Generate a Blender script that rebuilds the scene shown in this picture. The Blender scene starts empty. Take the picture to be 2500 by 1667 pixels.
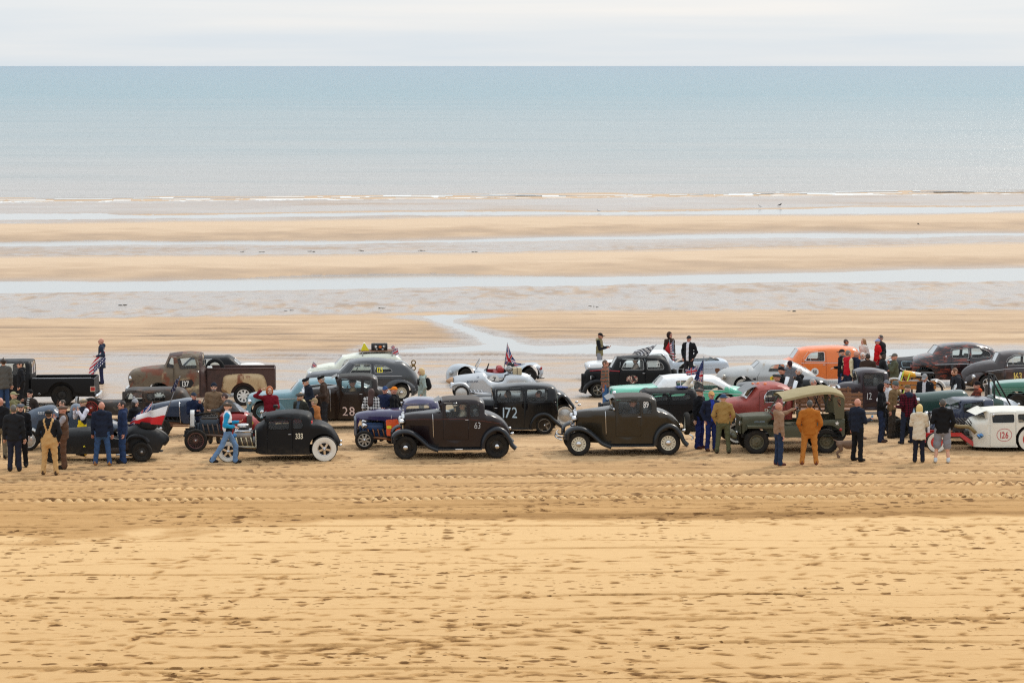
import bpy, bmesh, math, random
import numpy as np
from mathutils import Vector, Matrix
from mathutils.geometry import delaunay_2d_cdt
random.seed(7); rng = np.random.default_rng(7)
SC = bpy.context.scene; COL = SC.collection
R = math.radians
# ------------------------------------------------------------------ camera
FPX, HC = 6500.0, 11.15                     # focal length in photo pixels (2500 wide), eye height over the near row
PITCH = math.atan(673.0/FPX)
cd = bpy.data.cameras.new('camera'); cam = bpy.data.objects.new('camera', cd); COL.objects.link(cam)
cam.location = (0, 0, HC); cam.rotation_euler = (R(90)-PITCH, 0, 0)
cd.sensor_width = 36; cd.lens = 36*FPX/2500; cd.clip_start = 1; cd.clip_end = 90000
SC.camera = cam
# ------------------------------------------------------------------ sky, sun, exposure
SUN_EL, SUN_AZ = 42, 38                     # degrees, azimuth to the right of straight ahead
W = bpy.data.worlds.new('World'); SC.world = W; W.use_nodes = True
nt = W.node_tree; nt.nodes.clear()
def wn(t, **k):
    n = nt.nodes.new(t)
    for a, b in k.items(): setattr(n, a, b)
    return n
sky = wn('ShaderNodeTexSky', sky_type='NISHITA', sun_disc=False)
sky.sun_elevation = R(SUN_EL); sky.sun_rotation = R(SUN_AZ); sky.air_density = 1.2; sky.dust_density = 3.0
tc = wn('ShaderNodeTexCoord'); sep = wn('ShaderNodeSeparateXYZ'); nt.links.new(tc.outputs['Generated'], sep.inputs[0])
def wmath(op, a, b=None, c=None):
    n = wn('ShaderNodeMath', operation=op)
    for i, v in enumerate((a, b, c)):
        if v is None: continue
        if isinstance(v, (int, float)): n.inputs[i].default_value = v
        else: nt.links.new(v, n.inputs[i])
    return n.outputs[0]
zc = wmath('MAXIMUM', sep.outputs[2], 0.0)
lum = wmath('MULTIPLY_ADD', zc, 4.4, 7.9)                       # even overcast veil, a little brighter overhead
mp = wn('ShaderNodeMapping'); mp.inputs['Scale'].default_value = (2.2, 2.2, 42.0); nt.links.new(tc.outputs['Generated'], mp.inputs[0])
nz = wn('ShaderNodeTexNoise'); nz.inputs['Scale'].default_value = 1.6; nz.inputs['Detail'].default_value = 5; nz.inputs['Distortion'].default_value = 0.4
nt.links.new(mp.outputs[0], nz.inputs[0])
rp = wn('ShaderNodeValToRGB'); rp.color_ramp.elements[0].position = 0.34; rp.color_ramp.elements[1].position = 0.74
rp.color_ramp.elements[0].color = (0.80, 0.90, 0.99, 1); rp.color_ramp.elements[1].color = (1.06, 1.05, 1.03, 1)
nt.links.new(nz.outputs[0], rp.inputs[0])
veil = wn('ShaderNodeMix', data_type='RGBA', blend_type='MULTIPLY'); veil.inputs[0].default_value = 1
comb = wn('ShaderNodeCombineXYZ')
for i in range(3): nt.links.new(lum, comb.inputs[i])
nt.links.new(comb.outputs[0], veil.inputs[6]); nt.links.new(rp.outputs[0], veil.inputs[7])
mx = wn('ShaderNodeMix', data_type='RGBA'); mx.inputs[0].default_value = 0.84
nt.links.new(sky.outputs[0], mx.inputs[6]); nt.links.new(veil.outputs[2], mx.inputs[7])
bg = wn('ShaderNodeBackground'); bg.inputs[1].default_value = 0.1
wo = wn('ShaderNodeOutputWorld'); nt.links.new(mx.outputs[2], bg.inputs[0]); nt.links.new(bg.outputs[0], wo.inputs[0])
sd = bpy.data.lights.new('sun', 'SUN'); sd.energy = 1.5; sd.angle = R(10); sd.color = (1.0, 0.93, 0.82)
sun = bpy.data.objects.new('sun', sd); COL.objects.link(sun)
el, az = R(SUN_EL), R(SUN_AZ)
sun.rotation_euler = Vector((-math.sin(az)*math.cos(el), -math.cos(az)*math.cos(el), -math.sin(el))).to_track_quat('-Z', 'Y').to_euler()
SC.view_settings.view_transform = 'Standard'; SC.view_settings.look = 'None'
SC.view_settings.gamma = 1; SC.view_settings.exposure = 0.27
SC.render.engine = 'CYCLES'; SC.cycles.use_denoising = False; SC.cycles.filter_width = 1.25; SC.cycles.sample_clamp_indirect = 4; SC.cycles.max_bounces = 8; SC.cycles.transparent_max_bounces = 16
# ------------------------------------------------------------------ ground shape and photo -> place
PY = np.array([-1e4, 40, 72, 78, 90, 103, 116, 134, 200, 285, 330, 1e5]); PZ = np.array([0, 0, 0, -.06, -.46, -.92, -1.13, -1.31, -1.88, -2.45, -3.2, -3.2])
SEA = -2.45
def ground(y): return np.interp(y, PY, PZ)
CP, SP = math.cos(PITCH), math.sin(PITCH)
def ray(u, v):
    a, b = (u-1250)/FPX, (833.5-v)/FPX
    return np.array([a, CP+b*SP, -SP+b*CP])
def place(u, v, h=0.0):
    """point at height h over the ground seen at photo pixel u, v"""
    d = ray(u, v); t = 60.0
    for _ in range(60): t = (HC-ground(d[1]*t)-h)/-d[2]*0.6 + t*0.4
    return d*t + np.array([0, 0, HC])
def scale_at(p): return FPX/(p[1]*CP+(HC-p[2])*SP)
# ------------------------------------------------------------------ small helpers
def srgb(r, g, b):
    f = lambda c: c/12.92 if c <= .04045 else ((c+.055)/1.055)**2.4
    return (f(r/255), f(g/255), f(b/255), 1)
MATS = {}
class NT:
    def __init__(s, name):
        s.m = bpy.data.materials.new(name); s.m.use_nodes = True; s.t = s.m.node_tree; s.t.nodes.clear()
        s.out = s.n('ShaderNodeOutputMaterial'); s.b = s.n('ShaderNodeBsdfPrincipled'); s.l(s.b.outputs[0], s.out.inputs[0])
    def n(s, t, **k):
        n = s.t.nodes.new(t)
        for a, b in k.items(): setattr(n, a, b)
        return n
    def l(s, a, b): s.t.links.new(a, b)
    def put(s, v, sock):
        if isinstance(v, (int, float)): sock.default_value = v
        elif isinstance(v, tuple): sock.default_value = v if len(v) == 4 or sock.type == 'VECTOR' else v+(1,)
        else: s.l(v, sock)
    def math(s, op, a, b=None, c=None, clamp=False):
        n = s.n('ShaderNodeMath', operation=op, use_clamp=clamp)
        for i, v in enumerate((a, b, c)):
            if v is not None: s.put(v, n.inputs[i])
        return n.outputs[0]
    def mix(s, f, a, b, bt='MIX'):
        n = s.n('ShaderNodeMix', data_type='RGBA', blend_type=bt); s.put(f, n.inputs[0]); s.put(a, n.inputs[6]); s.put(b, n.inputs[7]); return n.outputs[2]
    def coord(s, kind='Object', scale=(1, 1, 1)):
        c = s.n('ShaderNodeTexCoord'); m = s.n('ShaderNodeMapping'); m.inputs['Scale'].default_value = scale
        s.l(c.outputs[kind], m.inputs[0]); return m.outputs[0]
    def noise(s, vec, scale, detail=4, rough=.55, dist=0):
        n = s.n('ShaderNodeTexNoise'); s.l(vec, n.inputs['Vector']); n.inputs['Scale'].default_value = scale
        n.inputs['Detail'].default_value = detail; n.inputs['Roughness'].default_value = rough; n.inputs['Distortion'].default_value = dist; return n.outputs[0]
    def ramp(s, f, *stops):
        n = s.n('ShaderNodeValToRGB'); e = n.color_ramp.elements
        while len(e) < len(stops): e.new(0.5)
        for i, (p, c) in enumerate(stops): e[i].position = p; e[i].color = c if isinstance(c, tuple) else (c, c, c, 1)
        s.put(f, n.inputs[0]); return n.outputs[0]
    def attr(s, name):
        n = s.n('ShaderNodeAttribute', attribute_name=name); return n.outputs['Fac'], n.outputs['Color']
    def bump(s, h, strength=.3, dist=.02):
        n = s.n('ShaderNodeBump'); n.inputs['Strength'].default_value = strength; n.inputs['Distance'].default_value = dist
        s.l(h, n.inputs['Height']); s.l(n.outputs[0], s.b.inputs['Normal'])
    def set(s, **k):
        for a, v in k.items(): s.put(v, s.b.inputs[a.replace('_', ' ')])
        return s
def mesh_obj(name, verts, faces, mats, parent=None, midx=None, smooth=True):
    me = bpy.data.meshes.new(name); me.from_pydata([tuple(map(float, v)) for v in verts], [], faces)
    for m in (mats if isinstance(mats, (list, tuple)) else [mats]): me.materials.append(m)
    if midx is not None: me.polygons.foreach_set('material_index', midx)
    if smooth: me.polygons.foreach_set('use_smooth', [True]*len(me.polygons))
    me.update(); o = bpy.data.objects.new(name, me); COL.objects.link(o)
    if parent: o.parent = parent
    return o
def tag(o, label=None, cat=None, group=None, kind=None):
    for k, v in (('label', label), ('category', cat), ('group', group), ('kind', kind)):
        if v: o[k] = v
    return o
# ------------------------------------------------------------------ value noise on arrays
def vnoise(x, y, seed=0):
    xi = np.floor(x).astype(np.int64); yi = np.floor(y).astype(np.int64); fx = x-xi; fy = y-yi
    fx = fx*fx*(3-2*fx); fy = fy*fy*(3-2*fy)
    def h(a, b):
        n = (a*374761393 + b*668265263 + seed*144665) & 0xffffffff
        n = ((n ^ (n >> 13))*1274126177) & 0xffffffff
        return ((n ^ (n >> 16)) & 0xffff)/65535.0
    return (h(xi, yi)*(1-fx)+h(xi+1, yi)*fx)*(1-fy) + (h(xi, yi+1)*(1-fx)+h(xi+1, yi+1)*fx)*fy
def fbm(x, y, o=4, seed=0):
    s = 0; a = .5
    for i in range(o): s = s + a*vnoise(x*2**i, y*2**i, seed+i*17); a *= .5
    return s/(1-.5**o)
def sm(e0, e1, x):
    t = np.clip((x-e0)/(e1-e0), 0, 1); return t*t*(3-2*t)
# ================================================================== THE BEACH
ys = [42.0]
while ys[-1] < 320:
    y = ys[-1]; ys.append(y + (0.048+0.0014*max(0, y-48) if y < 84 else 0.12+0.0034*(y-84)))
ys = np.array(ys); NR = len(ys)
core = np.linspace(-1, 1, 621); side = np.array([1.06, 1.16, 1.35, 1.7, 2.4, 4, 8])
us = np.concatenate([-side[::-1], core, side]); NCn = len(us)
X = us[None, :]*(1.2+ys[:, None]*0.207); Y = np.repeat(ys[:, None], NCn, 1)
tilt = 0.17*sm(92, 160, Y)
ZB = ground(Y-X*tilt*sm(120, 180, Y)); Z = ZB.copy()
YP = Y - X*tilt + (6.5*(fbm(X/30, Y/34, 3, 3)-.5) + 1.8*(fbm(X/4, Y/3, 4, 4)-.5))*sm(108, 150, Y)*sm(300, 270, Y)          # distance measured along the slanting bars
def yv(v, u=1250): return place(u, v)[1]
damp_shade = np.zeros_like(X); wet = np.zeros_like(X); pool = np.zeros_like(X, int)  # first field: moist sand plus painted shade of dents, grooves and lugs
fine = fbm(X*1.3, Y*.9, 4, 11)
# --- near field: pale dry sand in front, damp churned lane beside the cars
edge = yv(1268) + X*.03 + .5*(fbm(X/3, Y*0+2, 3, 9)-.5) + .5*(fbm(X/.7, Y/.5, 4, 10)-.5)
lf = sm(-2.5, -10, X)                                     # the border frays out towards the left
tt = Y-edge + lf*(1.6+5.5*(fbm(X/1.1, Y/.8, 4, 5)-.5))
lane = np.clip((tt+.3+lf*1.6)/(.75+lf*3.2), 0, 1); lane = lane*lane*(3-2*lane)
nc = sm(yv(1160), yv(1115), Y)
damp_shade += lane*(.30+.20*sm(1.6, .2, tt)-.10*nc) + .05*(fbm(X/2.5, Y/1.5, 4, 6)-.5)
damp_shade += .22*lane*(fbm(X/4, Y*2.2, 4, 21)-.5) + .25*lane*nc*(fbm(X/1.2, Y*1.6, 4, 22)-.5)
Z += .03*(fbm(X/3.5, Y/2.6, 3, 2)-.5)*sm(100, 80, Y)
rough_lane = lane*sm(yv(1125), yv(1150), Y)
Z += .035*(fbm(X*1.6, Y*2.6, 4, 31)-.5)*rough_lane + .03*(fbm(X*1.1, Y*2.2, 4, 33)-.5)*sm(yv(1140), yv(1110), Y)*sm(125, 95, Y)
# --- long wheel furrows
def furrow(u0, v0, u1, v1, w=.08, dep=.03, tread=.006, per=.1, dmp_shade=.16, wob=.05):
    a, b = place(u0, v0), place(u1, v1); sl = (b[1]-a[1])/(b[0]-a[0])
    sd = int(abs(u0+v0*7+v1))
    i0, i1 = np.searchsorted(ys, (min(a[1], b[1])-.8, max(a[1], b[1])+.8))
    if i1-i0 < 2: return
    s = slice(i0, i1); xs = us*(1.2+.5*(a[1]+b[1])*.207)
    yc = (a[1]+sl*(X[s]-a[0])) + (wob*(2*vnoise(xs/2.3, xs*0+sd, sd)-1))[None, :]
    d = (Y[s]-yc)/w
    ends = sm(a[0]-1.5, a[0]+1.5, X[s])*sm(b[0]+1.5, b[0]-1.5, X[s])
    on = ends*(.25+.75*sm(.3, .55, vnoise(xs/3.1, xs*0+sd*.7, sd+1)[None, :]))
    g = np.exp(-d*d)
    Z[s] += on*(-dep*g + dep*.55*np.exp(-(d-1.6)**2) + dep*.4*np.exp(-(d+1.6)**2) + tread*g*np.sin(X[s]*2*math.pi/per))
    damp_shade[s] += on*dmp_shade*np.exp(-(d*.8)**2)  # shade of the groove painted into the sand tone, with turned-up moist sand
fr = np.random.default_rng(3)
for v in list(np.linspace(1290, 1680, 8)):
    v += fr.uniform(-8, 8); t = fr.uniform(2, 20)
    if fr.random() < .35: u0, u1 = fr.uniform(-400, 800), fr.uniform(1500, 2900)
    else: u0, u1 = -500, 3000
    furrow(u0, v+t*(1250-u0)/2500, u1, v-t*(u1-1250)/2500, fr.uniform(.05, .09), fr.uniform(.025, .055), fr.uniform(.006, .014), fr.uniform(.16, .24), .30)
for v in (1075, 1093, 1128, 1137, 1146, 1158, 1180, 1222, 1232, 1246, 1256):
    furrow(-500, v+14, 3000, v-12, fr.uniform(.06, .12), fr.uniform(.02, .04), .01, .12, .1, .12)
for i in range(46):                                                   # tracks on the sand beyond the cars
    v = fr.uniform(768, 880); t = fr.uniform(-6, 9); u0 = fr.uniform(-300, 1500); u1 = u0+fr.uniform(500, 1800)
    furrow(u0, v+t, u1, v-t, fr.uniform(.1, .22), fr.uniform(.02, .05), .012, .3, .35, .25)
# --- tractor tyre chevrons
def chevrons(vl, vr, flip, w=.36, per=.27, h=.07):
    a, b = place(-200, vl), place(2700, vr); sl = (b[1]-a[1])/(b[0]-a[0])
    i0, i1 = np.searchsorted(ys, (min(a[1], b[1])-.8, max(a[1], b[1])+.8)); s = slice(i0, i1)
    yc = a[1]+sl*(X[s]-a[0])+.05*np.sin(X[s]*.7); t = (Y[s]-yc)/w
    inside = sm(1.15, .8, np.abs(t)); ph = X[s]/per + flip*t*.55 + .25*vnoise(X[s]/2, X[s]*0, 5); saw = ph-np.floor(ph)
    st = .3+.7*sm(.3, .6, vnoise(X[s]/2.7, X[s]*0+vl, 8))
    hole = sm(.0, .22, saw)*sm(.72, .5, saw)*sm(-.25, .2, t)*sm(1.1, .75, t); crest = sm(.35, .55, saw)*sm(1., .8, saw)*sm(.35, -.1, t)*sm(-1.1, -.7, t)
    Z[s] += st*(h*crest-h*hole)-inside*.01
    damp_shade[s] += st*(1.0*hole-.45*crest)*(.7+.6*vnoise(X[s]*5, Y[s]*5, 3))  # lug hollows get painted shade over moist sand, crests a paler tone
chevrons(1174, 1152, 1); chevrons(1199, 1178, -1, .38); chevrons(1222, 1208, 1, .34)
# --- footprints
def stamp(px, py, ang, L=.15, Wd=.055, dep=.035, dm=.35):
    c, s_ = math.cos(ang), math.sin(ang); rr = .42
    i0, i1 = np.searchsorted(ys, (py-rr, py+rr))
    if i1-i0 < 2: return
    hw = 1.2+py*0.207; uu = px/hw
    if abs(uu) > 1: return
    j0, j1 = np.searchsorted(us, (uu-rr/hw, uu+rr/hw))
    dx = X[i0:i1, j0:j1]-px; dy = Y[i0:i1, j0:j1]-py
    a = (dx*c+dy*s_)/L; b = (-dx*s_+dy*c)/Wd; r2 = a*a+b*b
    bowl = np.exp(-r2**3)*(.6+.4*np.clip(b, -1, 1))
    rim = np.exp(-(np.sqrt(r2)-1.45)**2/.09)*(.55+.45*np.clip(-a, -1, 1))
    Z[i0:i1, j0:j1] += -dep*bowl + dep*.3*rim
    damp_shade[i0:i1, j0:j1] += dm*np.clip(bowl+.25*rim, 0, 1)  # dent shade and dug-up moist sand, both put into the colour
fp = np.random.default_rng(12)
for w in range(80):                                                    # people walking along and across the strand
    u, v = fp.uniform(-150, 2650), fp.uniform(1278, 1700); p = place(u, v)
    ang = fp.choice([0, math.pi, .25, -.3, .6, 2.6, 1.2]) + fp.uniform(-.15, .15); n = fp.integers(4, 15)
    x, y = p[0], p[1]
    for k in range(n):
        x += math.cos(ang)*.68+fp.uniform(-.05, .05); y += math.sin(ang)*.68; ang += fp.uniform(-.08, .08)
        o = .11*(1 if k % 2 else -1)
        stamp(x-math.sin(ang)*o, y+math.cos(ang)*o, ang+fp.uniform(-.2, .2), fp.uniform(.12, .21), fp.uniform(.06, .10), fp.uniform(.02, .05), fp.uniform(.4, 1.0))
for k in range(900):
    p = place(fp.uniform(-100, 2600), fp.choice([fp.uniform(1275, 1680), fp.uniform(1140, 1275)]))
    stamp(p[0], p[1], fp.uniform(-.5, .5), fp.uniform(.05, .20), fp.uniform(.04, .085), fp.uniform(.01, .03), fp.uniform(.15, .8))
for k in range(1500):
    p = place(fp.uniform(-50, 2550), fp.uniform(990, 1135))
    stamp(p[0], p[1], fp.uniform(-3, 3), fp.uniform(.1, .24), fp.uniform(.05, .1), fp.uniform(.02, .06), fp.uniform(.1, .5))
# --- churned, half wet sand round and behind the back rows
n1 = fbm(X/3.2, Y/1.5, 5, 41); n2 = fbm(X/1.1, Y/.6, 4, 43)
zone = sm(yv(1030), yv(960), Y)*sm(yv(846), yv(872), Y)
damp_shade += zone*(.10+.55*(n1-.45)) + .3*sm(yv(960), yv(880), Y)*sm(118, 110, Y)*(n2-.35)
wet = np.maximum(wet, zone*np.clip(.78+2.0*(n1*.55+n2*.45-.5), .3, 1))
back = sm(yv(862), yv(850), Y)*sm(yv(770), yv(790), Y)
damp_shade += back*(.10+.8*(fbm(X/4, Y/.9, 5, 47)-.5))
Z += back*.05*(fbm(X*.7, Y*1.5, 4, 49)-.5)
# --- water left standing: the stream that cuts through, and the sheet behind the right hand cars
def seg_dist(pts, wd):
    best = np.full(X.shape, 9.0); P = [(place(u, v)[0], place(u, v)[1], w) for (u, v), w in zip(pts, wd)]
    for (x0, y0, w0), (x1, y1, w1) in zip(P[:-1], P[1:]):
        L2 = (x1-x0)**2+(y1-y0)**2; t = np.clip(((X-x0)*(x1-x0)+(Y-y0)*(y1-y0))/L2, 0, 1)
        best = np.minimum(best, np.hypot(X-x0-t*(x1-x0), Y-y0-t*(y1-y0))/(w0+t*(w1-w0)))
    return best
nn = 1.5*(fbm(X/1.3, Y/.8, 5, 61)-.5)
d1 = seg_dist([(1085, 772), (1085, 784), (1120, 797), (1165, 812), (1205, 830), (1245, 846)], [1.5, .35, .45, .6, .85, 1.3]) + nn
d2 = seg_dist([(1235, 848), (1330, 851), (1450, 850), (1700, 853), (2050, 856), (2350, 862), (2700, 866)], [1.4, 1.9, 2.2, 2.6, 2.3, 1.9, 1.8]) + nn
d3 = seg_dist([(1010, 853), (1100, 850), (1245, 848)], [1.2, 1.3, 1.5]) + nn*1.6
stream = np.minimum(np.minimum(d1, d2), d3)
wet = np.maximum(wet, sm(3.4, 1.0, stream)*1.); pool[stream < .85] = 1
# --- ridges and runnels of the low shore: (near edge v at the middle, kind)
bands = [(770, 'flat'), (698, 'pool'), (675, 'ridge'), (612, 'flat'), (587, 'pool'), (580, 'ridge'), (530, 'flat'), (526, 'pool'), (517, 'flat'), (484, 'sea')]
BY = [yv(v) for v, k in bands]; BA = [b_+(0 if i_ in (0, len(bands)-1) else (.045*(b_-105)))*2.2*(fbm(X/24+i_*13.7, X*0+i_*5.1, 3, 201+i_)-.5)+(1.2*(fbm(X/3.5, Y/3, 4, 301+i_)-.5) if i_ < len(bands)-1 else 0) for i_, b_ in enumerate(BY)]
ridge = np.zeros_like(X); ripple = np.zeros_like(X)
for i, (v, k) in enumerate(bands[:-1]):
    a, b = BA[i], BA[i+1]; t = (YP-a)/np.maximum(b-a, 1.2); inn = (t > 0) & (t <= 1)
    if k == 'ridge':
        ridge = np.where(inn, sm(-.02, .35, t)*sm(1.05, .55, t), ridge)
        damp_shade = np.where(inn, .42*(1-sm(.15, .6, t)) + .75*(fbm(X/3, Y/2.4, 5, 71)-.5)*(1-.75*sm(.3, .75, t)), damp_shade)
        wet = np.where(inn, .65*sm(.16, .0, t)+.6*sm(.86, 1., t), wet)
    if k == 'flat':
        fl = np.clip(.80+.9*(fbm(X/9, Y/5, 4, 73)-.5)+1.5*(fbm(X*1.9, Y*.8, 3, 74)-.5)*sm(230, 130, Y), .25, 1)
        wet = np.where(inn, fl*sm(0, .12, t)*.95, wet); damp_shade = np.where(inn, np.maximum(damp_shade, (.5+1.2*(fbm(X*1.5, Y*.7, 3, 76)-.5)*sm(230, 130, Y)+.5*(fbm(X/8, Y/3, 3, 77)-.5))*sm(0, .12, t)), damp_shade); ripple = np.where(inn, 1, ripple)
    if k == 'pool': wet = np.where(inn, .95, wet); damp_shade = np.where(inn, .6, damp_shade)
wm = 1.6*(fbm(X/5, Y/3, 5, 75)-.5)
def poolmask(i, grow=0, left=0):
    a, b = BA[i], BA[i+1]; return (YP > a-grow*wm*2) & (YP < b+grow*wm*2+left)
bulge = 5.5*np.exp(-((X+9)/9)**2)                                      # the runnel widens left of the middle
pm = poolmask(1, .7) | ((YP > BA[1]) & (YP < BA[2]+bulge)); pool[pm] = 2
pool[poolmask(4, .8, 3.5*sm(-3, -16, X))] = 3
pool[poolmask(7, 1.2, 6*sm(-32, -40, X))] = 4
wet = np.where(pool > 1, .95, wet); ridge = np.where(pool > 1, 0, ridge)
Z += .26*ridge*sm(125, 150, Y)
Z += ripple*.05*(fbm(X*1.3, Y*.6, 4, 81)-.5)*2
Z += ridge*.10*(fbm(X*.5, Y*.6, 4, 83)-.5)
for k in range(260):                                                    # weed and worm casts on the flats
    p = place(fp.uniform(-100, 2600), fp.choice([fp.uniform(690, 775), fp.uniform(592, 612)]))
    stamp(p[0], p[1], 0, fp.uniform(.2, .5), .12, -.03, .4)
rp_ = fbm(X*1.1, Y*1.3, 4, 85); damp_shade = damp_shade + .5*(rp_-.5)*ridge*sm(.95, .3, ridge)*sm(120, 150, Y)
def blur(m, r):
    for ax in (0, 1):
        k = r[ax]; p = np.pad(m, [(k+1, k) if a == ax else (0, 0) for a in (0, 1)], mode='edge'); cs = np.cumsum(p, ax)
        m = (np.take(cs, range(2*k+1, cs.shape[ax]), ax)-np.take(cs, range(0, cs.shape[ax]-2*k-1), ax))/(2*k+1)
    return m
PB = {}
for k_ in (1, 2, 3, 4):
    b_ = blur(blur((pool == k_).astype(float), (2, 4)), (2, 4)); PB[k_] = b_
    Z = Z*(1-b_)+(ZB-.065)*b_
damp_shade = np.clip(damp_shade, 0, 1); wet = np.clip(wet, 0, 1)
idx = np.arange(NR*NCn).reshape(NR, NCn)
quads = np.stack([idx[:-1, :-1], idx[:-1, 1:], idx[1:, 1:], idx[1:, :-1]], -1).reshape(-1, 4)
def grid_mesh(name, co, q, mat, attrs=()):
    me = bpy.data.meshes.new(name); me.vertices.add(len(co)); me.vertices.foreach_set('co', co.astype(np.float32).ravel())
    me.loops.add(q.size); me.loops.foreach_set('vertex_index', q.ravel().astype(np.int32))
    me.polygons.add(len(q)); me.polygons.foreach_set('loop_start', np.arange(0, q.size, 4, dtype=np.int32))
    me.polygons.foreach_set('use_smooth', np.ones(len(q), bool))
    for n, a in attrs: me.attributes.new(n, 'FLOAT', 'POINT').data.foreach_set('value', a.astype(np.float32).ravel())
    me.materials.append(mat); me.update(calc_edges=True); me.validate()
    o = bpy.data.objects.new(name, me); COL.objects.link(o); return o
# --- sand material
s = NT('sand'); obj = s.coord('Object')
dF, _ = s.attr('damp_shade'); wF, _ = s.attr('wet')
g1 = s.noise(obj, 48, 3); g2 = s.noise(s.coord('Object', (.35, 1, 1)), 2.2, 6, .65); g3 = s.noise(obj, .16, 4); g4 = s.noise(s.coord('Object', (.5, 1, 1)), 9, 4, .6)
def dents(sx, sy, th, dens, seed):
    m = s.n('ShaderNodeMapping'); m.inputs['Scale'].default_value = (sx, sy, 1); m.inputs['Location'].default_value = (seed, seed*1.7, 0)
    ad = s.n('ShaderNodeVectorMath', operation='ADD'); nv = s.n('ShaderNodeTexNoise'); nv.inputs['Scale'].default_value = 6.; s.l(obj, nv.inputs['Vector']); sc_ = s.n('ShaderNodeVectorMath', operation='SCALE'); s.l(nv.outputs['Color'], sc_.inputs[0]); sc_.inputs['Scale'].default_value = .15
    s.l(obj, ad.inputs[0]); s.l(sc_.outputs[0], ad.inputs[1]); s.l(ad.outputs[0], m.inputs[0])
    v = s.n('ShaderNodeTexVoronoi', voronoi_dimensions='2D'); v.inputs['Scale'].default_value = 1; s.l(m.outputs[0], v.inputs['Vector'])
    sp = s.n('ShaderNodeSeparateColor'); s.l(v.outputs['Color'], sp.inputs[0])
    size = s.math('MULTIPLY', s.math('SUBTRACT', sp.outputs[0], dens, clamp=True), th/(1-dens))
    return s.ramp(s.math('DIVIDE', v.outputs['Distance'], s.math('ADD', size, .001)), (.5, 1.), (.82, .55), (1., 0.))
clus = s.ramp(s.noise(s.coord('Object', (.45, 1, 1)), .5, 3), (.44, .0), (.58, 1.))
sepy = s.n('ShaderNodeSeparateXYZ'); s.l(obj, sepy.inputs[0])
dry = s.ramp(wF, (0, 1.), (.2, 0.)); nearf = s.ramp(s.math('DIVIDE', sepy.outputs[1], 100.), (.86, 1.), (1.05, 0.))
pits = s.math('MULTIPLY', s.math('MAXIMUM', dents(2.1, 3.3, .42, .66, 0.), s.math('MAXIMUM', dents(2.9, 4.3, .4, .74, 5.3), dents(6., 9., .36, .84, 9.1))), s.math('MULTIPLY', s.math('MULTIPLY', nearf, clus), dry))
wl = s.math('MULTIPLY', s.math('ADD', s.math('ADD', sepy.outputs[1], s.math('MULTIPLY', sepy.outputs[0], -.022)), s.math('MULTIPLY', s.noise(s.coord('Object', (1, .15, 1)), .22, 2), 1.3)), 1.05)
vl = s.n('ShaderNodeTexVoronoi', voronoi_dimensions='1D'); vl.inputs['Scale'].default_value = 1; s.l(wl, vl.inputs['W'])
lsp = s.n('ShaderNodeSeparateColor'); s.l(vl.outputs['Color'], lsp.inputs[0])
rut = s.math('MULTIPLY', s.ramp(vl.outputs['Distance'], (.022, 1.), (.06, 0.)), s.math('MULTIPLY', s.ramp(lsp.outputs[0], (.25, 0.), (.8, 1.)), s.ramp(s.noise(s.coord('Object', (1, .4, 1)), .45, 3), (.36, .15), (.6, 1.))))
rut = s.math('MULTIPLY', s.math('MULTIPLY', rut, s.math('MULTIPLY', nearf, dry)), s.math('MULTIPLY_ADD', s.math('SINE', s.math('MULTIPLY', sepy.outputs[0], 27.)), .25, .75))
gold = s.ramp(s.math('DIVIDE', sepy.outputs[1], 100.), (.46, .17), (.64, 0.))
dd = s.math('ADD', s.math('ADD', dF, gold), s.math('ADD', s.math('MULTIPLY_ADD', g1, .26, -.13), s.math('MULTIPLY', rut, .5)), clamp=True)  # rut lines: groove shade darkens the colour as well as the bump
dd = s.math('ADD', dd, s.math('MULTIPLY_ADD', g2, .14, -.07), clamp=True)
dd = s.math('ADD', dd, s.math('MULTIPLY_ADD', g4, .16, -.08), clamp=True)
dd = s.math('ADD', dd, s.math('MULTIPLY', pits, .72), clamp=True)  # small dents: their shade is painted in on top of the moist tone
c = s.ramp(dd, (0, (.655, .43, .21, 1)), (.3, (.465, .27, .11, 1)), (.62, (.265, .14, .050, 1)), (1, (.125, .058, .018, 1)))
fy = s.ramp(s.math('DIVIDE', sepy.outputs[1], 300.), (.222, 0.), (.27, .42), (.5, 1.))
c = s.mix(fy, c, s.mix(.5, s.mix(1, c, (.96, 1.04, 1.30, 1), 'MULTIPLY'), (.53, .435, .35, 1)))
c = s.mix(s.math('MULTIPLY', wF, .75, clamp=True), c, (.255, .20, .165, 1))
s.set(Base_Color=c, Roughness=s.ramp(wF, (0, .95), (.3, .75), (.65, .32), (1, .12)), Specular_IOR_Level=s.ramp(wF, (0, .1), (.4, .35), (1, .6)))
hgt = s.math('ADD', s.math('ADD', s.math('MULTIPLY', g1, .25), s.math('MULTIPLY', g2, .8)), s.math('ADD', s.math('MULTIPLY', pits, -1.0), s.math('MULTIPLY', rut, -.8)))
s.bump(s.math('ADD', hgt, s.math('MULTIPLY', s.noise(s.coord('Object', (.8, .9, 1)), 1.3, 5, .7), s.math('MULTIPLY', wF, 1.6))), .6, .04)
MATS['sand'] = s.m
tag(grid_mesh('sand', np.stack([X, Y, Z], -1).reshape(-1, 3), quads, s.m, (('damp_shade', damp_shade), ('wet', wet))), 'pale golden sand beach with tyre tracks and footprints', 'beach', None, 'structure')
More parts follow.
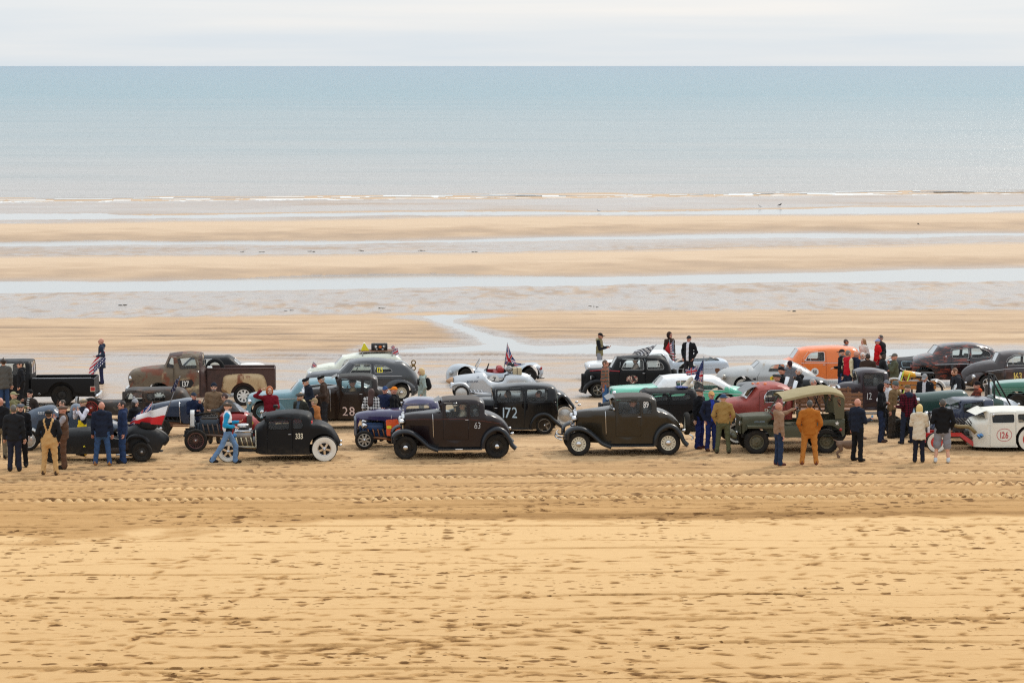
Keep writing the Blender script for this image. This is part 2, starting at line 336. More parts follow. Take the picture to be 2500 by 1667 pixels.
# --- standing water sheets
s = NT('still_water'); s.set(Base_Color=(.30, .31, .31, 1), Roughness=.07, Specular_IOR_Level=.6, IOR=1.33)
s.bump(s.noise(s.coord('Object', (.6, 1.6, 1)), 2.2, 3), .10, .05); still = s.m
names = {1: 'stream', 2: 'tidal_pool', 3: 'tidal_pool', 4: 'tidal_pool'}
labs = {1: 'shallow stream of seawater crossing the sand behind the cars', 2: 'wide tidal pool nearest to the cars', 3: 'narrow tidal pool between the two dry sand bars', 4: 'thin tidal pool nearest to the surf'}
for k in (1, 2, 3, 4):
    q = quads[np.all(PB[k].reshape(-1)[quads] > .12, 1)]
    if len(q) == 0: continue
    uq, inv = np.unique(q, return_inverse=True)
    co = np.stack([X, Y, Z], -1).reshape(-1, 3)[uq].copy()
    co[:, 2] = ZB.reshape(-1)[uq]-.035
    tag(grid_mesh(names[k], co, inv.reshape(-1, 4), still), labs[k], 'water', None, 'structure')
# --- the sea
sy = [0.0]
while sy[-1] < 60000: sy.append(sy[-1] + max(.35, sy[-1]*.022))
sy = np.array(sy); su = np.concatenate([-side[::-1]*1.0, np.linspace(-1, 1, 161), side])
SX = su[None, :]*(20+(BY[-1]+sy[:, None])*.21); yb = BY[-1] + SX*.17*np.exp(-sy[:, None]/400) - 2.5*(fbm(SX/12, SX*0+3, 4, 91)-.5)*np.exp(-sy[:, None]/30)
SY = yb + sy[:, None]; amp = .12*np.exp(-sy[:, None]/50)
SZ = SEA + .02 + amp*(fbm(SX/9, SY/2.2, 3, 93)-.5) + .20*np.exp(-((sy[:, None]-4-3*vnoise(SX/15, SX*0, 4))/1.0)**2)*sm(.35, .7, vnoise(SX/10, SX*0+1, 6)) - .12*np.exp(-sy[:, None]/.5)
NS, MS = SX.shape; ii = np.arange(NS*MS).reshape(NS, MS)
sq = np.stack([ii[:-1, :-1], ii[:-1, 1:], ii[1:, 1:], ii[1:, :-1]], -1).reshape(-1, 4)
s = NT('sea'); oc = s.coord('Object')
sepn = s.n('ShaderNodeSeparateXYZ'); s.l(oc, sepn.inputs[0]); yy = sepn.outputs[1]
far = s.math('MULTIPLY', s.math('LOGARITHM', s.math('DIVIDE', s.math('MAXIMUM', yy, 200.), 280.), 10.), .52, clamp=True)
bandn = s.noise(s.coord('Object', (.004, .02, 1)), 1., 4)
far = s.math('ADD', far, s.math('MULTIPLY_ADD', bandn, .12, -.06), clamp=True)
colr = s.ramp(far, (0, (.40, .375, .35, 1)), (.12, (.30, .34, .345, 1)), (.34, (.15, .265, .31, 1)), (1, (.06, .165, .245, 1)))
wa = s.noise(s.coord('Object', (.22, .9, 1)), 1.0, 6, .65); wb = s.noise(s.coord('Object', (.25, 1, 1)), .018, 11, .74); wc = s.noise(s.coord('Object', (.3, 1, 1)), .05, 8, .72)
colr = s.mix(s.ramp(wc, (.48, 0.), (.72, .55)), colr, s.mix(1, colr, (.62, .78, .84, 1), 'MULTIPLY'))
colr = s.mix(s.math('MULTIPLY', s.attr('shore')[0], .6), colr, (.26, .15, .075, 1))
flk = s.math('MULTIPLY', s.ramp(s.noise(s.coord('Object', (.12, .5, 1)), .35, 4, .6), (.66, 0.), (.74, 1.)), s.ramp(wb, (.45, 0.), (.6, 1.)))
colr = s.mix(s.math('MULTIPLY', flk, .55), colr, (.10, .17, .18, 1))
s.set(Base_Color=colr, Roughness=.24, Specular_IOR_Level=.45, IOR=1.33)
hh = s.math('ADD', s.math('MULTIPLY', wa, .35), s.math('ADD', s.math('MULTIPLY', wb, 9.), s.math('MULTIPLY', wc, 3.5)))
s.bump(hh, .5, .8)
shore = np.exp(-((sy[:, None]-5.5)/4.5)**2)*sm(.50, .62, fbm(SX/3.5, SY/1.6, 4, 111))
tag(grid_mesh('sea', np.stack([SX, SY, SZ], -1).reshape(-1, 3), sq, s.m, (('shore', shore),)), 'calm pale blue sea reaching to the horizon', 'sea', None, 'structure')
# --- foam where the last small wave runs out
s = NT('foam'); s.set(Base_Color=(.66, .67, .66, 1), Roughness=.8); s.bump(s.noise(s.coord('Object'), 3, 4), .6, .1)
fx = np.linspace(-80, 80, 1100); ft = np.array([-.7, -.45, -.2, .0, .2, .45, .8, 1.3, 2.2, 3.3, 4.4, 5.6, 7., 8.5])
FX, FT = np.meshgrid(fx, ft); fyb = BY[-1] + FX*.17 - 2.5*(fbm(FX/12, FX*0+3, 4, 91)-.5)
FY = fyb+FT+.5*(fbm(FX/2, FT, 3, 95)-.5); FZ = SEA + .05 + .06*np.exp(-((FT-.4)/.8)**2)*(fbm(FX/1.3, FT/1.1, 3, 97)) + .22*np.exp(-((FT-3.8)/.7)**2)*sm(.35, .7, vnoise(FX/10, FX*0+1, 6))+.02*(FT > 1)
keep = np.where(FT < .7, fbm(FX/3, FT/1.5+9, 4, 99) > .30, fbm(FX/4, FT/1.1, 5, 101) > .60)
jj = np.arange(FX.size).reshape(FX.shape); fq = np.stack([jj[:-1, :-1], jj[:-1, 1:], jj[1:, 1:], jj[1:, :-1]], -1)[keep[:-1, :-1]]
tag(grid_mesh('foam', np.stack([FX, FY, FZ], -1).reshape(-1, 3), fq.reshape(-1, 4), s.m), 'line of white foam where the sea meets the sand', 'foam', None, 'stuff')
# ================================================================== MATERIALS FOR THINGS
def pmat(name, col, rough=.5, metal=0., coat=0., var=.12, dust=.2, patina=None, bump=0., spec=.5, scale=3.):
    """paint, leather, cloth, rubber: colour with uneven wear and a film of sand low down"""
    key = name
    if key in MATS: return MATS[key]
    s = NT(name); o = s.coord('Object'); n = s.noise(o, scale, 5, .6)
    c = s.mix(s.math('MULTIPLY', n, var*2, clamp=True), col, tuple(min(1, x*1.5+.015) for x in col[:3])+(1,))
    c = s.mix(s.math('MULTIPLY', s.noise(o, scale*4.3, 3), var*1.6, clamp=True), c, tuple(x*.6 for x in col[:3])+(1,))
    if patina:
        for (pc, lo, hi, sc, strx) in patina:
            c = s.mix(s.ramp(s.noise(s.coord('Object', (1, 1, strx)), sc, 6, .65, .6), (lo, 0.), (hi, 1.)), c, pc)
    if dust:
        sp = s.n('ShaderNodeSeparateXYZ'); s.l(o, sp.inputs[0])
        f = s.math('MULTIPLY', s.ramp(sp.outputs[2], (0, 1.), (.5, 0.)), s.math('MULTIPLY', s.ramp(s.noise(o, 7, 4), (.35, 0.), (.75, 1.)), dust*1.2), clamp=True)
        c = s.mix(f, c, (.40, .30, .19, 1))
    s.set(Base_Color=c, Roughness=s.math('MULTIPLY_ADD', n, .25, rough-.12, clamp=True), Metallic=metal, Coat_Weight=coat, Coat_Roughness=.12, Specular_IOR_Level=spec)
    if bump: s.bump(s.noise(o, 40, 3), bump, .01)
    MATS[key] = s.m; return s.m
def attr_mat(name, rough=.8):
    if name in MATS: return MATS[name]
    s = NT(name); _, c = s.attr('print'); n = s.noise(s.coord('Object'), 9, 4)
    s.set(Base_Color=s.mix(s.math('MULTIPLY', n, .25), c, s.mix(1, c, (.6, .6, .6, 1), 'MULTIPLY')), Roughness=rough); MATS[name] = s.m; return s.m
def glass_mat(name='glass', tint=(.84, .88, .87), dirt=.03):
    if name in MATS: return MATS[name]
    s = NT(name); s.t.nodes.remove(s.b)
    t = s.n('ShaderNodeBsdfTransparent'); t.inputs[0].default_value = tint+(1,)
    g = s.n('ShaderNodeBsdfGlossy'); g.inputs['Roughness'].default_value = .04
    d = s.n('ShaderNodeBsdfDiffuse'); d.inputs[0].default_value = (.42, .40, .36, 1)
    f = s.n('ShaderNodeFresnel'); f.inputs[0].default_value = 1.5
    m1 = s.n('ShaderNodeMixShader'); s.l(s.math('MULTIPLY_ADD', f.outputs[0], .8, .0, clamp=True), m1.inputs[0]); s.l(t.outputs[0], m1.inputs[1]); s.l(g.outputs[0], m1.inputs[2])
    m2 = s.n('ShaderNodeMixShader'); s.l(s.math('MULTIPLY', s.noise(s.coord('Object'), 5, 4), dirt*2, clamp=True), m2.inputs[0]); s.l(m1.outputs[0], m2.inputs[1]); s.l(d.outputs[0], m2.inputs[2])
    s.l(m2.outputs[0], s.out.inputs[0]); MATS[name] = s.m; return s.m
CHROME = pmat('chrome', (.62, .62, .63, 1), .16, 1., var=.1, dust=.05)
STEEL = pmat('dull_steel', (.30, .29, .28, 1), .42, .9, var=.25, dust=.05)
IRON = pmat('black_iron', (.011, .0105, .010, 1), .65, .2, var=.3, dust=.05)
RUBBER = pmat('tyre_rubber', (.0105, .010, .0097, 1), .85, var=.15, dust=.05, bump=.2, spec=.25)
WWALL = pmat('whitewall', (.70, .67, .60, 1), .6, dust=.25)
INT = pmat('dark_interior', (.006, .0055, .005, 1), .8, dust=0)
SEATM = pmat('worn_leather', (.05, .032, .022, 1), .6, dust=0)
RUST = pmat('rust', (.16, .065, .03, 1), .85, .1, var=.3)
WOOD = pmat('stake_wood', (.20, .085, .035, 1), .6, var=.3, dust=0, scale=6)
LAMP_R = pmat('red_lens', (.35, .01, .012, 1), .2, coat=.5, dust=.05)
LAMP_O = pmat('amber_lens', (.75, .16, .02, 1), .25, coat=.5, dust=.05)
LENS = pmat('lamp_lens', (.55, .56, .56, 1), .1, .3, coat=1., dust=.05)
GLASS = glass_mat(); DGLASS = glass_mat('dark_glass', (.20, .22, .22), .02)
WHITE = pmat('white_paint', (.72, .71, .67, 1), .5, dust=.1)
def col(r, g, b): return srgb(r, g, b)
# ================================================================== MESH KIT
class MB:
    def __init__(s): s.v = []; s.f = []; s.m = []; s.sm = []
    def add(s, v, f, m=0, smooth=True):
        b = len(s.v); s.v.extend(tuple(map(float, p)) for p in v); s.f.extend(tuple(b+i for i in q) for q in f); s.m.extend([m]*len(f)); s.sm.extend([smooth]*len(f)); return s
    def box(s, x0, x1, y0, y1, z0, z1, m=0, tap=0):
        t = tap
        v = [(x0, y0, z0), (x1, y0, z0), (x1, y1, z0), (x0, y1, z0), (x0+t, y0+t, z1), (x1-t, y0+t, z1), (x1-t, y1-t, z1), (x0+t, y1-t, z1)]
        return s.add(v, [(0, 3, 2, 1), (4, 5, 6, 7), (0, 1, 5, 4), (1, 2, 6, 5), (2, 3, 7, 6), (3, 0, 4, 7)], m, False)
    def rbox(s, x0, x1, y0, y1, z0, z1, r=.04, m=0):
        """box with rounded edges"""
        v = []; f = []; n = 4
        cx, cy, cz = (x0+x1)/2, (y0+y1)/2, (z0+z1)/2; hx, hy, hz = [(abs(a))/2-r for a in (x1-x0, y1-y0, z1-z0)]
        A = 16; B = 9
        for j in range(B):
            ph = -math.pi/2+math.pi*j/(B-1)
            for i in range(A):
                th = 2*math.pi*(i+.5)/A; d = (math.cos(ph)*math.cos(th), math.cos(ph)*math.sin(th), math.sin(ph))
                v.append((cx+math.copysign(hx, d[0])+d[0]*r, cy+math.copysign(hy, d[1])+d[1]*r, cz+(hz if ph > 1e-6 else -hz if ph < -1e-6 else 0)+d[2]*r))
        for j in range(B-1):
            for i in range(A): f.append((j*A+i, j*A+(i+1) % A, (j+1)*A+(i+1) % A, (j+1)*A+i))
        f.append(tuple(range(A-1, -1, -1))); f.append(tuple((B-1)*A+i for i in range(A)))
        return s.add(v, f, m)
    def tube(s, pts, r, n=8, m=0, cap=True, flat=None):
        P = [Vector(p) for p in pts]; rs = r if isinstance(r, (list, tuple)) else [r]*len(P)
        v = []; f = []; up = None
        for i, p in enumerate(P):
            d = (P[min(i+1, len(P)-1)]-P[max(i-1, 0)]).normalized()
            if up is None: up = d.orthogonal().normalized() if flat is None else Vector(flat)
            up = (up-d*up.dot(d)).normalized(); w = d.cross(up)
            for k in range(n):
                a = 2*math.pi*k/n; v.append(p+(up*math.cos(a)+w*math.sin(a))*rs[i])
        for i in range(len(P)-1):
            for k in range(n): f.append((i*n+k, i*n+(k+1) % n, (i+1)*n+(k+1) % n, (i+1)*n+k))
        if cap: f.append(tuple(range(n-1, -1, -1))); f.append(tuple((len(P)-1)*n+k for k in range(n)))
        return s.add(v, f, m)
    def bar(s, a, b, w, h, m=0, up=(0, 0, 1)):
        a, b = Vector(a), Vector(b); d = (b-a).normalized(); sx = d.cross(Vector(up)).normalized(); u = sx.cross(d)
        v = [p+sx*i*w/2+u*j*h/2 for p in (a, b) for i, j in ((-1, -1), (1, -1), (1, 1), (-1, 1))]
        return s.add(v, [(3, 2, 1, 0), (4, 5, 6, 7), (0, 1, 5, 4), (1, 2, 6, 5), (2, 3, 7, 6), (3, 0, 4, 7)], m, False)
    def lathe(s, prof, c=(0, 0, 0), axis='y', n=24, m=0, closed=False, sc=(1, 1)):
        """prof: list of (radius, along)"""
        v = []; f = []
        for (r, a) in prof:
            for k in range(n):
                t = 2*math.pi*k/n; p, q = r*math.cos(t)*sc[0], r*math.sin(t)*sc[1]
                w = (p, a, q) if axis == 'y' else (a, p, q) if axis == 'x' else (p, q, a)
                v.append((w[0]+c[0], w[1]+c[1], w[2]+c[2]))
        L = len(prof)
        for i in range(L if closed else L-1):
            for k in range(n):
                j = (i+1) % L; f.append((i*n+k, j*n+k, j*n+(k+1) % n, i*n+(k+1) % n))
        return s.add(v, f, m)
    def ball(s, c, r, sc=(1, 1, 1), m=0, n=12):
        v = []; f = []; B = n//2+1
        for j in range(B):
            ph = -math.pi/2+math.pi*j/(B-1)
            for i in range(n):
                th = 2*math.pi*i/n; v.append((c[0]+r*sc[0]*math.cos(ph)*math.cos(th), c[1]+r*sc[1]*math.cos(ph)*math.sin(th), c[2]+r*sc[2]*math.sin(ph)))
        for j in range(B-1):
            for i in range(n): f.append((j*n+i, j*n+(i+1) % n, (j+1)*n+(i+1) % n, (j+1)*n+i))
        return s.add(v, f, m)
    def poly(s, pts, y0, y1, m=0):
        """flat plate of an x-z outline between y0 and y1"""
        n = len(pts); v = [(x, y0, z) for x, z in pts]+[(x, y1, z) for x, z in pts]
        tri = [tuple(t) for t in fill2d(pts, [], None)[1]]; V2 = None
        f = [t[::-1] for t in tri]+[tuple(i+n for i in t) for t in tri]+[(i, (i+1) % n, (i+1) % n+n, i+n) for i in range(n)]
        return s.add(v, f, m, False)
    def build(s, name, mats, parent=None):
        o = mesh_obj(name, s.v, s.f, mats, parent, s.m, False); o.data.polygons.foreach_set('use_smooth', s.sm); return o
def arcs(pts, step=.07, closed=False):
    """smooth path through points; a third entry marks a sharp corner"""
    n = len(pts); P = [np.array(p[:2], float) for p in pts]; C = [len(p) > 2 for p in pts]
    if not closed: C[0] = C[-1] = True
    segs = range(n if closed else n-1); out = []
    for i in segs:
        a, b = P[i], P[(i+1) % n]
        pa = P[i-1] if not C[i] else a-(b-a); pb = P[(i+2) % n] if not C[(i+1) % n] else b+(b-a)
        L = np.linalg.norm(b-a); k = max(1, int(math.ceil(L/step)))
        ta = (b-pa); tb = (pb-a)
        ta = ta/max(1e-9, np.linalg.norm(ta))*L; tb = tb/max(1e-9, np.linalg.norm(tb))*L
        for j in range(k):
            t = j/k; h = t*t*(3-2*t)
            out.append(a*(2*t**3-3*t*t+1)+ta*(t**3-2*t*t+t)+b*(-2*t**3+3*t*t)+tb*(t**3-t*t))
    if not closed: out.append(P[-1])
    return [tuple(p) for p in out]
def rpoly(pts, rad=.05, k=4):
    """polygon with rounded corners"""
    out = []; n = len(pts)
    for i in range(n):
        p = np.array(pts[i][:2], float); a = np.array(pts[i-1][:2], float)-p; b = np.array(pts[(i+1) % n][:2], float)-p
        la, lb = np.linalg.norm(a), np.linalg.norm(b); r = min(rad, la*.45, lb*.45); s_, e = p+a/la*r, p+b/lb*r
        for j in range(k+1):
            t = j/k; out.append(tuple(s_*(1-t)**2+p*2*t*(1-t)+e*t*t))
    return out
def inpoly(q, poly):
    q = np.asarray(q, float); x, y = q[:, 0], q[:, 1]; r = np.zeros(len(q), bool); P = np.asarray(poly, float)
    for (x0, y0), (x1, y1) in zip(P, np.roll(P, -1, 0)):
        if y0 == y1: continue
        c = ((y0 > y) != (y1 > y)) & (x < (x1-x0)*(y-y0)/(y1-y0)+x0); r ^= c
    return r
def fill2d(outer, holes, step=.08):
    loops = [list(outer)]+[list(h) for h in holes]; V = []; E = []
    for L in loops:
        b = len(V); V += [tuple(p[:2]) for p in L]; E += [(b+i, b+(i+1) % len(L)) for i in range(len(L))]
    nb = len(V)
    if step:
        A = np.array(V); x0, z0 = A[:nb].min(0); x1, z1 = A[:nb].max(0)
        gx, gz = np.meshgrid(np.arange(x0, x1, step), np.arange(z0, z1, step)); G = np.stack([gx.ravel(), gz.ravel()], 1)
        ok = inpoly(G, outer)
        for h in holes: ok &= ~inpoly(G, h)
        G = G[ok]
        if len(G):
            d = np.sqrt(((G[:, None, :]-A[None])**2).sum(2)).min(1); V += [tuple(p) for p in G[d > step*.45]]
    ov, oe, of, *_ = delaunay_2d_cdt([Vector(p) for p in V], E, [], 0, 1e-6)
    ov = np.array([tuple(p) for p in ov]); of = np.array([t for t in of])
    c = ov[of].mean(1); ok = inpoly(c, outer)
    for h in holes: ok &= ~inpoly(c, h)
    return ov, of[ok]
def inset(poly, d):
    P = np.array([p[:2] for p in poly]); a = np.roll(P, 1, 0); b = np.roll(P, -1, 0)
    area = (P[:, 0]*b[:, 1]-b[:, 0]*P[:, 1]).sum(); t = b-a; L = np.maximum(1e-9, np.linalg.norm(t, axis=1))[:, None]
    nrm = np.stack([-t[:, 1], t[:, 0]], 1)/L*(1 if area > 0 else -1)
    return [tuple(p) for p in P+nrm*d]
# ------------------------------------------------------------------ glyphs for painted numbers
GLY = {}
def make_glyphs(chars):
    tmp = []
    for bold in (0, 1, 2):
        for ch in chars:
            cu = bpy.data.curves.new('glyph', 'FONT'); cu.body = ch; cu.size = 1.4; cu.offset = (0, .022, -.02)[bold]; cu.resolution_u = 3
            o = bpy.data.objects.new('glyph', cu); COL.objects.link(o); tmp.append((bold, ch, o))
    dg = bpy.context.evaluated_depsgraph_get()
    for bold, ch, o in tmp:
        me = bpy.data.meshes.new_from_object(o.evaluated_get(dg)); v = np.array([tuple(p.co)[:2] for p in me.vertices])
        GLY[bold, ch] = (v, [tuple(p.vertices) for p in me.polygons]); bpy.data.meshes.remove(me)
    for _, _, o in tmp:
        cu = o.data; bpy.data.objects.remove(o); bpy.data.curves.remove(cu)
make_glyphs('0123456789ABDEKLMNORSTUVWY')
# ================================================================== CAR KIT
ZR = {1: (0, 800, 4.125), 2: (280, 800, 4.1275), 3: (580, 800, 4.1275), 4: (840, 800, 4.126), 5: (1250, 800, 4.1267), 6: (1600, 800, 4.1275), 7: (1880, 800, 4.125), 8: (2140, 800, 4.125),
      'a': (40, 920, 7.465), 'b': (220, 920, 7.465), 'c': (400, 940, 8.254), 'd': (1080, 820, 8.4), 'e': (1420, 820, 6.19), 'f': (1740, 830, 6.19), 'g': (2100, 820, 5.88), 'h': (2240, 930, 8.71)}
WCACHE = {}
ALL_CARS = {}
class Car:
    """local frame: x to the rear, y away from the camera side, z up; origin under the middle of the front axle"""
    def __init__(s, name, label, z, fx, fy, wb, track=1.42, yaw=3.5, cat='car'):
        ox, oy, k = ZR[z]; s.k = k; s.fx, s.fy = fx, fy
        p = place(ox+fx/k, oy+fy/k); s.s = scale_at(p)*k; s.wb = wb; s.tr = track; ALL_CARS[label] = s
        a = R(yaw); s.root = bpy.data.objects.new(name, None); s.root.empty_display_size = .3; COL.objects.link(s.root)
        y = p[1]+track/2*math.cos(a); x = p[0]-track/2*math.sin(a)
        s.root.location = (x, y, float(ground(y))); sl = (ground(y+1)-ground(y-1))/2
        s.root.rotation_euler = (math.atan(sl), 0, a); tag(s.root, label, cat)
    def p(s, zx, zy, *c): return ((zx-s.fx)/s.s, (s.fy-zy)/s.s*1.012)+tuple(c)
    def ps(s, *pts): return [s.p(*q) for q in pts]
    def L(s, d): return d/s.s
    # ---- body shell
    def body(s, top, zb, plan, tumble=((0, 0), (.8, 0), (1.7, .12)), r=.07, crown=.05, mat=None, arches=(), doors=(), windows=(), shields=(), matfn=None, mats=None, step=.08, name='body', trim=None, glass=None, open_top=None, floor=True, parent=None, trim_r=.011, roof_drop=.105):
        parent = parent or s.root; mats = mats or [mat]; glass = glass or GLASS
        wt = max([max(q[1] for q in (w[0] if isinstance(w, tuple) else w)) for w in windows], default=99)   # the roof middle stands higher in view than its near edge
        def low(q): return (q[0], q[1] if q[1] < wt else max(q[1]-roof_drop, min(q[1], wt+.045)))+tuple(q[2:])
        s.low = lambda q: low(q)[:2]; top = [low(q) for q in top]; shields = [(low(a[0]), low(a[1]))+tuple(a[2:]) for a in shields]
        T = arcs(top, step); s.T = T; TA = np.array(T)
        xs = np.linspace(TA[:, 0].min(), TA[:, 0].max(), 400); zt = np.full(400, -9.)
        for (x0, z0), (x1, z1) in zip(T[:-1], T[1:]):
            lo, hi = min(x0, x1), max(x0, x1); i = (xs >= lo-1e-9) & (xs <= hi+1e-9)
            if hi-lo < 1e-9: continue
            zt[i] = np.maximum(zt[i], z0+(z1-z0)*(xs[i]-x0)/(x1-x0))
        zt = np.where(zt < -5, TA[:, 1].max(), zt)
        px, pw = zip(*[(q[0], q[1]) for q in plan]); pf = arcs([(a, b) for a, b in plan], .05); pfx = np.array([a for a, b in pf]); pfw = np.array([b for a, b in pf])
        tz, tw = zip(*tumble)
        def side(x, z, over=0.):
            x = np.asarray(x, float); z = np.asarray(z, float)
            w = np.interp(x, pfx, pfw)-np.interp(z, tz, tw); e = np.maximum(0, np.interp(x, xs, zt)-z)
            q = np.where(e < r, r-np.sqrt(np.maximum(0, r*r-(r-np.minimum(e, r))**2)), 0)
            return np.maximum(w-np.minimum(q, w*.8), .02)+over
        s.side = side; s.zt = lambda x: float(np.interp(x, xs, zt))
        # lower edge with wheel openings
        xr, xf = T[-1][0], T[0][0]; bot = []
        def zb_at(x): return zb if not isinstance(zb, (list, tuple)) else float(np.interp(x, [q[0] for q in zb], [q[1] for q in zb]))
        last = xr
        def run(x0, x1):
            n = int(abs(x0-x1)/.12)
            for j in range(1, n): xx = x0+(x1-x0)*j/n; bot.append((xx, zb_at(xx)))
        for cx, cz, ra in sorted(arches, reverse=True):
            h = max(-ra*.98, min(ra*.98, zb_at(cx)-cz)); dx = math.sqrt(ra*ra-h*h); a0 = math.atan2(h, dx)
            if cx+dx < last: run(last, cx+dx)
            for j in range(15):
                a = a0+(math.pi-2*a0)*j/14; q = (cx+ra*math.cos(a), cz+ra*math.sin(a))
                if xf+.01 < q[0] < xr-.01: bot.append(q)
            last = cx-dx
        if last > xf: run(last, xf)
        outer = list(T)+bot
        dl = [rpoly(d, .05) for d in doors]; wl = [rpoly(w[0] if isinstance(w, tuple) else w, .06 if not isinstance(w, tuple) else w[1]) for w in windows]
        def inside(w, d): return inpoly([np.mean(w, 0)], d)[0]
        wd = [next((i for i, d in enumerate(dl) if inside(w, d)), -1) for w in wl]
        near_holes = dl+[w for w, i in zip(wl, wd) if i < 0]
        mb = MB()
        def panel(mb_, o, h, sgn, over=0., m=None):
            v, f = fill2d(o, h, step); y = side(v[:, 0], v[:, 1], over)*sgn
            V = np.stack([v[:, 0], y, v[:, 1]], 1); f = f if sgn > 0 else f[:, ::-1]
            f = f[:, ::-1]
            if matfn: 
                c = v[f].mean(1)
                for mi in range(len(mats)):
                    g = [tuple(q) for q, cc in zip(f, c) if matfn(cc[0], cc[1], 1) == mi]
                    if g: mb_.add(V, g, mi)
            else: mb_.add(V, [tuple(q) for q in f], 0)
        panel(mb, outer, near_holes, -1); panel(mb, outer, wl, 1)
        # the strip over the top
        NY = 9; ts = np.linspace(-1, 1, NY); nT = len(T)
        rows = []
        for i, (x, z) in enumerate(T):
            a, b = TA[max(i-1, 0)], TA[min(i+1, nT-1)]; d = (b-a)/max(1e-9, np.linalg.norm(b-a)); n = (-d[1], d[0])
            w = float(side(x, z)); rows.append([(x+n[0]*crown*(1-t*t), w*t, z+n[1]*crown*(1-t*t)) for t in ts])
        V = [q for rw in rows for q in rw]; sh = []
        for (A, B, *o) in shields:
            ia = int(np.argmin(((TA-np.array(A[:2]))**2).sum(1))); ib = int(np.argmin(((TA-np.array(B[:2]))**2).sum(1))); sh.append((min(ia, ib), max(ia, ib), o[0] if o else 'windshield'))
        op = []
        if open_top:
            for A, B in open_top:
                ia = int(np.argmin(((TA-np.array(A[:2]))**2).sum(1))); ib = int(np.argmin(((TA-np.array(B[:2]))**2).sum(1))); op.append((min(ia, ib), max(ia, ib)))
        for i in range(nT-1):
            for j in range(NY-1):
                if any(a <= i < b and 0 < j < NY-2 for a, b, _ in sh): continue
                if any(a <= i < b for a, b in op): continue
                cx, cz = (T[i][0]+T[i+1][0])/2, (T[i][1]+T[i+1][1])/2
                mb.add([V[i*NY+j], V[i*NY+j+1], V[(i+1)*NY+j+1], V[(i+1)*NY+j]], [(0, 1, 2, 3)], matfn(cx, cz, 0) if matfn else 0)
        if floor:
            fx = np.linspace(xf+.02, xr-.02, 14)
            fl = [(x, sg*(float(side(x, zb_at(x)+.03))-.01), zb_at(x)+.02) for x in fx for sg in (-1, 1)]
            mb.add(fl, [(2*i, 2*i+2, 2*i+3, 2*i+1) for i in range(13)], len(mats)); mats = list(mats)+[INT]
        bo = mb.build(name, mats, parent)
        bm = bmesh.new(); bm.from_mesh(bo.data); bmesh.ops.remove_doubles(bm, verts=bm.verts, dist=.0015); bmesh.ops.recalc_face_normals(bm, faces=bm.faces); bm.to_mesh(bo.data); bm.free()
        s.bo = bo
        for a, b, nm in sh:
            g = MB(); vv = [V[i*NY+j] for i in range(a, b+1) for j in range(1, NY-1)]; q = NY-2
            g.add([(x, y, z-.004) for x, y, z in vv], [(i*q+j, i*q+j+1, (i+1)*q+j+1, (i+1)*q+j) for i in range(b-a) for j in range(q-1)])
            go = g.build(nm, glass, parent)
            fr = MB(); ring = [V[i*NY+1] for i in range(a, b+1)]+[V[b*NY+j] for j in range(2, NY-1)]+[V[i*NY+NY-2] for i in range(b-1, a-1, -1)]+[V[a*NY+j] for j in range(NY-3, 0, -1)]
            fr.tube(ring, .014, 5, cap=False); fr.build('window_trim', trim or mats[0], go)
        for i, d in enumerate(dl):
            dm = MB(); panel(dm, inset(d, .007), [w for w, k in zip(wl, wd) if k == i], -1, .002)
            dm.build('door', mats, parent)
        for w in wl:
            for sg in (-1, 1):
                v, f = fill2d(inset(w, -.004), [], .15); y = (side(v[:, 0], v[:, 1])-.012)*sg; g = MB()
                g.add(np.stack([v[:, 0], y, v[:, 1]], 1), [tuple(q) for q in (f if sg > 0 else f[:, ::-1])]); go = g.build('window', glass, parent)
                if sg < 0:
                    fr = MB(); ww = w+w[:1]; fr.tube([(x, -float(side(x, z))-.002, z) for x, z in ww], trim_r, 5, cap=False); fr.build('window_trim', trim or mats[0], go)
        return bo
    # ---- fittings
    def seat(s, x, z, w=.6, h=.55, mat=None, n=2, depth=.45):
        for sg in ((-1, 1) if n == 2 else (0,)):
            yc = sg*w*.5; q = MB(); ww = w*.46 if n == 2 else w*.95
            q.rbox(x, x+depth, yc-ww, yc+ww, z-.12, z+.05, .05); q.rbox(x+depth-.08, x+depth+.09, yc-ww, yc+ww, z-.05, z+h, .06); q.build('seat', mat or SEATM, s.root)
    def steer(s, x, z, y=-.32, r=.19):
        q = MB(); ring = [(x+.07*math.sin(a), y+r*math.cos(a), z+r*math.sin(a)) for a in np.linspace(0, 2*math.pi, 19)]
        q.tube(ring, .014, 5, cap=False); q.tube([(x, y-r, z), (x, y+r, z)], .01, 5); q.tube([(x, y, z), (x-.35, y, z-.25)], .018, 6); q.build('steering_wheel', INT, s.root)
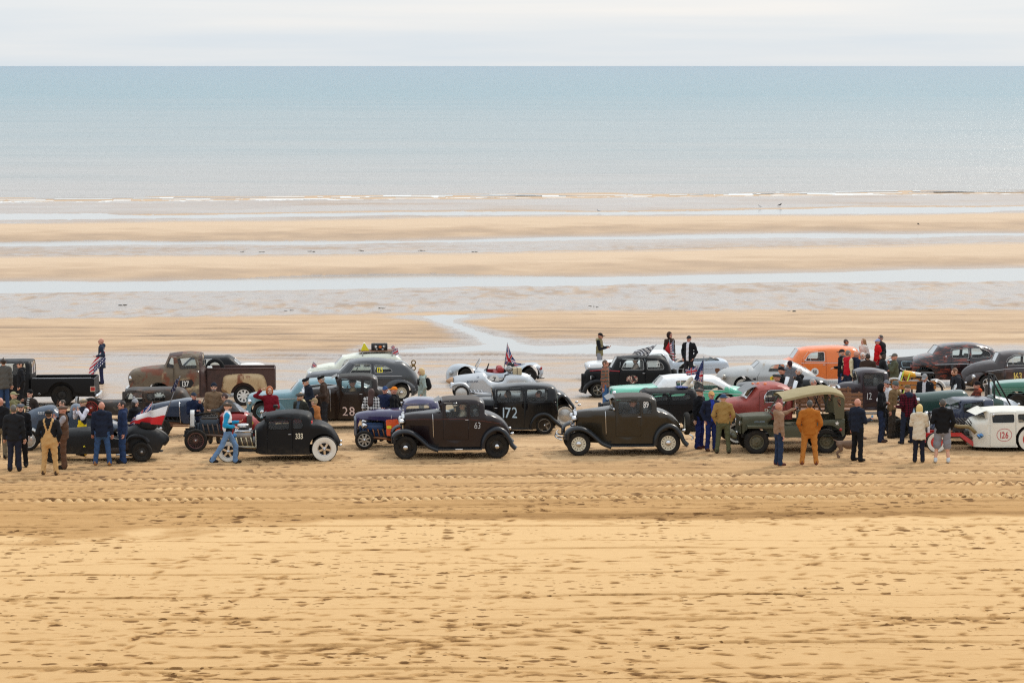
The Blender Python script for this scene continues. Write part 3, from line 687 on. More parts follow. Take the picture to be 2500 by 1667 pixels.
    def text(s, t, zx, zy, hpx, mat, bold=1, asp=.85, gap=.10, over=.008, shear=0., name='race_number', italic_y=0., yfix=None, tilt=0.):
        x0, z0 = s.p(zx, zy); h = s.L(hpx); pen = 0; mb = MB(); items = []
        for ch in t:
            if ch == ' ': pen += .4; continue
            v, f = GLY[bold, ch]; x1, x2 = v[:, 0].min(), v[:, 0].max(); items.append((v-[x1-pen, 0], f)); pen += x2-x1+gap
        tot = pen-gap; H = 1.0
        for v, f in items:
            X_ = (v[:, 0]-tot/2)*h*asp; Zq = (v[:, 1]-.49)*h/H; X_ = X_+Zq*shear
            jt = .022*h; X_ = X_+jt*np.sin(Zq/h*9+zx)+.5*jt*np.sin(X_/h*17+zy); Zq = Zq+jt*np.sin(X_/h*8+zy*.7)
            X2 = X_*math.cos(tilt)-Zq*math.sin(tilt); Z2 = X_*math.sin(tilt)+Zq*math.cos(tilt)
            XX = x0+X2; ZZ = z0+Z2; yy = -(s.side(XX, ZZ)+over) if yfix is None else np.full(len(XX), yfix)
            mb.add(np.stack([XX, yy, ZZ], 1), f, 0, False)
        return mb.build(name, mat, s.root)
    def disc(s, zx, zy, rx, ry, mat, over=.005, name='roundel', ring=0.):
        x0, z0 = s.p(zx, zy); a = np.linspace(0, 2*math.pi, 33)[:-1]; rx, ry = s.L(rx), s.L(ry)
        o = [(x0+rx*math.cos(t), z0+ry*math.sin(t)) for t in a]; h = [[(x0+(rx-ring)*math.cos(t), z0+(ry-ring)*math.sin(t)) for t in a]] if ring else []
        v, f = fill2d(o, h, .08 if not ring else None); mb = MB(); mb.add(np.stack([v[:, 0], -(s.side(v[:, 0], v[:, 1])+over), v[:, 1]], 1), [tuple(q[::-1]) for q in f]); return mb.build(name, mat, s.root)
    def decal(s, pts, mat, over=.006, name='decal'):
        v, f = fill2d(pts, [], .08); mb = MB(); mb.add(np.stack([v[:, 0], -(s.side(v[:, 0], v[:, 1])+over), v[:, 1]], 1), [tuple(q[::-1]) for q in f]); return mb.build(name, mat, s.root)
    def strip(s, pts, r=.008, mat=None, name='chrome_strip', over=.004):
        P = arcs(pts, .1); mb = MB(); mb.tube([(x, -float(s.side(x, z))-over, z) for x, z in P], r, 5); return mb.build(name, mat or CHROME, s.root)
    def handle(s, zx, zy, w=.09, mat=None):
        x, z = s.p(zx, zy); y = -float(s.side(x, z)); mb = MB(); mb.tube([(x-w/2, y-.03, z), (x+w/2, y-.03, z)], .011, 6); mb.tube([(x+w/2-.015, y+.01, z), (x+w/2-.015, y-.03, z)], .01, 6); mb.build('door_handle', mat or CHROME, s.root)
    def mirror(s, x, y, z, mat=None):
        mb = MB(); mb.lathe([(0, -.02), (.045, -.018), (.055, 0), (.05, .01), (0, .012)], (x, y-.06, z+.05), 'x', 12); mb.tube([(x, y+.02, z-.02), (x, y-.06, z+.03)], .007, 5); mb.build('mirror', mat or CHROME, s.root)
    def fender(s, path, yi, yo, drop=.10, mat=None, crown=.035, far=True, name='fender', step=.06, skirt=0.):
        P = np.array(arcs(path, step)); n = len(P)
        for sg in ((-1, 1) if far else (-1,)):
            v = []
            for i in range(n):
                a, b = P[max(i-1, 0)], P[min(i+1, n-1)]; d = (b-a)/max(1e-9, np.linalg.norm(b-a)); nr = (-d[1], d[0])
                for (f_, h) in ((0, -.02), (.12, .35*crown), (.35, .9*crown), (.55, crown), (.75, .75*crown), (.9, 0), (.97, -.3*drop), (1, -drop), (.97, -drop-.004)):
                    v.append((P[i][0]+nr[0]*h, sg*(yi+(yo-yi)*f_), P[i][1]+nr[1]*h))
            K = 9; f = [(i*K+j, i*K+j+1, (i+1)*K+j+1, (i+1)*K+j) for i in range(n-1) for j in range(K-1)]
            if sg > 0: f = [q[::-1] for q in f]
            MB().add(v, f).build(name, mat, s.root)
    def bulge(s, outline, depth=.14, rr=.16, mat=None, name='fender', hole=None, far=True, base=0.):
        """swollen wing panel standing proud of the body side"""
        o = arcs(outline, .07, True); v, f = fill2d(o, [[(hole[0]+hole[2]*math.cos(a), hole[1]+hole[2]*math.sin(a)) for a in np.linspace(0, 2*math.pi, 41)[:-1]]] if hole else [], .06); A = np.array(o)
        d = np.sqrt(((v[:, None, :]-A[None])**2).sum(2)).min(1); t = np.clip(d/rr, 0, 1); out = depth*np.sqrt(np.maximum(0, 1-(1-t)**2))-.02
        if hole:
            cx, cz, ra = hole
            q = np.hypot(v[:, 0]-cx, v[:, 1]-cz); out = np.where(q < ra*1.25, depth*.98-.02, out)
        for sg in ((-1, 1) if far else (-1,)):
            MB().add(np.stack([v[:, 0], sg*(s.side(v[:, 0], v[:, 1])+out+base), v[:, 1]], 1), [tuple(q) for q in (f if sg > 0 else f[:, ::-1])]).build(name, mat, s.root)
    def wheel(s, x, r, style='steel', w=.17, rim=.55, rimmat=None, wall=None, hub=None, y=None, far=True, cap=.3, z=None, tyre=None, nspk=5, lugs=False):
        rimmat = rimmat or IRON; hub = hub or CHROME; y = s.tr/2-w/2 if y is None else y; tyre = tyre or RUBBER
        key = (round(r, 3), style, w, rim, rimmat.name, wall, hub.name, cap, tyre.name, nspk, lugs)
        if key not in WCACHE:
            rr = r*rim; h = w/2; parts = []
            t = MB(); prof = [(rr, -h*.62), (rr+.012, -h*.8), ((rr+r)/2, -h), (r-.028, -h*.93), (r-.007, -h*.72), (r, -h*.4), (r, h*.4), (r-.007, h*.72), (r-.028, h*.93), ((rr+r)/2, h), (rr+.012, h*.8), (rr, h*.62)]
            t.lathe(prof, n=36, closed=True)
            if lugs:
                for k in range(30):
                    a = 2*math.pi*k/30
                    for sg in (-1, 1):
                        aa = a+(.1 if sg > 0 else 0); c, d = math.cos(aa), math.sin(aa)
                        t.bar((c*(r+.004), sg*h*.15, d*(r+.004)), (math.cos(aa+.06)*(r-.012), sg*h*1.0, math.sin(aa+.06)*(r-.012)), .03, .022, up=(c, 0, d))
            parts.append(('tyre', t, tyre))
            if wall:
                q = MB(); q.lathe([(rr+.006, -h*.84), (rr+.03, -h*.95), ((rr+r)/2, -h-.004), (rr+(r-rr)*wall, -h*.985-.003)], n=36); parts.append(('whitewall', q, WWALL))
            q = MB(); q.lathe([(rr*1.02, -h*.78), (rr*.97, -h*.84), (rr*.90, -h*.72), (rr*.86, -h*.3), (rr*.86, h*.6), (rr*1.0, h*.7)], n=30)
            if style == 'steel':
                q.lathe([(rr*.87, -h*.3), (rr*.78, -h*.22), (rr*.62, -h*.5), (rr*.45, -h*.58), (rr*.2, -h*.5), (0.001, -h*.5)], n=30)
                for k in range(12):
                    a = 2*math.pi*k/12; q.ball((rr*.7*math.cos(a), -h*.42, rr*.7*math.sin(a)), rr*.05, (1, .5, 1), 1, 6)
            elif style == 'disc':
                q.lathe([(rr*.93, -h*.74), (rr*.8, -h*.86), (rr*.4, -h*1.1), (0.001, -h*1.2)], n=30)
            elif style in ('spoke', 'slot', 'wire'):
                nk = {'spoke': nspk, 'slot': nspk, 'wire': 20}[style]; wd = {'spoke': .30, 'slot': .26, 'wire': .045}[style]
                q.lathe([(rr*.87, h*.1), (rr*.3, h*.0), (0.001, h*.0)], n=24, m=1)
                for k in range(nk):
                    a = 2*math.pi*k/nk+.3; c, d = math.cos(a), math.sin(a)
                    q.bar((c*rr*.18, -h*.55, d*rr*.18), (c*rr*.9, -h*.5, d*rr*.9), rr*wd, .02 if style != 'wire' else .012, up=(0, 1, 0))
                q.lathe([(rr*.30, -h*.2), (rr*.30, -h*.62), (rr*.2, -h*.7), (0.001, -h*.7)], n=18)
            parts.append(('rim', q, rimmat))
            if cap:
                c_ = MB(); c_.lathe([(rr*cap, -h*.5), (rr*cap, -h*.75), (rr*cap*.8, -h*1.0), (rr*cap*.4, -h*1.15), (0.001, -h*1.2)], n=20); parts.append(('hub_cap', c_, hub))
            data = []
            for nm, m_, ma in parts:
                o = m_.build(nm, [ma, IRON] if nm == 'rim' else [ma]); data.append((nm, o.data)); bpy.data.objects.remove(o)
            WCACHE[key] = data
        for sg in ((-1, 1) if far else (-1,)):
            e = bpy.data.objects.new('wheel', None); e.empty_display_size = .1; COL.objects.link(e); e.parent = s.root; e.location = (x, sg*y, r-.012 if z is None else z); e.rotation_euler = (0, random.uniform(0, 6), math.pi if sg > 0 else 0)
            for nm, d in WCACHE[key]:
                o = bpy.data.objects.new(nm, d); COL.objects.link(o); o.parent = e
        return e
    def axle(s, x, z, mat=None, r=.035):
        MB().tube([(x, -s.tr/2+.05, z), (x, s.tr/2-.05, z)], r, 8).build('axle', mat or IRON, s.root)
    def lamp(s, x, y, z, r=.09, mat=None, depth=.16, far=True, lens=None, ax=-1):
        for sg in ((-1, 1) if far else (-1,)):
            q = MB(); q.lathe([(r*1.0, ax*.0), (r*1.06, ax*-.01), (r*.98, -ax*depth*.35), (r*.6, -ax*depth*.8), (.001, -ax*depth)], (x, sg*y, z), 'x', 18); o = q.build('headlamp', mat or CHROME, s.root)
            g = MB(); g.lathe([(r*.99, ax*.003), (r*.6, ax*.022), (.001, ax*.03)], (x, sg*y, z), 'x', 18); g.build('lens', lens or LENS, o)
    def tail(s, x, y, z, r=.045, far=True):
        for sg in ((-1, 1) if far else (-1,)):
            q = MB(); q.lathe([(.001, -.09), (r*.8, -.05), (r, 0), (r*.7, .02), (.001, .03)], (x, sg*y, z), 'x', 12); q.build('tail_lamp', CHROME, s.root)
    def bumper(s, x, z, w=.75, h=.06, curve=.1, mat=None, sgn=-1):
        a = np.linspace(-1, 1, 13); q = MB(); q.tube([(x+(-sgn)*curve*t*t, t*w, z) for t in a], h*.5, 8); q.build('bumper', mat or CHROME, s.root)
    def part(s, name, mb, mat): return mb.build(name, mat, s.root)
    def rails(s, x0, x1, z=.42, y=.36, mat=None):
        for sg in (-1, 1): MB().bar((x0, sg*y, z), (x1, sg*y, z), .06, .11).build('chassis_rail', mat or IRON, s.root)
    def engine(s, x0, x1, z0, z1, mat=None, cover=None, headers=None, cleaner=None, n=4, pipe_z=None, pipe_x=None, w=.22):
        m = mat or STEEL; L = x1-x0; H = z1-z0
        q = MB(); q.rbox(x0, x1, -w*.7, w*.7, z0, z0+H*.72, .03)
        for sg in (-1, 1): q.rbox(x0+.03, x1-.03, sg*w*.75-.08, sg*w*.75+.08, z0+H*.38, z0+H*.75, .03)
        q.rbox(x0-.1, x0, -.10, .10, z0+.05, z0+H*.5, .03); q.lathe([(.11, -.03), (.12, 0), (.11, .02), (.02, .02)], (x0-.13, 0, z0+H*.3), 'x', 16); q.lathe([(.07, -.03), (.08, 0), (.02, .02)], (x0-.13, -.16, z0+H*.55), 'x', 12)
        q.rbox(x1-.05, x1+.45, -.15, .15, z0, z0+H*.45, .06); q.build('engine_block', [m], s.root)
        for sg in (-1, 1): MB().rbox(x0+.04, x1-.04, sg*w*.85-.07, sg*w*.85+.07, z0+H*.72, z0+H*.86, .03).build('valve_cover', cover or STEEL, s.root)
        q = MB(); q.rbox(x0+L*.2, x1-L*.2, -.12, .12, z0+H*.7, z0+H*.9, .03)
        for k in range(4): q.tube([(x0+L*(.15+.22*k), -w*.9, z0+H*.8), (x0+L*(.2+.2*k), -w*.3, z0+H*1.0), (x0+L*.5, 0, z0+H*.95)], .012, 5)
        q.build('intake', IRON, s.root)
        if cleaner:
            c = MB(); c.lathe([(.02, -.10), (.05, -.06), (.06, -.02), (.15, -.015), (.165, .0), (.165, .06), (.15, .075), (.03, .08), (.001, .09)], ((x0+x1)/2, 0, z1), 'z', 20); c.build('air_cleaner', cleaner, s.root)
        if headers:
            pz = z0+H*.12 if pipe_z is None else pipe_z; px = x1+.3 if pipe_x is None else pipe_x
            for k in range(n):
                xx = x0+L*(k+.5)/n; MB().tube([(xx, -w*.9, z0+H*.5), (xx+.02, -w*1.35, z0+H*.45), (xx+.08, -w*1.5, pz+.02)], .024, 7).build('exhaust_header', headers, s.root)
            MB().tube([(x0+.05, -w*1.5, pz+.03), (x1, -w*1.55, pz), (px, -w*1.75, pz-.05)], [.03, .042, .05], 10).build('exhaust_pipe', headers, s.root)
    def grille(s, x, w, z0, z1, mat=None, core=None, shell=.05, n=9, top=None):
        """upright radiator shell with a core of thin bars"""
        mat = mat or CHROME; o = [(-w, z0), (w, z0), (w, z1-.08), (w*.75, z1-.02), (0, z1+.01), (-w*.75, z1-.02), (-w, z1-.08)]
        out = rpoly(o, .06); inn = inset(out, .035); nn = len(out); v = []; f = []
        for xx, lp in ((x-.012, inn), (x-.02, out), (x+shell, out)): v += [(xx, p, q) for p, q in lp]
        for a in (0, 1):
            for i in range(nn): f.append((a*nn+i, a*nn+(i+1) % nn, (a+1)*nn+(i+1) % nn, (a+1)*nn+i))
        MB().add(v, f).build('radiator_shell', mat, s.root)
        c = MB(); c.box(x, x+.03, -w+.03, w-.03, z0+.03, z1-.06)
        for k in range(n): y = -w+.05+(2*w-.1)*k/(n-1); c.box(x-.010, x+.002, y-.004, y+.004, z0+.03, z1-.07, 1)
        c.build('radiator_core', [INT, STEEL], s.root)
    def louvers(s, x0, x1, z0, z1, n=16, mat=None):
        q = MB()
        for k in range(n):
            x = x0+(x1-x0)*k/(n-1); y = -float(s.side(x, (z0+z1)/2)); q.add([(x, y-.001, z0), (x+.028, y-.02, z0+.01), (x+.028, y-.02, z1-.01), (x, y-.001, z1), (x+.03, y, z0), (x+.03, y, z1)], [(0, 1, 2, 3), (1, 4, 5, 2)], 0, False)
        q.build('louvers', mat, s.root)
# ================================================================== THE CARS
def M63(pts): return [((q[0]-620)/351, (1322-q[1])/351*1.012)+tuple(q[2:]) for q in pts]
def coupe30(C, paint, fpaint, fenders=True, roofmat=None, chrome_rad=True, hoodx=1.0, trim=None, visor=True):
    """five-window coupe of about 1930"""
    top = M63([(604, 1180, 1), (600, 920, 1), (640, 903), (880, 878), (985, 868, 1), (990, 862, 1), (962, 742, 1), (974, 724), (1020, 710), (1180, 702), (1330, 707), (1386, 732), (1410, 785), (1414, 885, 1), (1500, 905), (1590, 955), (1650, 1025), (1672, 1100), (1662, 1180, 1)])
    w1 = M63([(1022, 783), (1240, 780), (1242, 906), (1024, 912)]); w2 = M63([(1266, 780), (1362, 784), (1364, 905), (1268, 906)])
    dr = M63([(998, 768), (1252, 766), (1254, 1135), (998, 1135)])
    roofmat = roofmat or paint
    zr = M63([(0, 735)])[0][1]
    C.body(top, M63([(0, 1205)])[0][1], [(-.06, .27), (.4, .38), (.78, .56), (1.1, .66), (1.7, .70), (2.2, .69), (2.6, .60), (2.95, .42), (3.1, .34)],
           [(0, 0), (1.15, .0), (1.3, .02), (1.75, .07)], .05, .035, mats=[paint, roofmat], matfn=lambda x, z, sd: 1 if (sd == 0 and z > 1.64 and 1.0 < x < 2.2) else 0,
           doors=[dr], windows=[w1, w2], shields=[(top[5], top[6])], trim=trim or paint)
    if visor:
        q = MB(); x, z = C.low(top[6]); q.add([(x-.14, -.5, z-.02), (x-.14, .5, z-.02), (x+.03, .57, z+.07), (x+.03, -.57, z+.07), (x-.13, -.5, z-.035), (x-.13, .5, z-.035)], [(0, 1, 2, 3), (0, 4, 5, 1)], 0, False); C.part('sun_visor', q, paint)
    C.seat(1.62, .78, .6, .5, n=1); C.steer(1.28, 1.16)
    C.rails(-.3, 3.0, .47, .34)
    if chrome_rad: C.grille(-.09, .26, .48, 1.24, CHROME, shell=.07)
    C.lamp(-.16, .33, 1.02, .10); MB().tube([(-.12, -.36, .93), (-.12, .36, .93)], .016, 6).build('lamp_bar', CHROME, C.root)
    MB().lathe([(.03, 0), (.035, .03), (.012, .05), (.012, .08), (.03, .10), (.001, .12)], (-.05, 0, 1.24), 'z', 12).build('radiator_cap', CHROME, C.root)
    C.axle(0, .34); C.axle(C.wb, .34)
    C.strip(M63([(895, 880), (903, 1130)]), .011, CHROME, 'cowl_band')
    C.louvers(*[q for q in (M63([(660, 0)])[0][0], M63([(850, 0)])[0][0], M63([(0, 1130)])[0][1], M63([(0, 1000)])[0][1])], 18, paint)
    if fenders:
        C.fender(M63([(488, 1160), (497, 1085), (555, 1045), (635, 1037), (715, 1065), (795, 1128), (865, 1188), (955, 1224)]), .40, .80, .09, fpaint)
        C.fender(M63([(1382, 1222), (1392, 1140), (1438, 1060), (1528, 1016), (1610, 1042), (1668, 1118), (1695, 1178), (1735, 1216)]), .56, .82, .09, fpaint)
        x0, x1 = M63([(950, 0)])[0][0], M63([(1388, 0)])[0][0]
        for sg in (-1, 1):
            q = MB(); q.rbox(x0, x1, min(sg*.60, sg*.83), max(sg*.60, sg*.83), .255, .295, .018); q.build('running_board', fpaint, C.root)
            q = MB(); q.add([(x0-.25, sg*.62, .40), (x1, sg*.66, .50), (x1, sg*.64, .28), (x0, sg*.60, .28)], [(0, 1, 2, 3)]); q.build('splash_apron', fpaint, C.root)
    C.tail(3.08, .62, .70); C.handle_at = M63([(1235, 935)])[0]
    mb = MB(); x, z = C.handle_at; y = -float(C.side(x, z)); mb.tube([(x-.05, y-.03, z), (x+.05, y-.03, z)], .011, 6); mb.tube([(x+.035, y+.01, z), (x+.035, y-.03, z)], .01, 6); mb.build('door_handle', CHROME, C.root)
BLACK = pmat('satin_black_paint', col(15, 15, 17), .5, dust=.12, var=.05, spec=.22); GLOSSBLK = pmat('gloss_black_paint', col(8, 8, 10), .22, coat=.15, dust=.1, var=.04, spec=.3)
BLUEBLK = pmat('blue_black_paint', col(17, 21, 28), .3, coat=.2, dust=.1, var=.05, spec=.3)
CREAMT = pmat('cream_number_paint', col(222, 212, 190), .7, dust=0, var=.3, scale=14); SILVT = pmat('pale_number_paint', col(205, 208, 210), .7, dust=0, var=.3, scale=14)
BLUET = pmat('ice_blue_number_paint', col(176, 196, 208), .7, dust=0, var=.3, scale=14); BLKT = pmat('black_number_paint', col(18, 18, 20), .7, dust=0, var=.3, scale=14)
YELT = pmat('yellow_number_paint', col(236, 214, 40), .6, dust=0, var=.3, scale=14); PINKT = pmat('pinkish_number_paint', col(216, 188, 178), .7, dust=0, var=.3, scale=14)
REDT = pmat('red_number_paint', col(178, 38, 52), .6, dust=0, var=.3, scale=14); GOLDT = pmat('gold_number_paint', col(214, 186, 96), .6, dust=0, var=.3, scale=14)
# ---- 63
C = Car('coupe', 'dark maroon coupe with black fenders and the number 63', 4, 620, 1322, 2.62)
MAR = pmat('maroon_black_paint', col(26, 12, 13), .3, coat=.2, dust=.12, var=.06, spec=.3)
coupe30(C, MAR, BLUEBLK, roofmat=pmat('grey_roof_fabric', col(78, 72, 68), .8, dust=0))
C.wheel(0, .335, 'steel', .16, .62, BLACK, cap=.38); C.wheel(2.62, .35, 'steel', .18, .60, BLACK, cap=.38)
C.text('63', 1345, 990, 66, SILVT, 2, .8, .12, shear=.05)
C.strip(M63([(625, 948), (890, 935), (1250, 930), (1600, 985)]), .005, pmat('red_pinstripe', col(110, 52, 44), .5), 'pinstripe')
q = MB(); q.rbox(1.42, 1.63, -.845, -.825, .262, .30, .008); C.part('step_plate', q, CHROME)
# ---- 89
C = Car('coupe', 'olive brown coupe with cream wheels, spare tyre behind and the number 89 in its window', 5, 673, 1288, 2.6)
OLV = pmat('olive_brown_paint', col(42, 34, 21), .26, coat=.25, dust=.12, var=.06, spec=.3)
coupe30(C, OLV, pmat('dark_grey_fender_paint', col(24, 27, 30), .3, coat=.2, dust=.1, var=.06, spec=.3), roofmat=pmat('grey_roof_fabric', col(78, 72, 68)))
CRW = pmat('cream_wheel_paint', col(208, 200, 178), .4, dust=.3)
for xx, rr in ((0, .345), (2.6, .355)): C.wheel(xx, rr, 'slot', .16, .60, CRW, cap=.42, nspk=14)
C.text('89', 1353, 782, 62, WHITE, 1, .62, .1, over=-.004)
C.bumper(-.62, .47, .78, .05, .12); C.bumper(-.60, .56, .76, .035, .12); C.bumper(3.38, .45, .72, .05, .1, sgn=1)
for sg in (-1, 1): MB().tube([(-.6, sg*.4, .5), (-.25, sg*.34, .48)], .018, 6).build('bumper_bracket', IRON, C.root)
sp = C.wheel(3.22, .33, 'slot', .15, .6, CRW, y=0, far=False, z=.82, nspk=14); sp.name = 'spare_wheel'; sp.rotation_euler = (0, .12, math.pi/2)
C.mirror(1.02, -.62, 1.28); MB().lathe([(.10, 0), (.05, .06), (.02, .2), (.025, .26), (.001, .28)], (-.2, -.2, .82), 'x', 14).build('horn', CHROME, C.root)
# ---- 333
C = Car('coupe', 'matt black chopped coupe with bare engine, whitewall tyres and the number 333', 3, -93, 1352, 2.72)
top = C.ps((186, 1272, 1), (180, 1045, 1), (200, 1022), (262, 985), (292, 965, 1), (296, 958, 1), (262, 886, 1), (300, 868), (420, 852), (580, 843), (680, 858), (728, 905), (740, 985, 1), (830, 992), (915, 1030), (975, 1105), (1008, 1165), (1016, 1205), (985, 1222, 1))
C.body(top, C.ps((0, 1285))[0][1], [(.78, .50), (1.1, .62), (1.7, .69), (2.3, .68), (2.7, .58), (3.0, .46), (3.2, .38)], [(0, 0), (1.0, 0), (1.45, .10)], .06, .05, BLACK,
       arches=[(C.p(862, 0)[0], .36, .40)], doors=[C.ps((298, 925), (545, 915), (555, 1272), (298, 1275))], windows=[C.ps((306, 948), (520, 936), (523, 1030), (312, 1036)), C.ps((556, 926), (640, 926), (662, 965), (656, 1024), (560, 1028))], shields=[(top[5], top[6])])
q = MB(); x, z = C.low(top[6]); q.add([(x-.10, -.48, z-.04), (x-.10, .48, z-.04), (x+.05, .54, z+.04), (x+.05, -.54, z+.04)], [(0, 1, 2, 3)], 0, False); C.part('sun_visor', q, BLUEBLK)
REDI = pmat('red_interior', col(190, 40, 32), .7, dust=0)
C.seat(1.85, .62, .58, .52, REDI, 1); C.steer(1.5, .98)
q = MB(); q.box(1.15, 2.25, .50, .56, .95, 1.14); C.part('red_door_lining', q, REDI)
C.rails(-.25, 3.1, .30, .33); C.axle(0, .28, CHROME); C.axle(2.72, .36)
C.engine(.12, .68, .38, .92, STEEL, CHROME, pmat('bright_header', col(196, 182, 150), .35, .8), pmat('polished_cleaner', col(205, 206, 205), .3, .7), pipe_x=1.2, pipe_z=.36)
C.grille(-.12, .24, .42, .98, BLACK, shell=.06)
C.strip(C.ps((182, 1045), (184, 1225)), .012, CREAMT, 'cowl_band')
C.wheel(0, .31, 'spoke', .14, .60, CHROME, wall=.80, cap=.25, y=.66); C.wheel(2.72, .365, 'spoke', .22, .52, CHROME, wall=.86, cap=.22, y=.66)
C.text('333', 620, 1098, 56, CREAMT, 1, .72, .1); C.handle(525, 1080); C.lamp(-.1, .42, .62, .08); C.tail(3.2, .45, .42)
MB().tube([(.02, -.45, .42), (.8, -.4, .36)], .014, 6).tube([(.2, -.3, .78), (.78, -.35, .88)], .008, 5).build('radius_rod', STEEL, C.root)
MB().ball((.18, -.2, .70), .07, (1, 1, 1)).build('oil_filter', pmat('blue_filter', col(60, 130, 190), .4), C.root)
# ---- 28
C = Car('coupe', 'brown fenderless coupe with the number 28 on its door', 3, 681, 1030, 2.62)
BRN = pmat('brown_paint', col(36, 23, 15), .3, coat=.25, dust=.08, var=.06, spec=.3)
coupe30(C, BRN, BRN, fenders=False, roofmat=pmat('dark_roof_fabric', col(50, 50, 48), .8, dust=0), trim=IRON)
C.wheel(0, .35, 'steel', .16, .6, IRON); C.wheel(2.62, .36, 'steel', .18, .6, IRON); C.text('28', 1120, 845, 92, PINKT, 0, .9, .22)
# ---- 172
C = Car('sedan', 'black two-door sedan with the number 172 across its side', 5, -519, 1078, 2.6)
top = C.ps((-560, 1000, 1), (-560, 770, 1), (-500, 752), (-300, 742), (-175, 742, 1), (-172, 738, 1), (-185, 625, 1), (-160, 598), (-80, 576), (100, 562), (290, 566), (400, 590), (446, 640), (462, 740), (468, 860), (455, 980, 1))
C.body(top, C.ps((0, 1030))[0][1], [(-.12, .28), (.4, .40), (.85, .60), (1.2, .68), (2.2, .70), (2.8, .66), (3.05, .58)], [(0, 0), (1.0, 0), (1.6, .10)], .07, .05, GLOSSBLK,
       doors=[C.ps((-165, 622), (128, 618), (128, 1012), (-165, 1012))], windows=[C.ps((-147, 640), (118, 638), (118, 752), (-144, 758)), C.ps((152, 632), (366, 628), (366, 742), (154, 748))], shields=[(top[5], top[6])])
C.strip(C.ps((-165, 768), (100, 766), (462, 762)), .009, GLOSSBLK, 'belt_moulding')
C.seat(1.55, .70, .6, .5, n=2); C.seat(2.35, .70, .6, .5, n=1); C.steer(1.2, 1.05)
C.grille(-.15, .27, .42, 1.06, CHROME, shell=.08); C.lamp(-.2, .42, .90, .10)
C.fender(C.ps((-700, 1010), (-690, 930), (-600, 870), (-500, 865), (-400, 910), (-320, 990), (-250, 1030)), .38, .78, .08, GLOSSBLK)
C.fender(C.ps((182, 1030), (198, 950), (240, 890), (310, 866), (372, 880), (432, 935), (520, 1004)), .55, .79, .08, GLOSSBLK)
q = MB()
for sg in (-1, 1): MB().rbox(.85, 2.2, min(sg*.58, sg*.80), max(sg*.58, sg*.80), .15, .19, .018).build('running_board', GLOSSBLK, C.root)
CHR = pmat('black_spoke_chrome', col(120, 118, 114), .3, .8)
C.wheel(0, .285, 'spoke', .18, .68, CHR, cap=.2); C.wheel(2.6, .285, 'spoke', .18, .68, CHR, cap=.2); C.axle(0, .28); C.axle(2.6, .28)
C.text('172', -17, 860, 108, BLUET, 0, .82, .14); C.handle(-160, 815)
# car mostly hidden behind it
C = Car('roadster', 'black car with a plain silver disc wheel just behind the number 172 sedan', 5, -290, 985, 2.6)
top = C.ps((-420, 900, 1), (-420, 740), (-200, 700), (0, 690), (60, 700), (420, 660), (500, 675), (570, 730), (620, 800), (640, 860, 1))
C.body(top, .3, [(-.4, .3), (.5, .6), (2.2, .66), (2.7, .5), (3.1, .3)], mat=GLOSSBLK, r=.12, arches=[(2.62, .3, .36)])
C.fender(C.ps((420, 880), (440, 760), (490, 690), (545, 700), (600, 765), (645, 825)), .5, .8, .06, GLOSSBLK)
C.wheel(0, .31, 'steel', .17, .6); C.wheel(2.62, .315, 'disc', .17, .70, pmat('silver_disc', col(190, 190, 188), .35, .6, dust=.3), wall=.7, cap=0); C.tail(3.12, .5, .62)
# ---- purple hot rod
C = Car('hot_rod', 'purple hot rod with open engine bay and orange flame panel', 4, 205, 1224, 2.75)
PUR = pmat('purple_paint', col(38, 29, 78), .25, coat=.8, dust=.1)
top = C.ps((118, 1105, 1), (128, 905, 1), (160, 893), (330, 868), (560, 856), (585, 850, 1), (592, 845, 1), (618, 752, 1), (650, 722), (750, 708), (880, 716), (938, 760), (970, 850), (1080, 900), (1200, 1010), (1230, 1120), (1210, 1160, 1))
C.body(top, [(-.4, .84), (C.p(425, 0)[0], .80), (C.p(430, 0)[0], .36), (3.4, .36)], [(-.28, .22), (.3, .34), (1.0, .56), (1.4, .66), (2.2, .68), (2.8, .5), (3.1, .34)], [(0, 0), (1.0, 0), (1.5, .12)], .06, .05, PUR,
       doors=[C.ps((600, 780), (880, 775), (890, 1120), (600, 1120))], windows=[C.ps((610, 872), (632, 806), (660, 795), (850, 786), (880, 830), (872, 866))], shields=[(top[6], top[7])], arches=[(2.75, .36, .42)], floor=False)
FL = pmat('orange_flame_paint', col(226, 84, 32), .35, coat=.6, dust=.05, patina=[((.012, .01, .012, 1), .56, .6, 3.2, 1)])
q = MB(); q.poly(rpoly(C.ps((422, 938), (540, 930), (568, 1000), (565, 1105), (430, 1095)), .04), -.60, -.57); C.part('flame_panel', q, FL)
q = MB(); q.box(*[C.p(432, 0)[0], C.p(478, 0)[0]], -.606, -.602, C.p(0, 1025)[1], C.p(0, 995)[1]); C.part('sticker', q, YELT)
C.grille(-.28, .22, .34, .90, pmat('grey_grille_shell', col(120, 125, 135), .4, .5), shell=.05, n=7)
C.engine(.02, .6, .30, .80, pmat('blue_engine', col(34, 66, 110), .45), pmat('blue_engine', col(34, 66, 110)), pmat('copper_pipe', col(140, 92, 62), .4, .7), None, pipe_x=.95, pipe_z=.27)
C.rails(-.2, 3.0, .28, .32); C.axle(0, .26); C.axle(2.75, .33); C.lamp(-.05, .42, .66, .085); C.seat(1.7, .62, .58, .5, n=1)
ALLOY = pmat('cast_alloy', col(158, 156, 150), .4, .7, dust=.25)
C.wheel(0, .275, 'slot', .17, .68, ALLOY, cap=.25, nspk=8, y=.62); C.wheel(2.75, .33, 'slot', .24, .6, ALLOY, cap=.2, y=.62)
q = MB(); q.box(C.p(478, 0)[0], C.p(532, 0)[0], -.50, -.495, C.p(0, 925)[1], C.p(0, 895)[1]); C.part('sticker', q, WHITE)
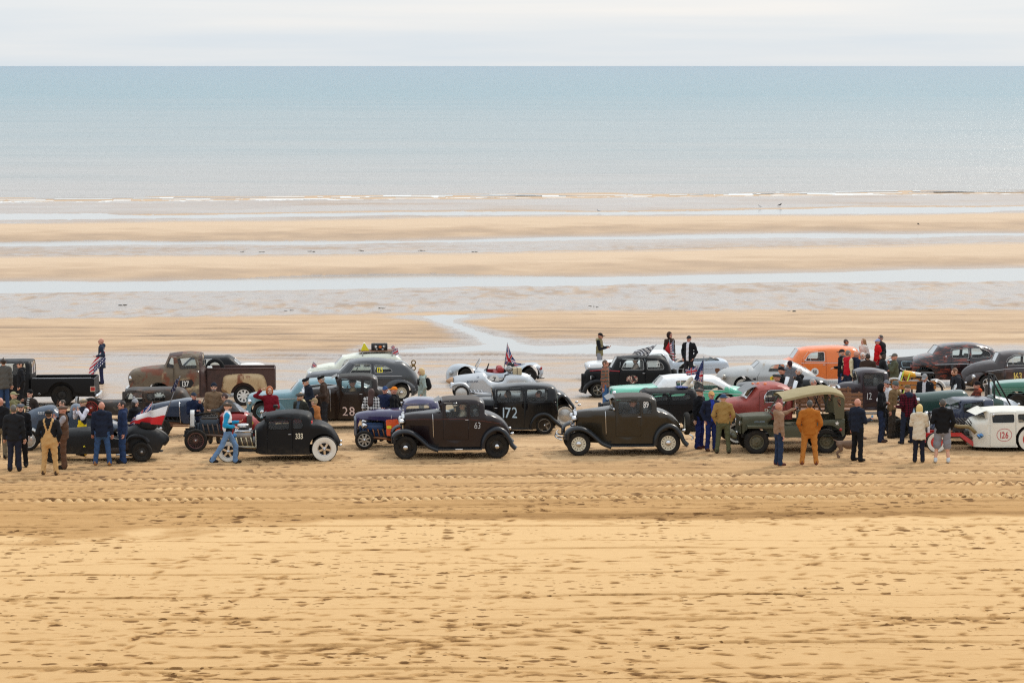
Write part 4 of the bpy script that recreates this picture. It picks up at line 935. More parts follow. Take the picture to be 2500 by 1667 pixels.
# ---- rat rod with a bare chassis
C = Car('hot_rod', 'bare chassis hot rod with white grille shell, maroon wire wheels and red tail', 2, 818, 1250, 2.0, yaw=4)
RED = pmat('red_body_paint', col(150, 26, 24), .4, coat=.3, dust=.15)
WM = pmat('maroon_wheel_paint', col(70, 22, 30), .5, dust=.3)
q = MB()
top = C.ps((1068, 1130, 1), (1070, 930, 1), (1090, 908), (1200, 892), (1300, 898), (1375, 940), (1445, 1012), (1470, 1060), (1440, 1110, 1))
C.body(top, .34, [(.7, .28), (.9, .36), (1.4, .36), (1.7, .22), (1.9, .08)], [(0, 0), (2, 0)], .08, .06, RED, open_top=[(C.ps((1110, 904))[0], C.ps((1290, 896))[0])])
C.disc(1365, 985, 28, 22, YELT, .006, 'emblem')
for a in (90, 210, 330): C.disc(1365+11*math.cos(R(a)), 985+8*math.sin(R(a)), 8, 7, BLKT, .010, 'emblem_mark')
C.grille(-.16, .23, .66, 1.14, WHITE, shell=.10, n=11)
C.rails(-.35, 1.9, .52, .30); C.axle(0, .33, IRON, .04); C.axle(2.0, .33)
C.engine(.1, .66, .48, 1.04, pmat('blue_grey_block', col(52, 64, 76), .5), pmat('dirty_engine', col(60, 55, 52), .6), pmat('rusty_pipe', col(96, 78, 66), .6, .4), None, pipe_x=.9, pipe_z=.42)
q = MB()
for k in range(7): q.tube([(-.1+.02*k, -.12, .98+.02*(k % 3)), (.2+.06*k, -.18, 1.08), (.3+.07*k, -.1, .9)], .012, 5)
C.part('hoses', q, IRON)
q = MB(); q.tube([(-.34, -.55, .44), (-.34, .55, .44)], .03, 6).tube([(-.34, -.4, .44), (.2, -.3, .42)], .02, 6); C.part('front_spring', q, IRON)
C.wheel(0, .335, 'wire', .14, .70, WM, cap=.14, y=.66); C.wheel(2.0, .335, 'wire', .16, .70, WM, cap=.14, y=.66)
C.seat(1.1, .62, .5, .4, n=1); C.steer(.95, 1.1, 0)
# ---- low black racer at the left
C = Car('racing_car', 'low black open racer with a spare tyre lying on its pointed tail', 'a', 660, 1562, 2.62, 1.30, yaw=3)
B = lambda *p: [C.p(x+1343.7, y, *c) for x, y, *c in p]     # points read on the neighbouring crop
top = C.ps((450, 1400, 1), (440, 1240), (500, 1120), (700, 1050), (930, 1030), (1340, 1010))+B((330, 1075), (470, 1120, 1), (690, 1010), (800, 960), (960, 980), (1130, 1005), (1250, 1075), (1340, 1150), (1362, 1210), (1300, 1290, 1))
C.body(top, C.p(0, 1430)[1], [(C.p(450, 0)[0], .20), (-.1, .30), (.6, .40), (1.6, .44), (2.4, .42), (3.0, .26), (3.5, .06)], [(0, 0), (.5, 0), (1., .06)], .10, .07, pmat('worn_black_paint', col(17, 17, 18), .45, var=.12, dust=.15, spec=.3), open_top=[(C.p(1343.7+340, 1075), C.p(1343.7+480, 1120))])
C.fender(B((660, 1190), (720, 1110), (850, 1080), (980, 1110), (1060, 1200)), .40, .66, .06, BLACK)
C.strip(B((320, 1095), (420, 1145), (560, 1165)), .008, WHITE, 'pinstripe')
C.wheel(0, .27, 'steel', .17, .58, IRON, cap=.25); C.wheel(C.p(1343.7+930, 0)[0], .292, 'steel', .18, .58, IRON, cap=.3, hub=STEEL); C.axle(0, .27); C.axle(C.p(2273, 0)[0], .29)
sp = C.wheel(C.p(1343.7+1000, 0)[0], .30, 'steel', .19, .55, IRON, y=0, far=False, z=C.p(0, 905)[1]-.05, cap=0); sp.name = 'spare_wheel'; sp.rotation_euler = (R(90), R(8), 0)
C.seat(C.p(1343.7+350, 0)[0], .34, .5, .3, n=1); C.decal(C.ps((1195, 1270), (1215, 1280), (1240, 1268), (1230, 1285), (1248, 1305), (1220, 1295), (1200, 1310), (1208, 1288)), YELT, .006, 'yellow_emblem')
MB().tube([(C.p(1800, 0)[0], -.5, .2), (C.p(2090, 0)[0], -.52, .17)], .03, 8).build('exhaust_pipe', CHROME, C.root)
# ---- grey blue open racer behind it
C = Car('racing_car', 'grey blue open racer with silver disc wheels at the far left', 'a', 215, 1345, 2.7, 1.3, yaw=4)
GB = pmat('grey_blue_paint', col(58, 72, 90), .4, coat=.3, dust=.2)
top = C.ps((60, 1180, 1), (70, 880), (160, 740), (360, 640), (640, 600), (740, 690), (960, 690, 1), (1000, 590), (1060, 570), (1230, 640), (1500, 780), (1900, 960), (2050, 1040), (2000, 1110, 1))
C.body(top, .34, [(-.2, .24), (.5, .36), (1.4, .42), (2.2, .36), (3.2, .06)], [(0, 0), (2, 0)], .14, .05, GB, open_top=[(C.p(745, 690), C.p(955, 690))])
q = MB(); x, z = C.p(700, 600); q.add([(x, -.3, z-.02), (x, .3, z-.02), (x+.06, .26, z+.24), (x+.06, -.26, z+.24)], [(0, 1, 2, 3)]); C.part('windscreen', q, GLASS)
SDISC = pmat('silver_disc', col(190, 190, 188))
C.wheel(0, .31, 'disc', .17, .70, SDISC, cap=.18); C.wheel(2.7, .33, 'disc', .17, .70, SDISC, cap=.18); C.axle(0, .31); C.axle(2.7, .33)
sp = C.wheel(C.p(1350, 0)[0], .30, 'wire', .15, .68, RED, y=.40, far=False, z=C.p(0, 600)[1], cap=.15); sp.name = 'spare_wheel'
C.text('REST', 440, 690, 48, SILVT, 1, .8, name='lettering')
C.fender(C.ps((60, 1110), (80, 1010), (180, 950), (300, 960), (380, 1010)), .42, .66, .04, SDISC)
# ---- blue open hot rod
C = Car('hot_rod', 'dark blue open roadster with long bonnet and rusty side rail', 'b', 1290, 1112, 2.5, yaw=4)
BLU = pmat('dark_blue_paint', col(30, 44, 66), .3, coat=.3, dust=.08)
top = C.ps((1110, 900, 1), (1100, 600), (1140, 560), (1400, 505), (1620, 470), (1780, 448), (1860, 470), (1900, 560, 1), (2350, 580), (2480, 560), (2640, 590), (2790, 680), (2900, 840), (2920, 950, 1))
C.body(top, [(-.4, .62), (.55, .62), (.56, .42), (4, .42)], [(-.3, .24), (.55, .44), (1.1, .64), (2.2, .68), (2.7, .5), (3.0, .36)], [(0, 0), (2, 0)], .09, .04, BLU, open_top=[(C.p(1900, 560), C.p(2350, 580))], floor=False)
C.strip(C.ps((1620, 475), (1640, 860)), .018, CHROME, 'bonnet_band'); C.grille(-.28, .24, .5, .98, BLU, shell=.06)
C.engine(-.05, .5, .42, .82, IRON, IRON, IRON); C.rails(-.4, 2.9, .42, .33, RUST)
q = MB(); q.rbox(C.p(1380, 0)[0], C.p(1800, 0)[0], -.66, -.60, C.p(0, 915)[1], C.p(0, 885)[1], .02); C.part('side_rail', q, RUST)
C.fender(C.ps((2420, 880), (2450, 700), (2560, 580), (2680, 620), (2800, 740), (2900, 880)), .5, .78, .06, BLU)
C.wheel(0, .30, 'steel', .15, .62, IRON); C.wheel(2.5, .33, 'steel', .17, .62, IRON); C.axle(0, .30); C.seat(1.6, .62, .58, .4, n=1); C.steer(1.25, 1.0)
# ---- rusty chopped sedan
C = Car('sedan', 'rust streaked dark chopped sedan standing in front of the rusty pickup', 2, -215, 955, 2.75); C.fy -= 42
PAT = pmat('bare_patina', col(44, 37, 31), .5, var=.2, dust=.05, spec=.3, patina=[(col(84, 56, 36), .52, .66, 1.8, 2), (col(150, 140, 124), .58, .74, 1.3, 1), (col(30, 30, 32), .56, .66, 1.1, 1)])
top = C.ps((-390, 900, 1), (-395, 780), (-370, 735), (-200, 722), (30, 722), (66, 722, 1), (72, 716, 1), (108, 612, 1), (150, 582), (300, 565), (480, 562), (600, 572), (680, 615), (728, 690), (780, 760), (810, 840), (800, 900, 1))
C.body(top, .22, [(-.6, .30), (0, .42), (.7, .60), (1.1, .68), (2.4, .70), (3.0, .58), (3.5, .36)], [(0, 0), (.8, 0), (1.35, .12)], .08, .05, PAT, doors=[C.ps((70, 608), (302, 604), (305, 900), (75, 900))],
       windows=[C.ps((84, 718), (112, 625), (275, 612), (284, 716)), C.ps((320, 620), (480, 616), (516, 662), (508, 704), (326, 708))], shields=[(top[6], top[7])], arches=[(2.75, .32, .38), (0, .32, .38)])
C.seat(1.35, .5, .58, .45, n=2); C.steer(1.1, .82); C.grille(-.6, .3, .3, .78, STEEL); C.wheel(0, .32, 'steel', .17, .6, RUST); C.wheel(2.75, .33, 'steel', .17, .6, RUST); C.handle(325, 760)
C.decal(C.ps((308, 720), (510, 712), (560, 780), (560, 900), (310, 900)), BLUEBLK, .004, 'painted_panel')
# ---- 137 pickup
C = Car('pickup_truck', 'rusty cream and brown pickup truck with the number 137 on its door', 2, 445, 790, 2.9, 1.55)
TP = [(col(112, 62, 40), .50, .60, 1.5, 1), (col(196, 178, 140), .56, .66, .9, 1), (col(58, 36, 28), .56, .68, 1.9, 1.5)]
RP = pmat('rusty_truck_paint', col(98, 84, 66), .6, var=.3, dust=.1, patina=TP); BR = pmat('brown_rust_paint', col(66, 40, 33), .6, var=.3, dust=.1, patina=[(col(40, 26, 22), .5, .7, 2, 1)])
top = C.ps((168, 660, 1), (150, 575), (140, 505), (158, 472), (195, 445), (340, 420), (498, 408, 1), (506, 404, 1), (556, 292, 1), (580, 262), (640, 250), (745, 243), (835, 252), (868, 290), (880, 400), (912, 470), (916, 700, 1))
C.body(top, C.p(0, 705)[1], [(C.p(140, 0)[0], .62), (-.8, .76), (0, .84), (.6, .86), (1.65, .86)], [(0, 0), (1.1, 0), (1.3, .08), (1.95, .22)], .10, .05, mats=[RP, BR], matfn=lambda x, z, sd: 1 if x > C.p(855, 0)[0] or (z > C.p(0, 300)[1] and x < C.p(680, 0)[0]) else 0,
       doors=[C.ps((592, 300), (820, 292), (866, 425), (868, 690), (602, 690))], windows=[C.ps((628, 318), (808, 302), (836, 418), (658, 426)), C.ps((520, 402), (556, 305), (598, 308), (612, 420))], shields=[(top[7], top[8]), (C.p(868, 300), C.p(879, 395), 'rear_window')], arches=[(0, .36, .46)])
C.seat(.95, .85, .7, .55, n=1); C.steer(.6, 1.2); C.wheel(0, .345, 'spoke', .2, .64, WHITE, cap=0, nspk=8); C.wheel(2.9, .345, 'spoke', .2, .64, WHITE, cap=0, nspk=8)
x0, x1 = C.p(922, 0)[0], C.p(1600, 0)[0]; zt, zf = C.p(0, 425)[1], C.p(0, 650)[1]
for sg in (-1, 1):
    q = MB(); q.box(x0, x1, min(sg*.66, sg*.62), max(sg*.66, sg*.62), zf-.06, zt); q.tube([(x0, sg*.66, zt), (x1, sg*.66, zt)], .03, 8); q.build('bed_side', BR, C.root)
q = MB(); q.box(x1, x1+.04, -.66, .66, zf, zt); C.part('tailgate', q, BR); q = MB(); q.box(x0, x0+.04, -.66, .66, zf, zt); C.part('bed_front', q, BR); q = MB(); q.box(x0, x1, -.64, .64, zf-.04, zf); C.part('bed_floor', q, BR)
side0 = C.side; C.side = lambda x, z, over=0.: np.full(np.shape(x), .66)
FRP = pmat('pale_rusted_fender', col(176, 150, 112), .6, var=.3, dust=.1, patina=[(col(120, 70, 40), .52, .60, 2.4, .6), (col(84, 50, 36), .60, .68, 3.5, 1)])
C.bulge(C.ps((1085, 660), (1084, 560), (1100, 500), (1180, 478), (1400, 472), (1490, 490), (1525, 560), (1540, 640), (1535, 665)), .22, .2, FRP, hole=(2.9, .36, .44)); C.side = side0
C.decal(C.ps((655, 535), (780, 525), (800, 560), (770, 605), (660, 610)), pmat('black_smudge', col(28, 27, 28), .8), .004, 'painted_patch')
C.text('137', 718, 566, 58, WHITE, 1, .74, .10, .012); C.handle(840, 445); C.lamp(C.p(158, 0)[0]-.02, .62, C.p(0, 515)[1], .09); C.bumper(C.p(140, 0)[0]-.1, C.p(0, 625)[1], .85, .12, .12)
q = MB(); q.lathe([(.20, -.09), (.30, -.09), (.33, 0), (.30, .09), (.20, .09)], (C.p(1000, 0)[0], .1, zt-.02), 'y', 24, closed=True); o = C.part('tyre_in_bed', q, RUBBER)
q = MB(); q.rbox(C.p(920, 0)[0], C.p(975, 0)[0], -.3, .1, zf, zt+.06, .05); C.part('sack', q, WHITE)
# ---- black pickup at the left edge
C = Car('pickup_truck', 'satin black pickup truck with square red tail lamp at the left edge', 1, 615-985, 797, 3.35, 1.62)
top = C.ps((-760, 700, 1), (-770, 520), (-740, 490), (-420, 470), (-300, 470, 1), (-295, 466, 1), (-180, 350, 1), (-150, 335), (60, 328), (270, 333), (296, 360), (304, 500), (306, 700, 1))
C.body(top, C.p(0, 740)[1], [(C.p(-770, 0)[0], .78), (-1.0, .88), (0, .93), (2.4, .93)], [(0, 0), (1.0, 0), (1.7, .2)], .08, .04, BLACK, windows=[C.ps((-160, 480), (-80, 365), (255, 365), (265, 480))], shields=[(top[5], top[6]), (C.p(292, 370), C.p(303, 480), 'rear_window')], arches=[(0, .38, .46)])
x0, x1 = C.p(312, 0)[0], C.p(940, 0)[0]; zt, zb = C.p(0, 520)[1], C.p(0, 705)[1]
o = rpoly([(x0, zb), (x0, zt), (x1, zt), (x1+.02, zt-.3), (x1+.03, zb)], .05); ar = [(3.35+.47*math.cos(a), .38+.47*math.sin(a)) for a in np.linspace(.25, math.pi-.25, 15)]
o = [(x0, zb), (x0, zt), (x1-.05, zt), (x1, zt-.06), (x1+.03, zb)]+[p for p in ar]
for sg in (-1, 1):
    v, f = fill2d(o, [], .1); q = MB(); yy = .93+.015*np.sin((v[:, 1]-zb)/(zt-zb)*math.pi); q.add(np.stack([v[:, 0], sg*yy, v[:, 1]], 1), [tuple(t) for t in f]); q.box(x0, x1-.03, min(sg*.70, sg*.915), max(sg*.70, sg*.915), zt-.03, zt+.004); q.box(x0, x1-.03, min(sg*.70, sg*.72), max(sg*.70, sg*.72), zb, zt-.03); q.build('bed_side', BLACK, C.root)
q = MB(); q.box(x1-.03, x1+.01, -.9, .9, zb, zt-.02); C.part('tailgate', q, BLACK); q = MB(); q.box(x0, x1-.03, -.7, .7, zb+.05, zb+.09); C.part('bed_floor', q, INT); q = MB(); q.box(x0-.01, x0+.02, -.9, .9, zb, zt-.01); C.part('bed_front', q, BLACK)
C.strip([(x0, zt+.02), (x1-.1, zt+.02)], .008, CHROME, 'chrome_strip'); C.side = lambda x, z, over=0.: .93
q = MB(); q.box(x1-.12, x1+.035, -.955, -.85, C.p(0, 650)[1], C.p(0, 598)[1]); o = C.part('tail_lamp', q, CHROME); MB().box(x1-.105, x1+.04, -.962, -.84, C.p(0, 643)[1], C.p(0, 605)[1]).build('lens', LAMP_R, o)
C.bumper(x1+.1, zb+.02, .9, .14, .03, sgn=1); C.wheel(0, .375, 'steel', .25, .55, IRON); C.wheel(3.35, .375, 'steel', .25, .55, IRON, cap=.2, hub=IRON)
C.seat(1.3, .95, .7, .5, n=1); MB().lathe([(.03, -.01), (.04, -.005), (.04, .01)], (C.p(395, 0)[0], -.945, C.p(0, 672)[1]), 'y', 14).build('fuel_cap', CHROME, C.root)
# ---- white sedan with a black roof behind the rusty pickup
C = Car('sedan', 'white sedan with black vinyl roof behind the rusty pickup', 2, 480, 690, 2.8, 1.5)
top = C.ps((300, 600, 1), (295, 480), (330, 450), (560, 432), (640, 428, 1), (648, 424, 1), (770, 308, 1), (820, 288), (960, 280), (1090, 281), (1145, 300), (1200, 345), (1262, 398, 1), (1300, 392), (1440, 392), (1500, 412), (1520, 470), (1515, 600, 1))
C.body(top, .25, [(C.p(295, 0)[0], .66), (-.3, .84), (2.8, .86), (C.p(1520, 0)[0], .72)], [(0, 0), (.85, 0), (1.4, .2)], .08, .03, mats=[WHITE, BLACK], matfn=lambda x, z, sd: 1 if z > C.p(0, 402)[1] and C.p(650, 0)[0] < x < C.p(1270, 0)[0] else 0, windows=[C.ps((770, 330), (880, 325), (880, 412), (690, 415)), C.ps((898, 326), (1040, 322), (1112, 412), (900, 415))], shields=[(top[5], top[6]), (top[11], top[12], 'rear_window')], trim=CHROME, arches=[(0, .31, .37), (2.8, .31, .37)])
C.seat(1.6, .6, .65, .45); C.wheel(0, .31, 'steel', .18, .6, IRON); C.wheel(2.8, .31, 'steel', .18, .6, IRON)
# ---- grey fastback 125
C = Car('fastback_car', 'dark grey fastback saloon with yellow 125 in its rear window and a wind-up key', 3, 903, 742, 2.6, 1.36)
GRY = pmat('dark_grey_paint', col(48, 50, 54), .34, coat=.4, dust=.1)
top = C.ps((722, 690, 1), (700, 600), (700, 520), (730, 488), (830, 470), (1000, 454), (1026, 458, 1), (1034, 454, 1), (1128, 352, 1), (1160, 328), (1220, 314), (1360, 308), (1480, 316), (1573, 332), (1673, 372), (1763, 452), (1812, 545), (1822, 620), (1800, 680, 1))
C.body(top, .24, [(C.p(700, 0)[0], .42), (-.3, .70), (.3, .78), (1.6, .80), (2.6, .72), (C.p(1822, 0)[0], .38)], [(0, 0), (.85, 0), (1.0, .04), (1.5, .22)], .09, .06, GRY, doors=[C.ps((1090, 470), (1170, 370), (1362, 364), (1366, 660), (1092, 665))],
       windows=[C.ps((1132, 466), (1178, 392), (1200, 379), (1344, 376), (1346, 464)), C.ps((1380, 384), (1480, 390), (1548, 424), (1562, 452), (1386, 462))], shields=[(top[7], top[8]), (C.p(1590, 338), C.p(1740, 430), 'rear_window')], arches=[(0, .30, .36), (2.6, .30, .35)], trim=pmat('grey_trim', col(150, 150, 148), .4, .5))
C.strip(C.ps((1000, 486), (1300, 487), (1660, 492)), .008); C.bulge(C.ps((1465, 680), (1480, 590), (1540, 535), (1640, 520), (1740, 555), (1800, 620), (1790, 690)), .12, .16, GRY, hole=(2.6, .30, .36)); C.bulge(C.ps((720, 680), (715, 560), (790, 505), (960, 520), (1070, 640), (1080, 690)), .1, .2, GRY, hole=(0, .3, .36))
C.wheel(0, .30, 'steel', .16, .62, CRW, cap=.4); C.wheel(2.6, .30, 'steel', .16, .62, CRW, cap=.4); C.text('125', 1437, 430, 50, YELT, 1, .72, .08, -.003); C.handle(1348, 520); C.seat(1.35, .6, .6, .5); C.seat(2.0, .62, .6, .4, n=1); C.steer(1.0, .95)
C.bumper(C.p(1822, 0)[0]+.12, C.p(0, 650)[1], .7, .09, .1, sgn=1); C.lamp(C.p(705, 0)[0]+.05, .6, C.p(0, 540)[1], .09)
q = MB(); BRS = pmat('brass', col(122, 96, 52), .45, .6, dust=0)
kx, kz = C.p(1762, 402); q.tube([(kx-.34, 0, kz-.04), (kx, 0, kz)], .018, 7)
for sg in (-1, 1):
    for a in (0,): q.tube([(kx+.06+.07*math.cos(t), 0, kz+sg*.10+.075*math.sin(t)) for t in np.linspace(0, 2*math.pi, 15)], .022, 6, cap=False)
q.rbox(kx, kx+.12, -.02, .02, kz-.05, kz+.05, .015); q.build('wind_up_key', BRS, C.root)
# ---- cream estate with roof rack
C = Car('estate_car', 'cream white estate car with plank roof rack behind the grey fastback', 3, 870, 655, 2.5, 1.35)
CRM = pmat('cream_paint', col(216, 218, 200), .35, coat=.4, dust=.08)
top = C.ps((725, 600, 1), (706, 520), (704, 470), (740, 430), (840, 400), (950, 382), (985, 384, 1), (990, 380, 1), (1062, 300, 1), (1100, 275), (1180, 258), (1300, 250), (1560, 250), (1620, 275), (1655, 350), (1668, 450), (1668, 610, 1))
C.body(top, .25, [(C.p(704, 0)[0], .45), (-.2, .68), (.4, .74), (2.6, .74), (C.p(1668, 0)[0], .66)], [(0, 0), (.85, 0), (1.5, .14)], .08, .05, CRM, windows=[C.ps((1045, 400), (1085, 330), (1110, 320), (1240, 318), (1240, 400)), C.ps((1270, 318), (1560, 322), (1600, 400), (1270, 400))], shields=[(top[7], top[8]), (C.p(1625, 285), C.p(1660, 390), 'rear_window')], trim=CHROME, arches=[(0, .30, .36), (2.5, .30, .36)])
C.bulge(C.ps((710, 590), (712, 480), (790, 425), (940, 430), (1000, 530), (1000, 600)), .10, .2, CRM, hole=(0, .3, .36)); C.wheel(0, .30, 'steel', .16, .62, CRW); C.wheel(2.5, .30, 'steel', .16, .62, CRW); C.seat(1.2, .6, .6, .5); C.lamp(C.p(712, 0)[0], .58, C.p(0, 465)[1], .09)
zr = C.zt(1.4)+.045; xa, xb = C.p(1262, 0)[0], C.p(1560, 0)[0]
for xx in (xa, xb):
    q = MB(); q.bar((xx, -.58, zr+.045), (xx, .58, zr+.045), .04, .03)
    for sg in (-1, 1): q.bar((xx, sg*.58, zr+.045), (xx, sg*.62, zr-.10), .04, .03, up=(1, 0, 0))
    q.build('rack_bar', STEEL, C.root)
for k in range(4):
    q = MB(); yy = -.5+k*.28; q.box(C.p(1222, 0)[0], C.p(1600, 0)[0], yy, yy+.22, zr+.062, zr+.085); q.build('plank', WOOD, C.root)
EST = C; ESTZ = zr+.085
# ---- teal fastback
C = Car('fastback_car', 'pale teal fastback car in front of the grey 125 car', 3, 250, 945, 2.75, 1.45)
TEAL = pmat('teal_paint', col(88, 126, 136), .3, coat=.5, dust=.05)
top = C.ps((120, 880, 1), (100, 800), (104, 735), (140, 695), (340, 674), (530, 662, 1), (538, 660, 1), (622, 562, 1), (660, 540), (760, 518), (940, 506), (1090, 530), (1240, 590), (1380, 660), (1450, 720), (1480, 800), (1460, 890, 1))
C.body(top, .26, [(C.p(104, 0)[0], .50), (-.1, .76), (.6, .84), (2., .84), (3., .66), (C.p(1480, 0)[0], .4)], [(0, 0), (.85, 0), (1.45, .24)], .12, .06, TEAL, windows=[C.ps((640, 660), (690, 590), (850, 575), (850, 660)), C.ps((880, 574), (1040, 590), (1120, 660), (880, 660))], shields=[(top[6], top[7]), (C.p(1130, 548), C.p(1320, 630), 'rear_window')], trim=CHROME, arches=[(0, .32, .38), (2.75, .32, .36)])
C.strip(C.ps((150, 735), (500, 716), (900, 712)), .009); C.bulge(C.ps((104, 880), (106, 770), (180, 722), (400, 735), (500, 830), (510, 890)), .08, .2, TEAL, hole=(0, .32, .38)); C.wheel(0, .32, 'steel', .17, .6, TEAL, cap=.45); C.wheel(2.75, .32, 'steel', .17, .6, TEAL, cap=.45); C.seat(1.5, .6, .62, .5); C.steer(1.2, .95); C.lamp(C.p(110, 0)[0], .6, C.p(0, 750)[1], .09)
C.bumper(C.p(95, 0)[0]-.08, C.p(0, 850)[1], .75, .09, .12)
# ---- silver roadster 7
C = Car('roadster', 'silver open sports car with red seat and a black 7 on its door', 'd', 490, 958, 2.43, 1.3)
SIL = pmat('silver_paint', col(168, 174, 180), .3, .55, coat=.4, dust=.08)
top = C.ps((112, 910, 1), (112, 800), (180, 680), (300, 628), (450, 628), (600, 660), (690, 690), (860, 738, 1), (1100, 768), (1290, 758), (1340, 690, 1), (1600, 645), (1800, 615), (1940, 618), (2060, 712), (2078, 760), (2050, 850, 1))
C.body(top, .14, [(C.p(112, 0)[0], .36), (-.3, .66), (.4, .74), (2.2, .74), (C.p(2078, 0)[0], .4)], [(0, 0), (.6, 0), (.8, .06)], .10, .05, SIL, open_top=[(C.p(880, 742), C.p(1320, 715))], arches=[(0, .27, .36), (2.43, .27, .38)])
REDS = pmat('red_seat_leather', col(150, 28, 28), .5, dust=0)
for sg in (-.33, .33): q = MB(); q.rbox(C.p(1060, 0)[0], C.p(1180, 0)[0], sg-.24, sg+.24, .22, .40, .06); q.rbox(C.p(1130, 0)[0], C.p(1270, 0)[0], sg-.24, sg+.24, .30, C.p(0, 655)[1], .09); q.build('seat', REDS, C.root)
q = MB(); q.box(C.p(900, 0)[0], C.p(1300, 0)[0], .60, .64, .2, C.p(0, 735)[1]); C.part('red_lining', q, REDS)
q = MB(); xa, za = C.p(690, 700); xb, zb2 = C.p(800, 510)
q.add([(xa, -.56, za), (xa, .56, za), (xb, .5, zb2), (xb, -.5, zb2)], [(0, 1, 2, 3)]); o = C.part('windscreen', q, GLASS); MB().tube([(xa, -.56, za), (xb, -.5, zb2), (xb, .5, zb2), (xa, .56, za)], .018, 6).build('frame', CHROME, o)
C.disc(1060, 888, 100, 92, WHITE); C.text('7', 1065, 890, 100, BLKT, 1, .95, over=.012); C.wheel(0, .27, 'steel', .16, .6, IRON); C.wheel(2.43, .27, 'steel', .16, .6, IRON); C.steer(C.p(930, 0)[0], .52, -.33); C.lamp(C.p(150, 0)[0], .50, C.p(0, 760)[1], .09, SIL)
MB().rbox(C.p(2050, 0)[0]-.06, C.p(2050, 0)[0]+.02, -.5, -.4, C.p(0, 715)[1], C.p(0, 655)[1], .02).build('tail_lamp', LAMP_R, C.root)
MB().tube([(C.p(1950, 0)[0], -.3, .12), (C.p(2110, 0)[0], -.3, .14)], .035, 8).build('exhaust_pipe', STEEL, C.root)
MB().lathe([(.13, -.12), (.145, -.02), (.14, .06), (.10, .12), (.001, .15)], (C.p(1420, 0)[0], -.2, C.p(0, 640)[1]), 'z', 18).build('crash_helmet', GLOSSBLK, C.root)
RDS = C
# ---- silver open racer lettered BROOKLANDS
C = Car('racing_car', 'silver open wheel racer with a tan beak nose and painted lettering', 'd', 390, 1330, 2.5, 1.3)
SL2 = pmat('pale_silver_paint', col(190, 193, 196), .35, .45, dust=.1)
top = C.ps((235, 1120, 1), (225, 920), (330, 872), (600, 838), (860, 812), (900, 850, 1), (1010, 955), (1250, 960), (1310, 835, 1), (1420, 815), (1700, 828), (1830, 900), (1960, 1050), (1990, 1120), (1960, 1180, 1))
C.body(top, C.p(0, 1230)[1], [(C.p(225, 0)[0], .20), (0, .28), (.8, .38), (1.9, .36), (2.5, .22), (2.8, .05)], [(0, 0), (2, 0)], .16, .05, SL2, open_top=[(C.p(920, 870), C.p(1290, 880))])
q = MB(); nx, nz = C.p(230, 935); q.lathe([(.17, 0), (.15, -.08), (.09, -.17), (.03, -.24), (.001, -.25)], (nx, 0, nz-.03), 'x', 16, sc=(1, .8)); C.part('nose_beak', q, pmat('tan_beak', col(186, 146, 110), .5, dust=0))
C.text('BROOKLANDS', 630, 955, 44, pmat('grey_lettering', col(70, 78, 100), .6, dust=0), 1, .55, .1, name='lettering', tilt=.05); C.text('108', 740, 862, 40, pmat('grey_lettering', col(70, 78, 100)), 2, .8, .1)
C.fender(C.ps((165, 1080), (200, 1010), (330, 972), (460, 985), (550, 1060)), .46, .66, .03, SL2)
C.wheel(0, .27, 'disc', .14, .74, SDISC, cap=0); C.wheel(2.45, .28, 'disc', .14, .74, SDISC, cap=0); C.axle(0, .27, STEEL); C.axle(2.45, .28, STEEL); C.engine(.25, .75, .2, .52, STEEL, CHROME, CHROME, None, pipe_x=1.1, w=.3)
q = MB(); q.rbox(C.p(1285, 0)[0], C.p(1400, 0)[0], -.26, .26, .42, C.p(0, 815)[1], .06); C.part('headrest', q, BLUEBLK); C.seat(C.p(1100, 0)[0], .36, .4, .3, n=1)
for xx in (1390, 1640): C.lamp(C.p(190, 0)[0]-.02, .34, C.p(0, 1010)[1], .08) if xx == 1390 else None
q = MB(); q.lathe([(.02, -.12), (.11, -.1), (.12, .1), (.02, .12)], (C.p(1395, 0)[0], -.1, C.p(0, 720)[1]), 'y', 16); C.part('tail_drum', q, STEEL)
q = MB(); xa, za = C.p(1465, 815); q.rbox(xa, C.p(1650, 0)[0], -.22, .22, za-.02, C.p(0, 690)[1], .02); o = C.part('wicker_hamper', q, pmat('wicker', col(182, 168, 138), .8, var=.35, dust=0, scale=30)); MB().box(C.p(1548, 0)[0], C.p(1560, 0)[0], -.226, .226, za-.02, C.p(0, 688)[1]).build('strap', SEATM, o)
# ---- 22
C = Car('sedan', 'matt black upright saloon with 22 in the rear window and an oval door badge', 'e', 250, 935, 2.2, 1.22)
top = C.ps((22, 860, 1), (58, 680), (92, 570), (130, 540), (300, 528), (470, 516), (556, 512, 1), (562, 506, 1), (560, 356, 1), (590, 330), (660, 305), (900, 290), (1090, 298), (1230, 345), (1325, 440), (1372, 570), (1400, 680), (1420, 800), (1400, 850, 1))
top[7:9] = C.ps((470, 500, 1), (552, 352, 1)); top[6] = C.p(462, 510, 1)
C.body(top, C.p(0, 800)[1], [(C.p(22, 0)[0], .16), (-.3, .24), (.3, .46), (.8, .58), (1.6, .62), (2.3, .56), (C.p(1420, 0)[0], .4)], [(0, 0), (.9, 0), (1.5, .12)], .08, .05, BLACK, doors=[C.ps((592, 365), (965, 350), (972, 792), (556, 792))], windows=[C.ps((604, 520), (640, 425), (685, 376), (932, 371), (946, 520)), C.ps((990, 392), (1150, 390), (1225, 432), (1254, 492), (1242, 520), (996, 520))], shields=[(top[7], top[8])], trim=pmat('grey_trim', col(150, 150, 148)))
C.strip(C.ps((140, 545), (300, 532), (580, 540)), .02, pmat('red_trim', col(150, 30, 44), .4), 'red_trim')
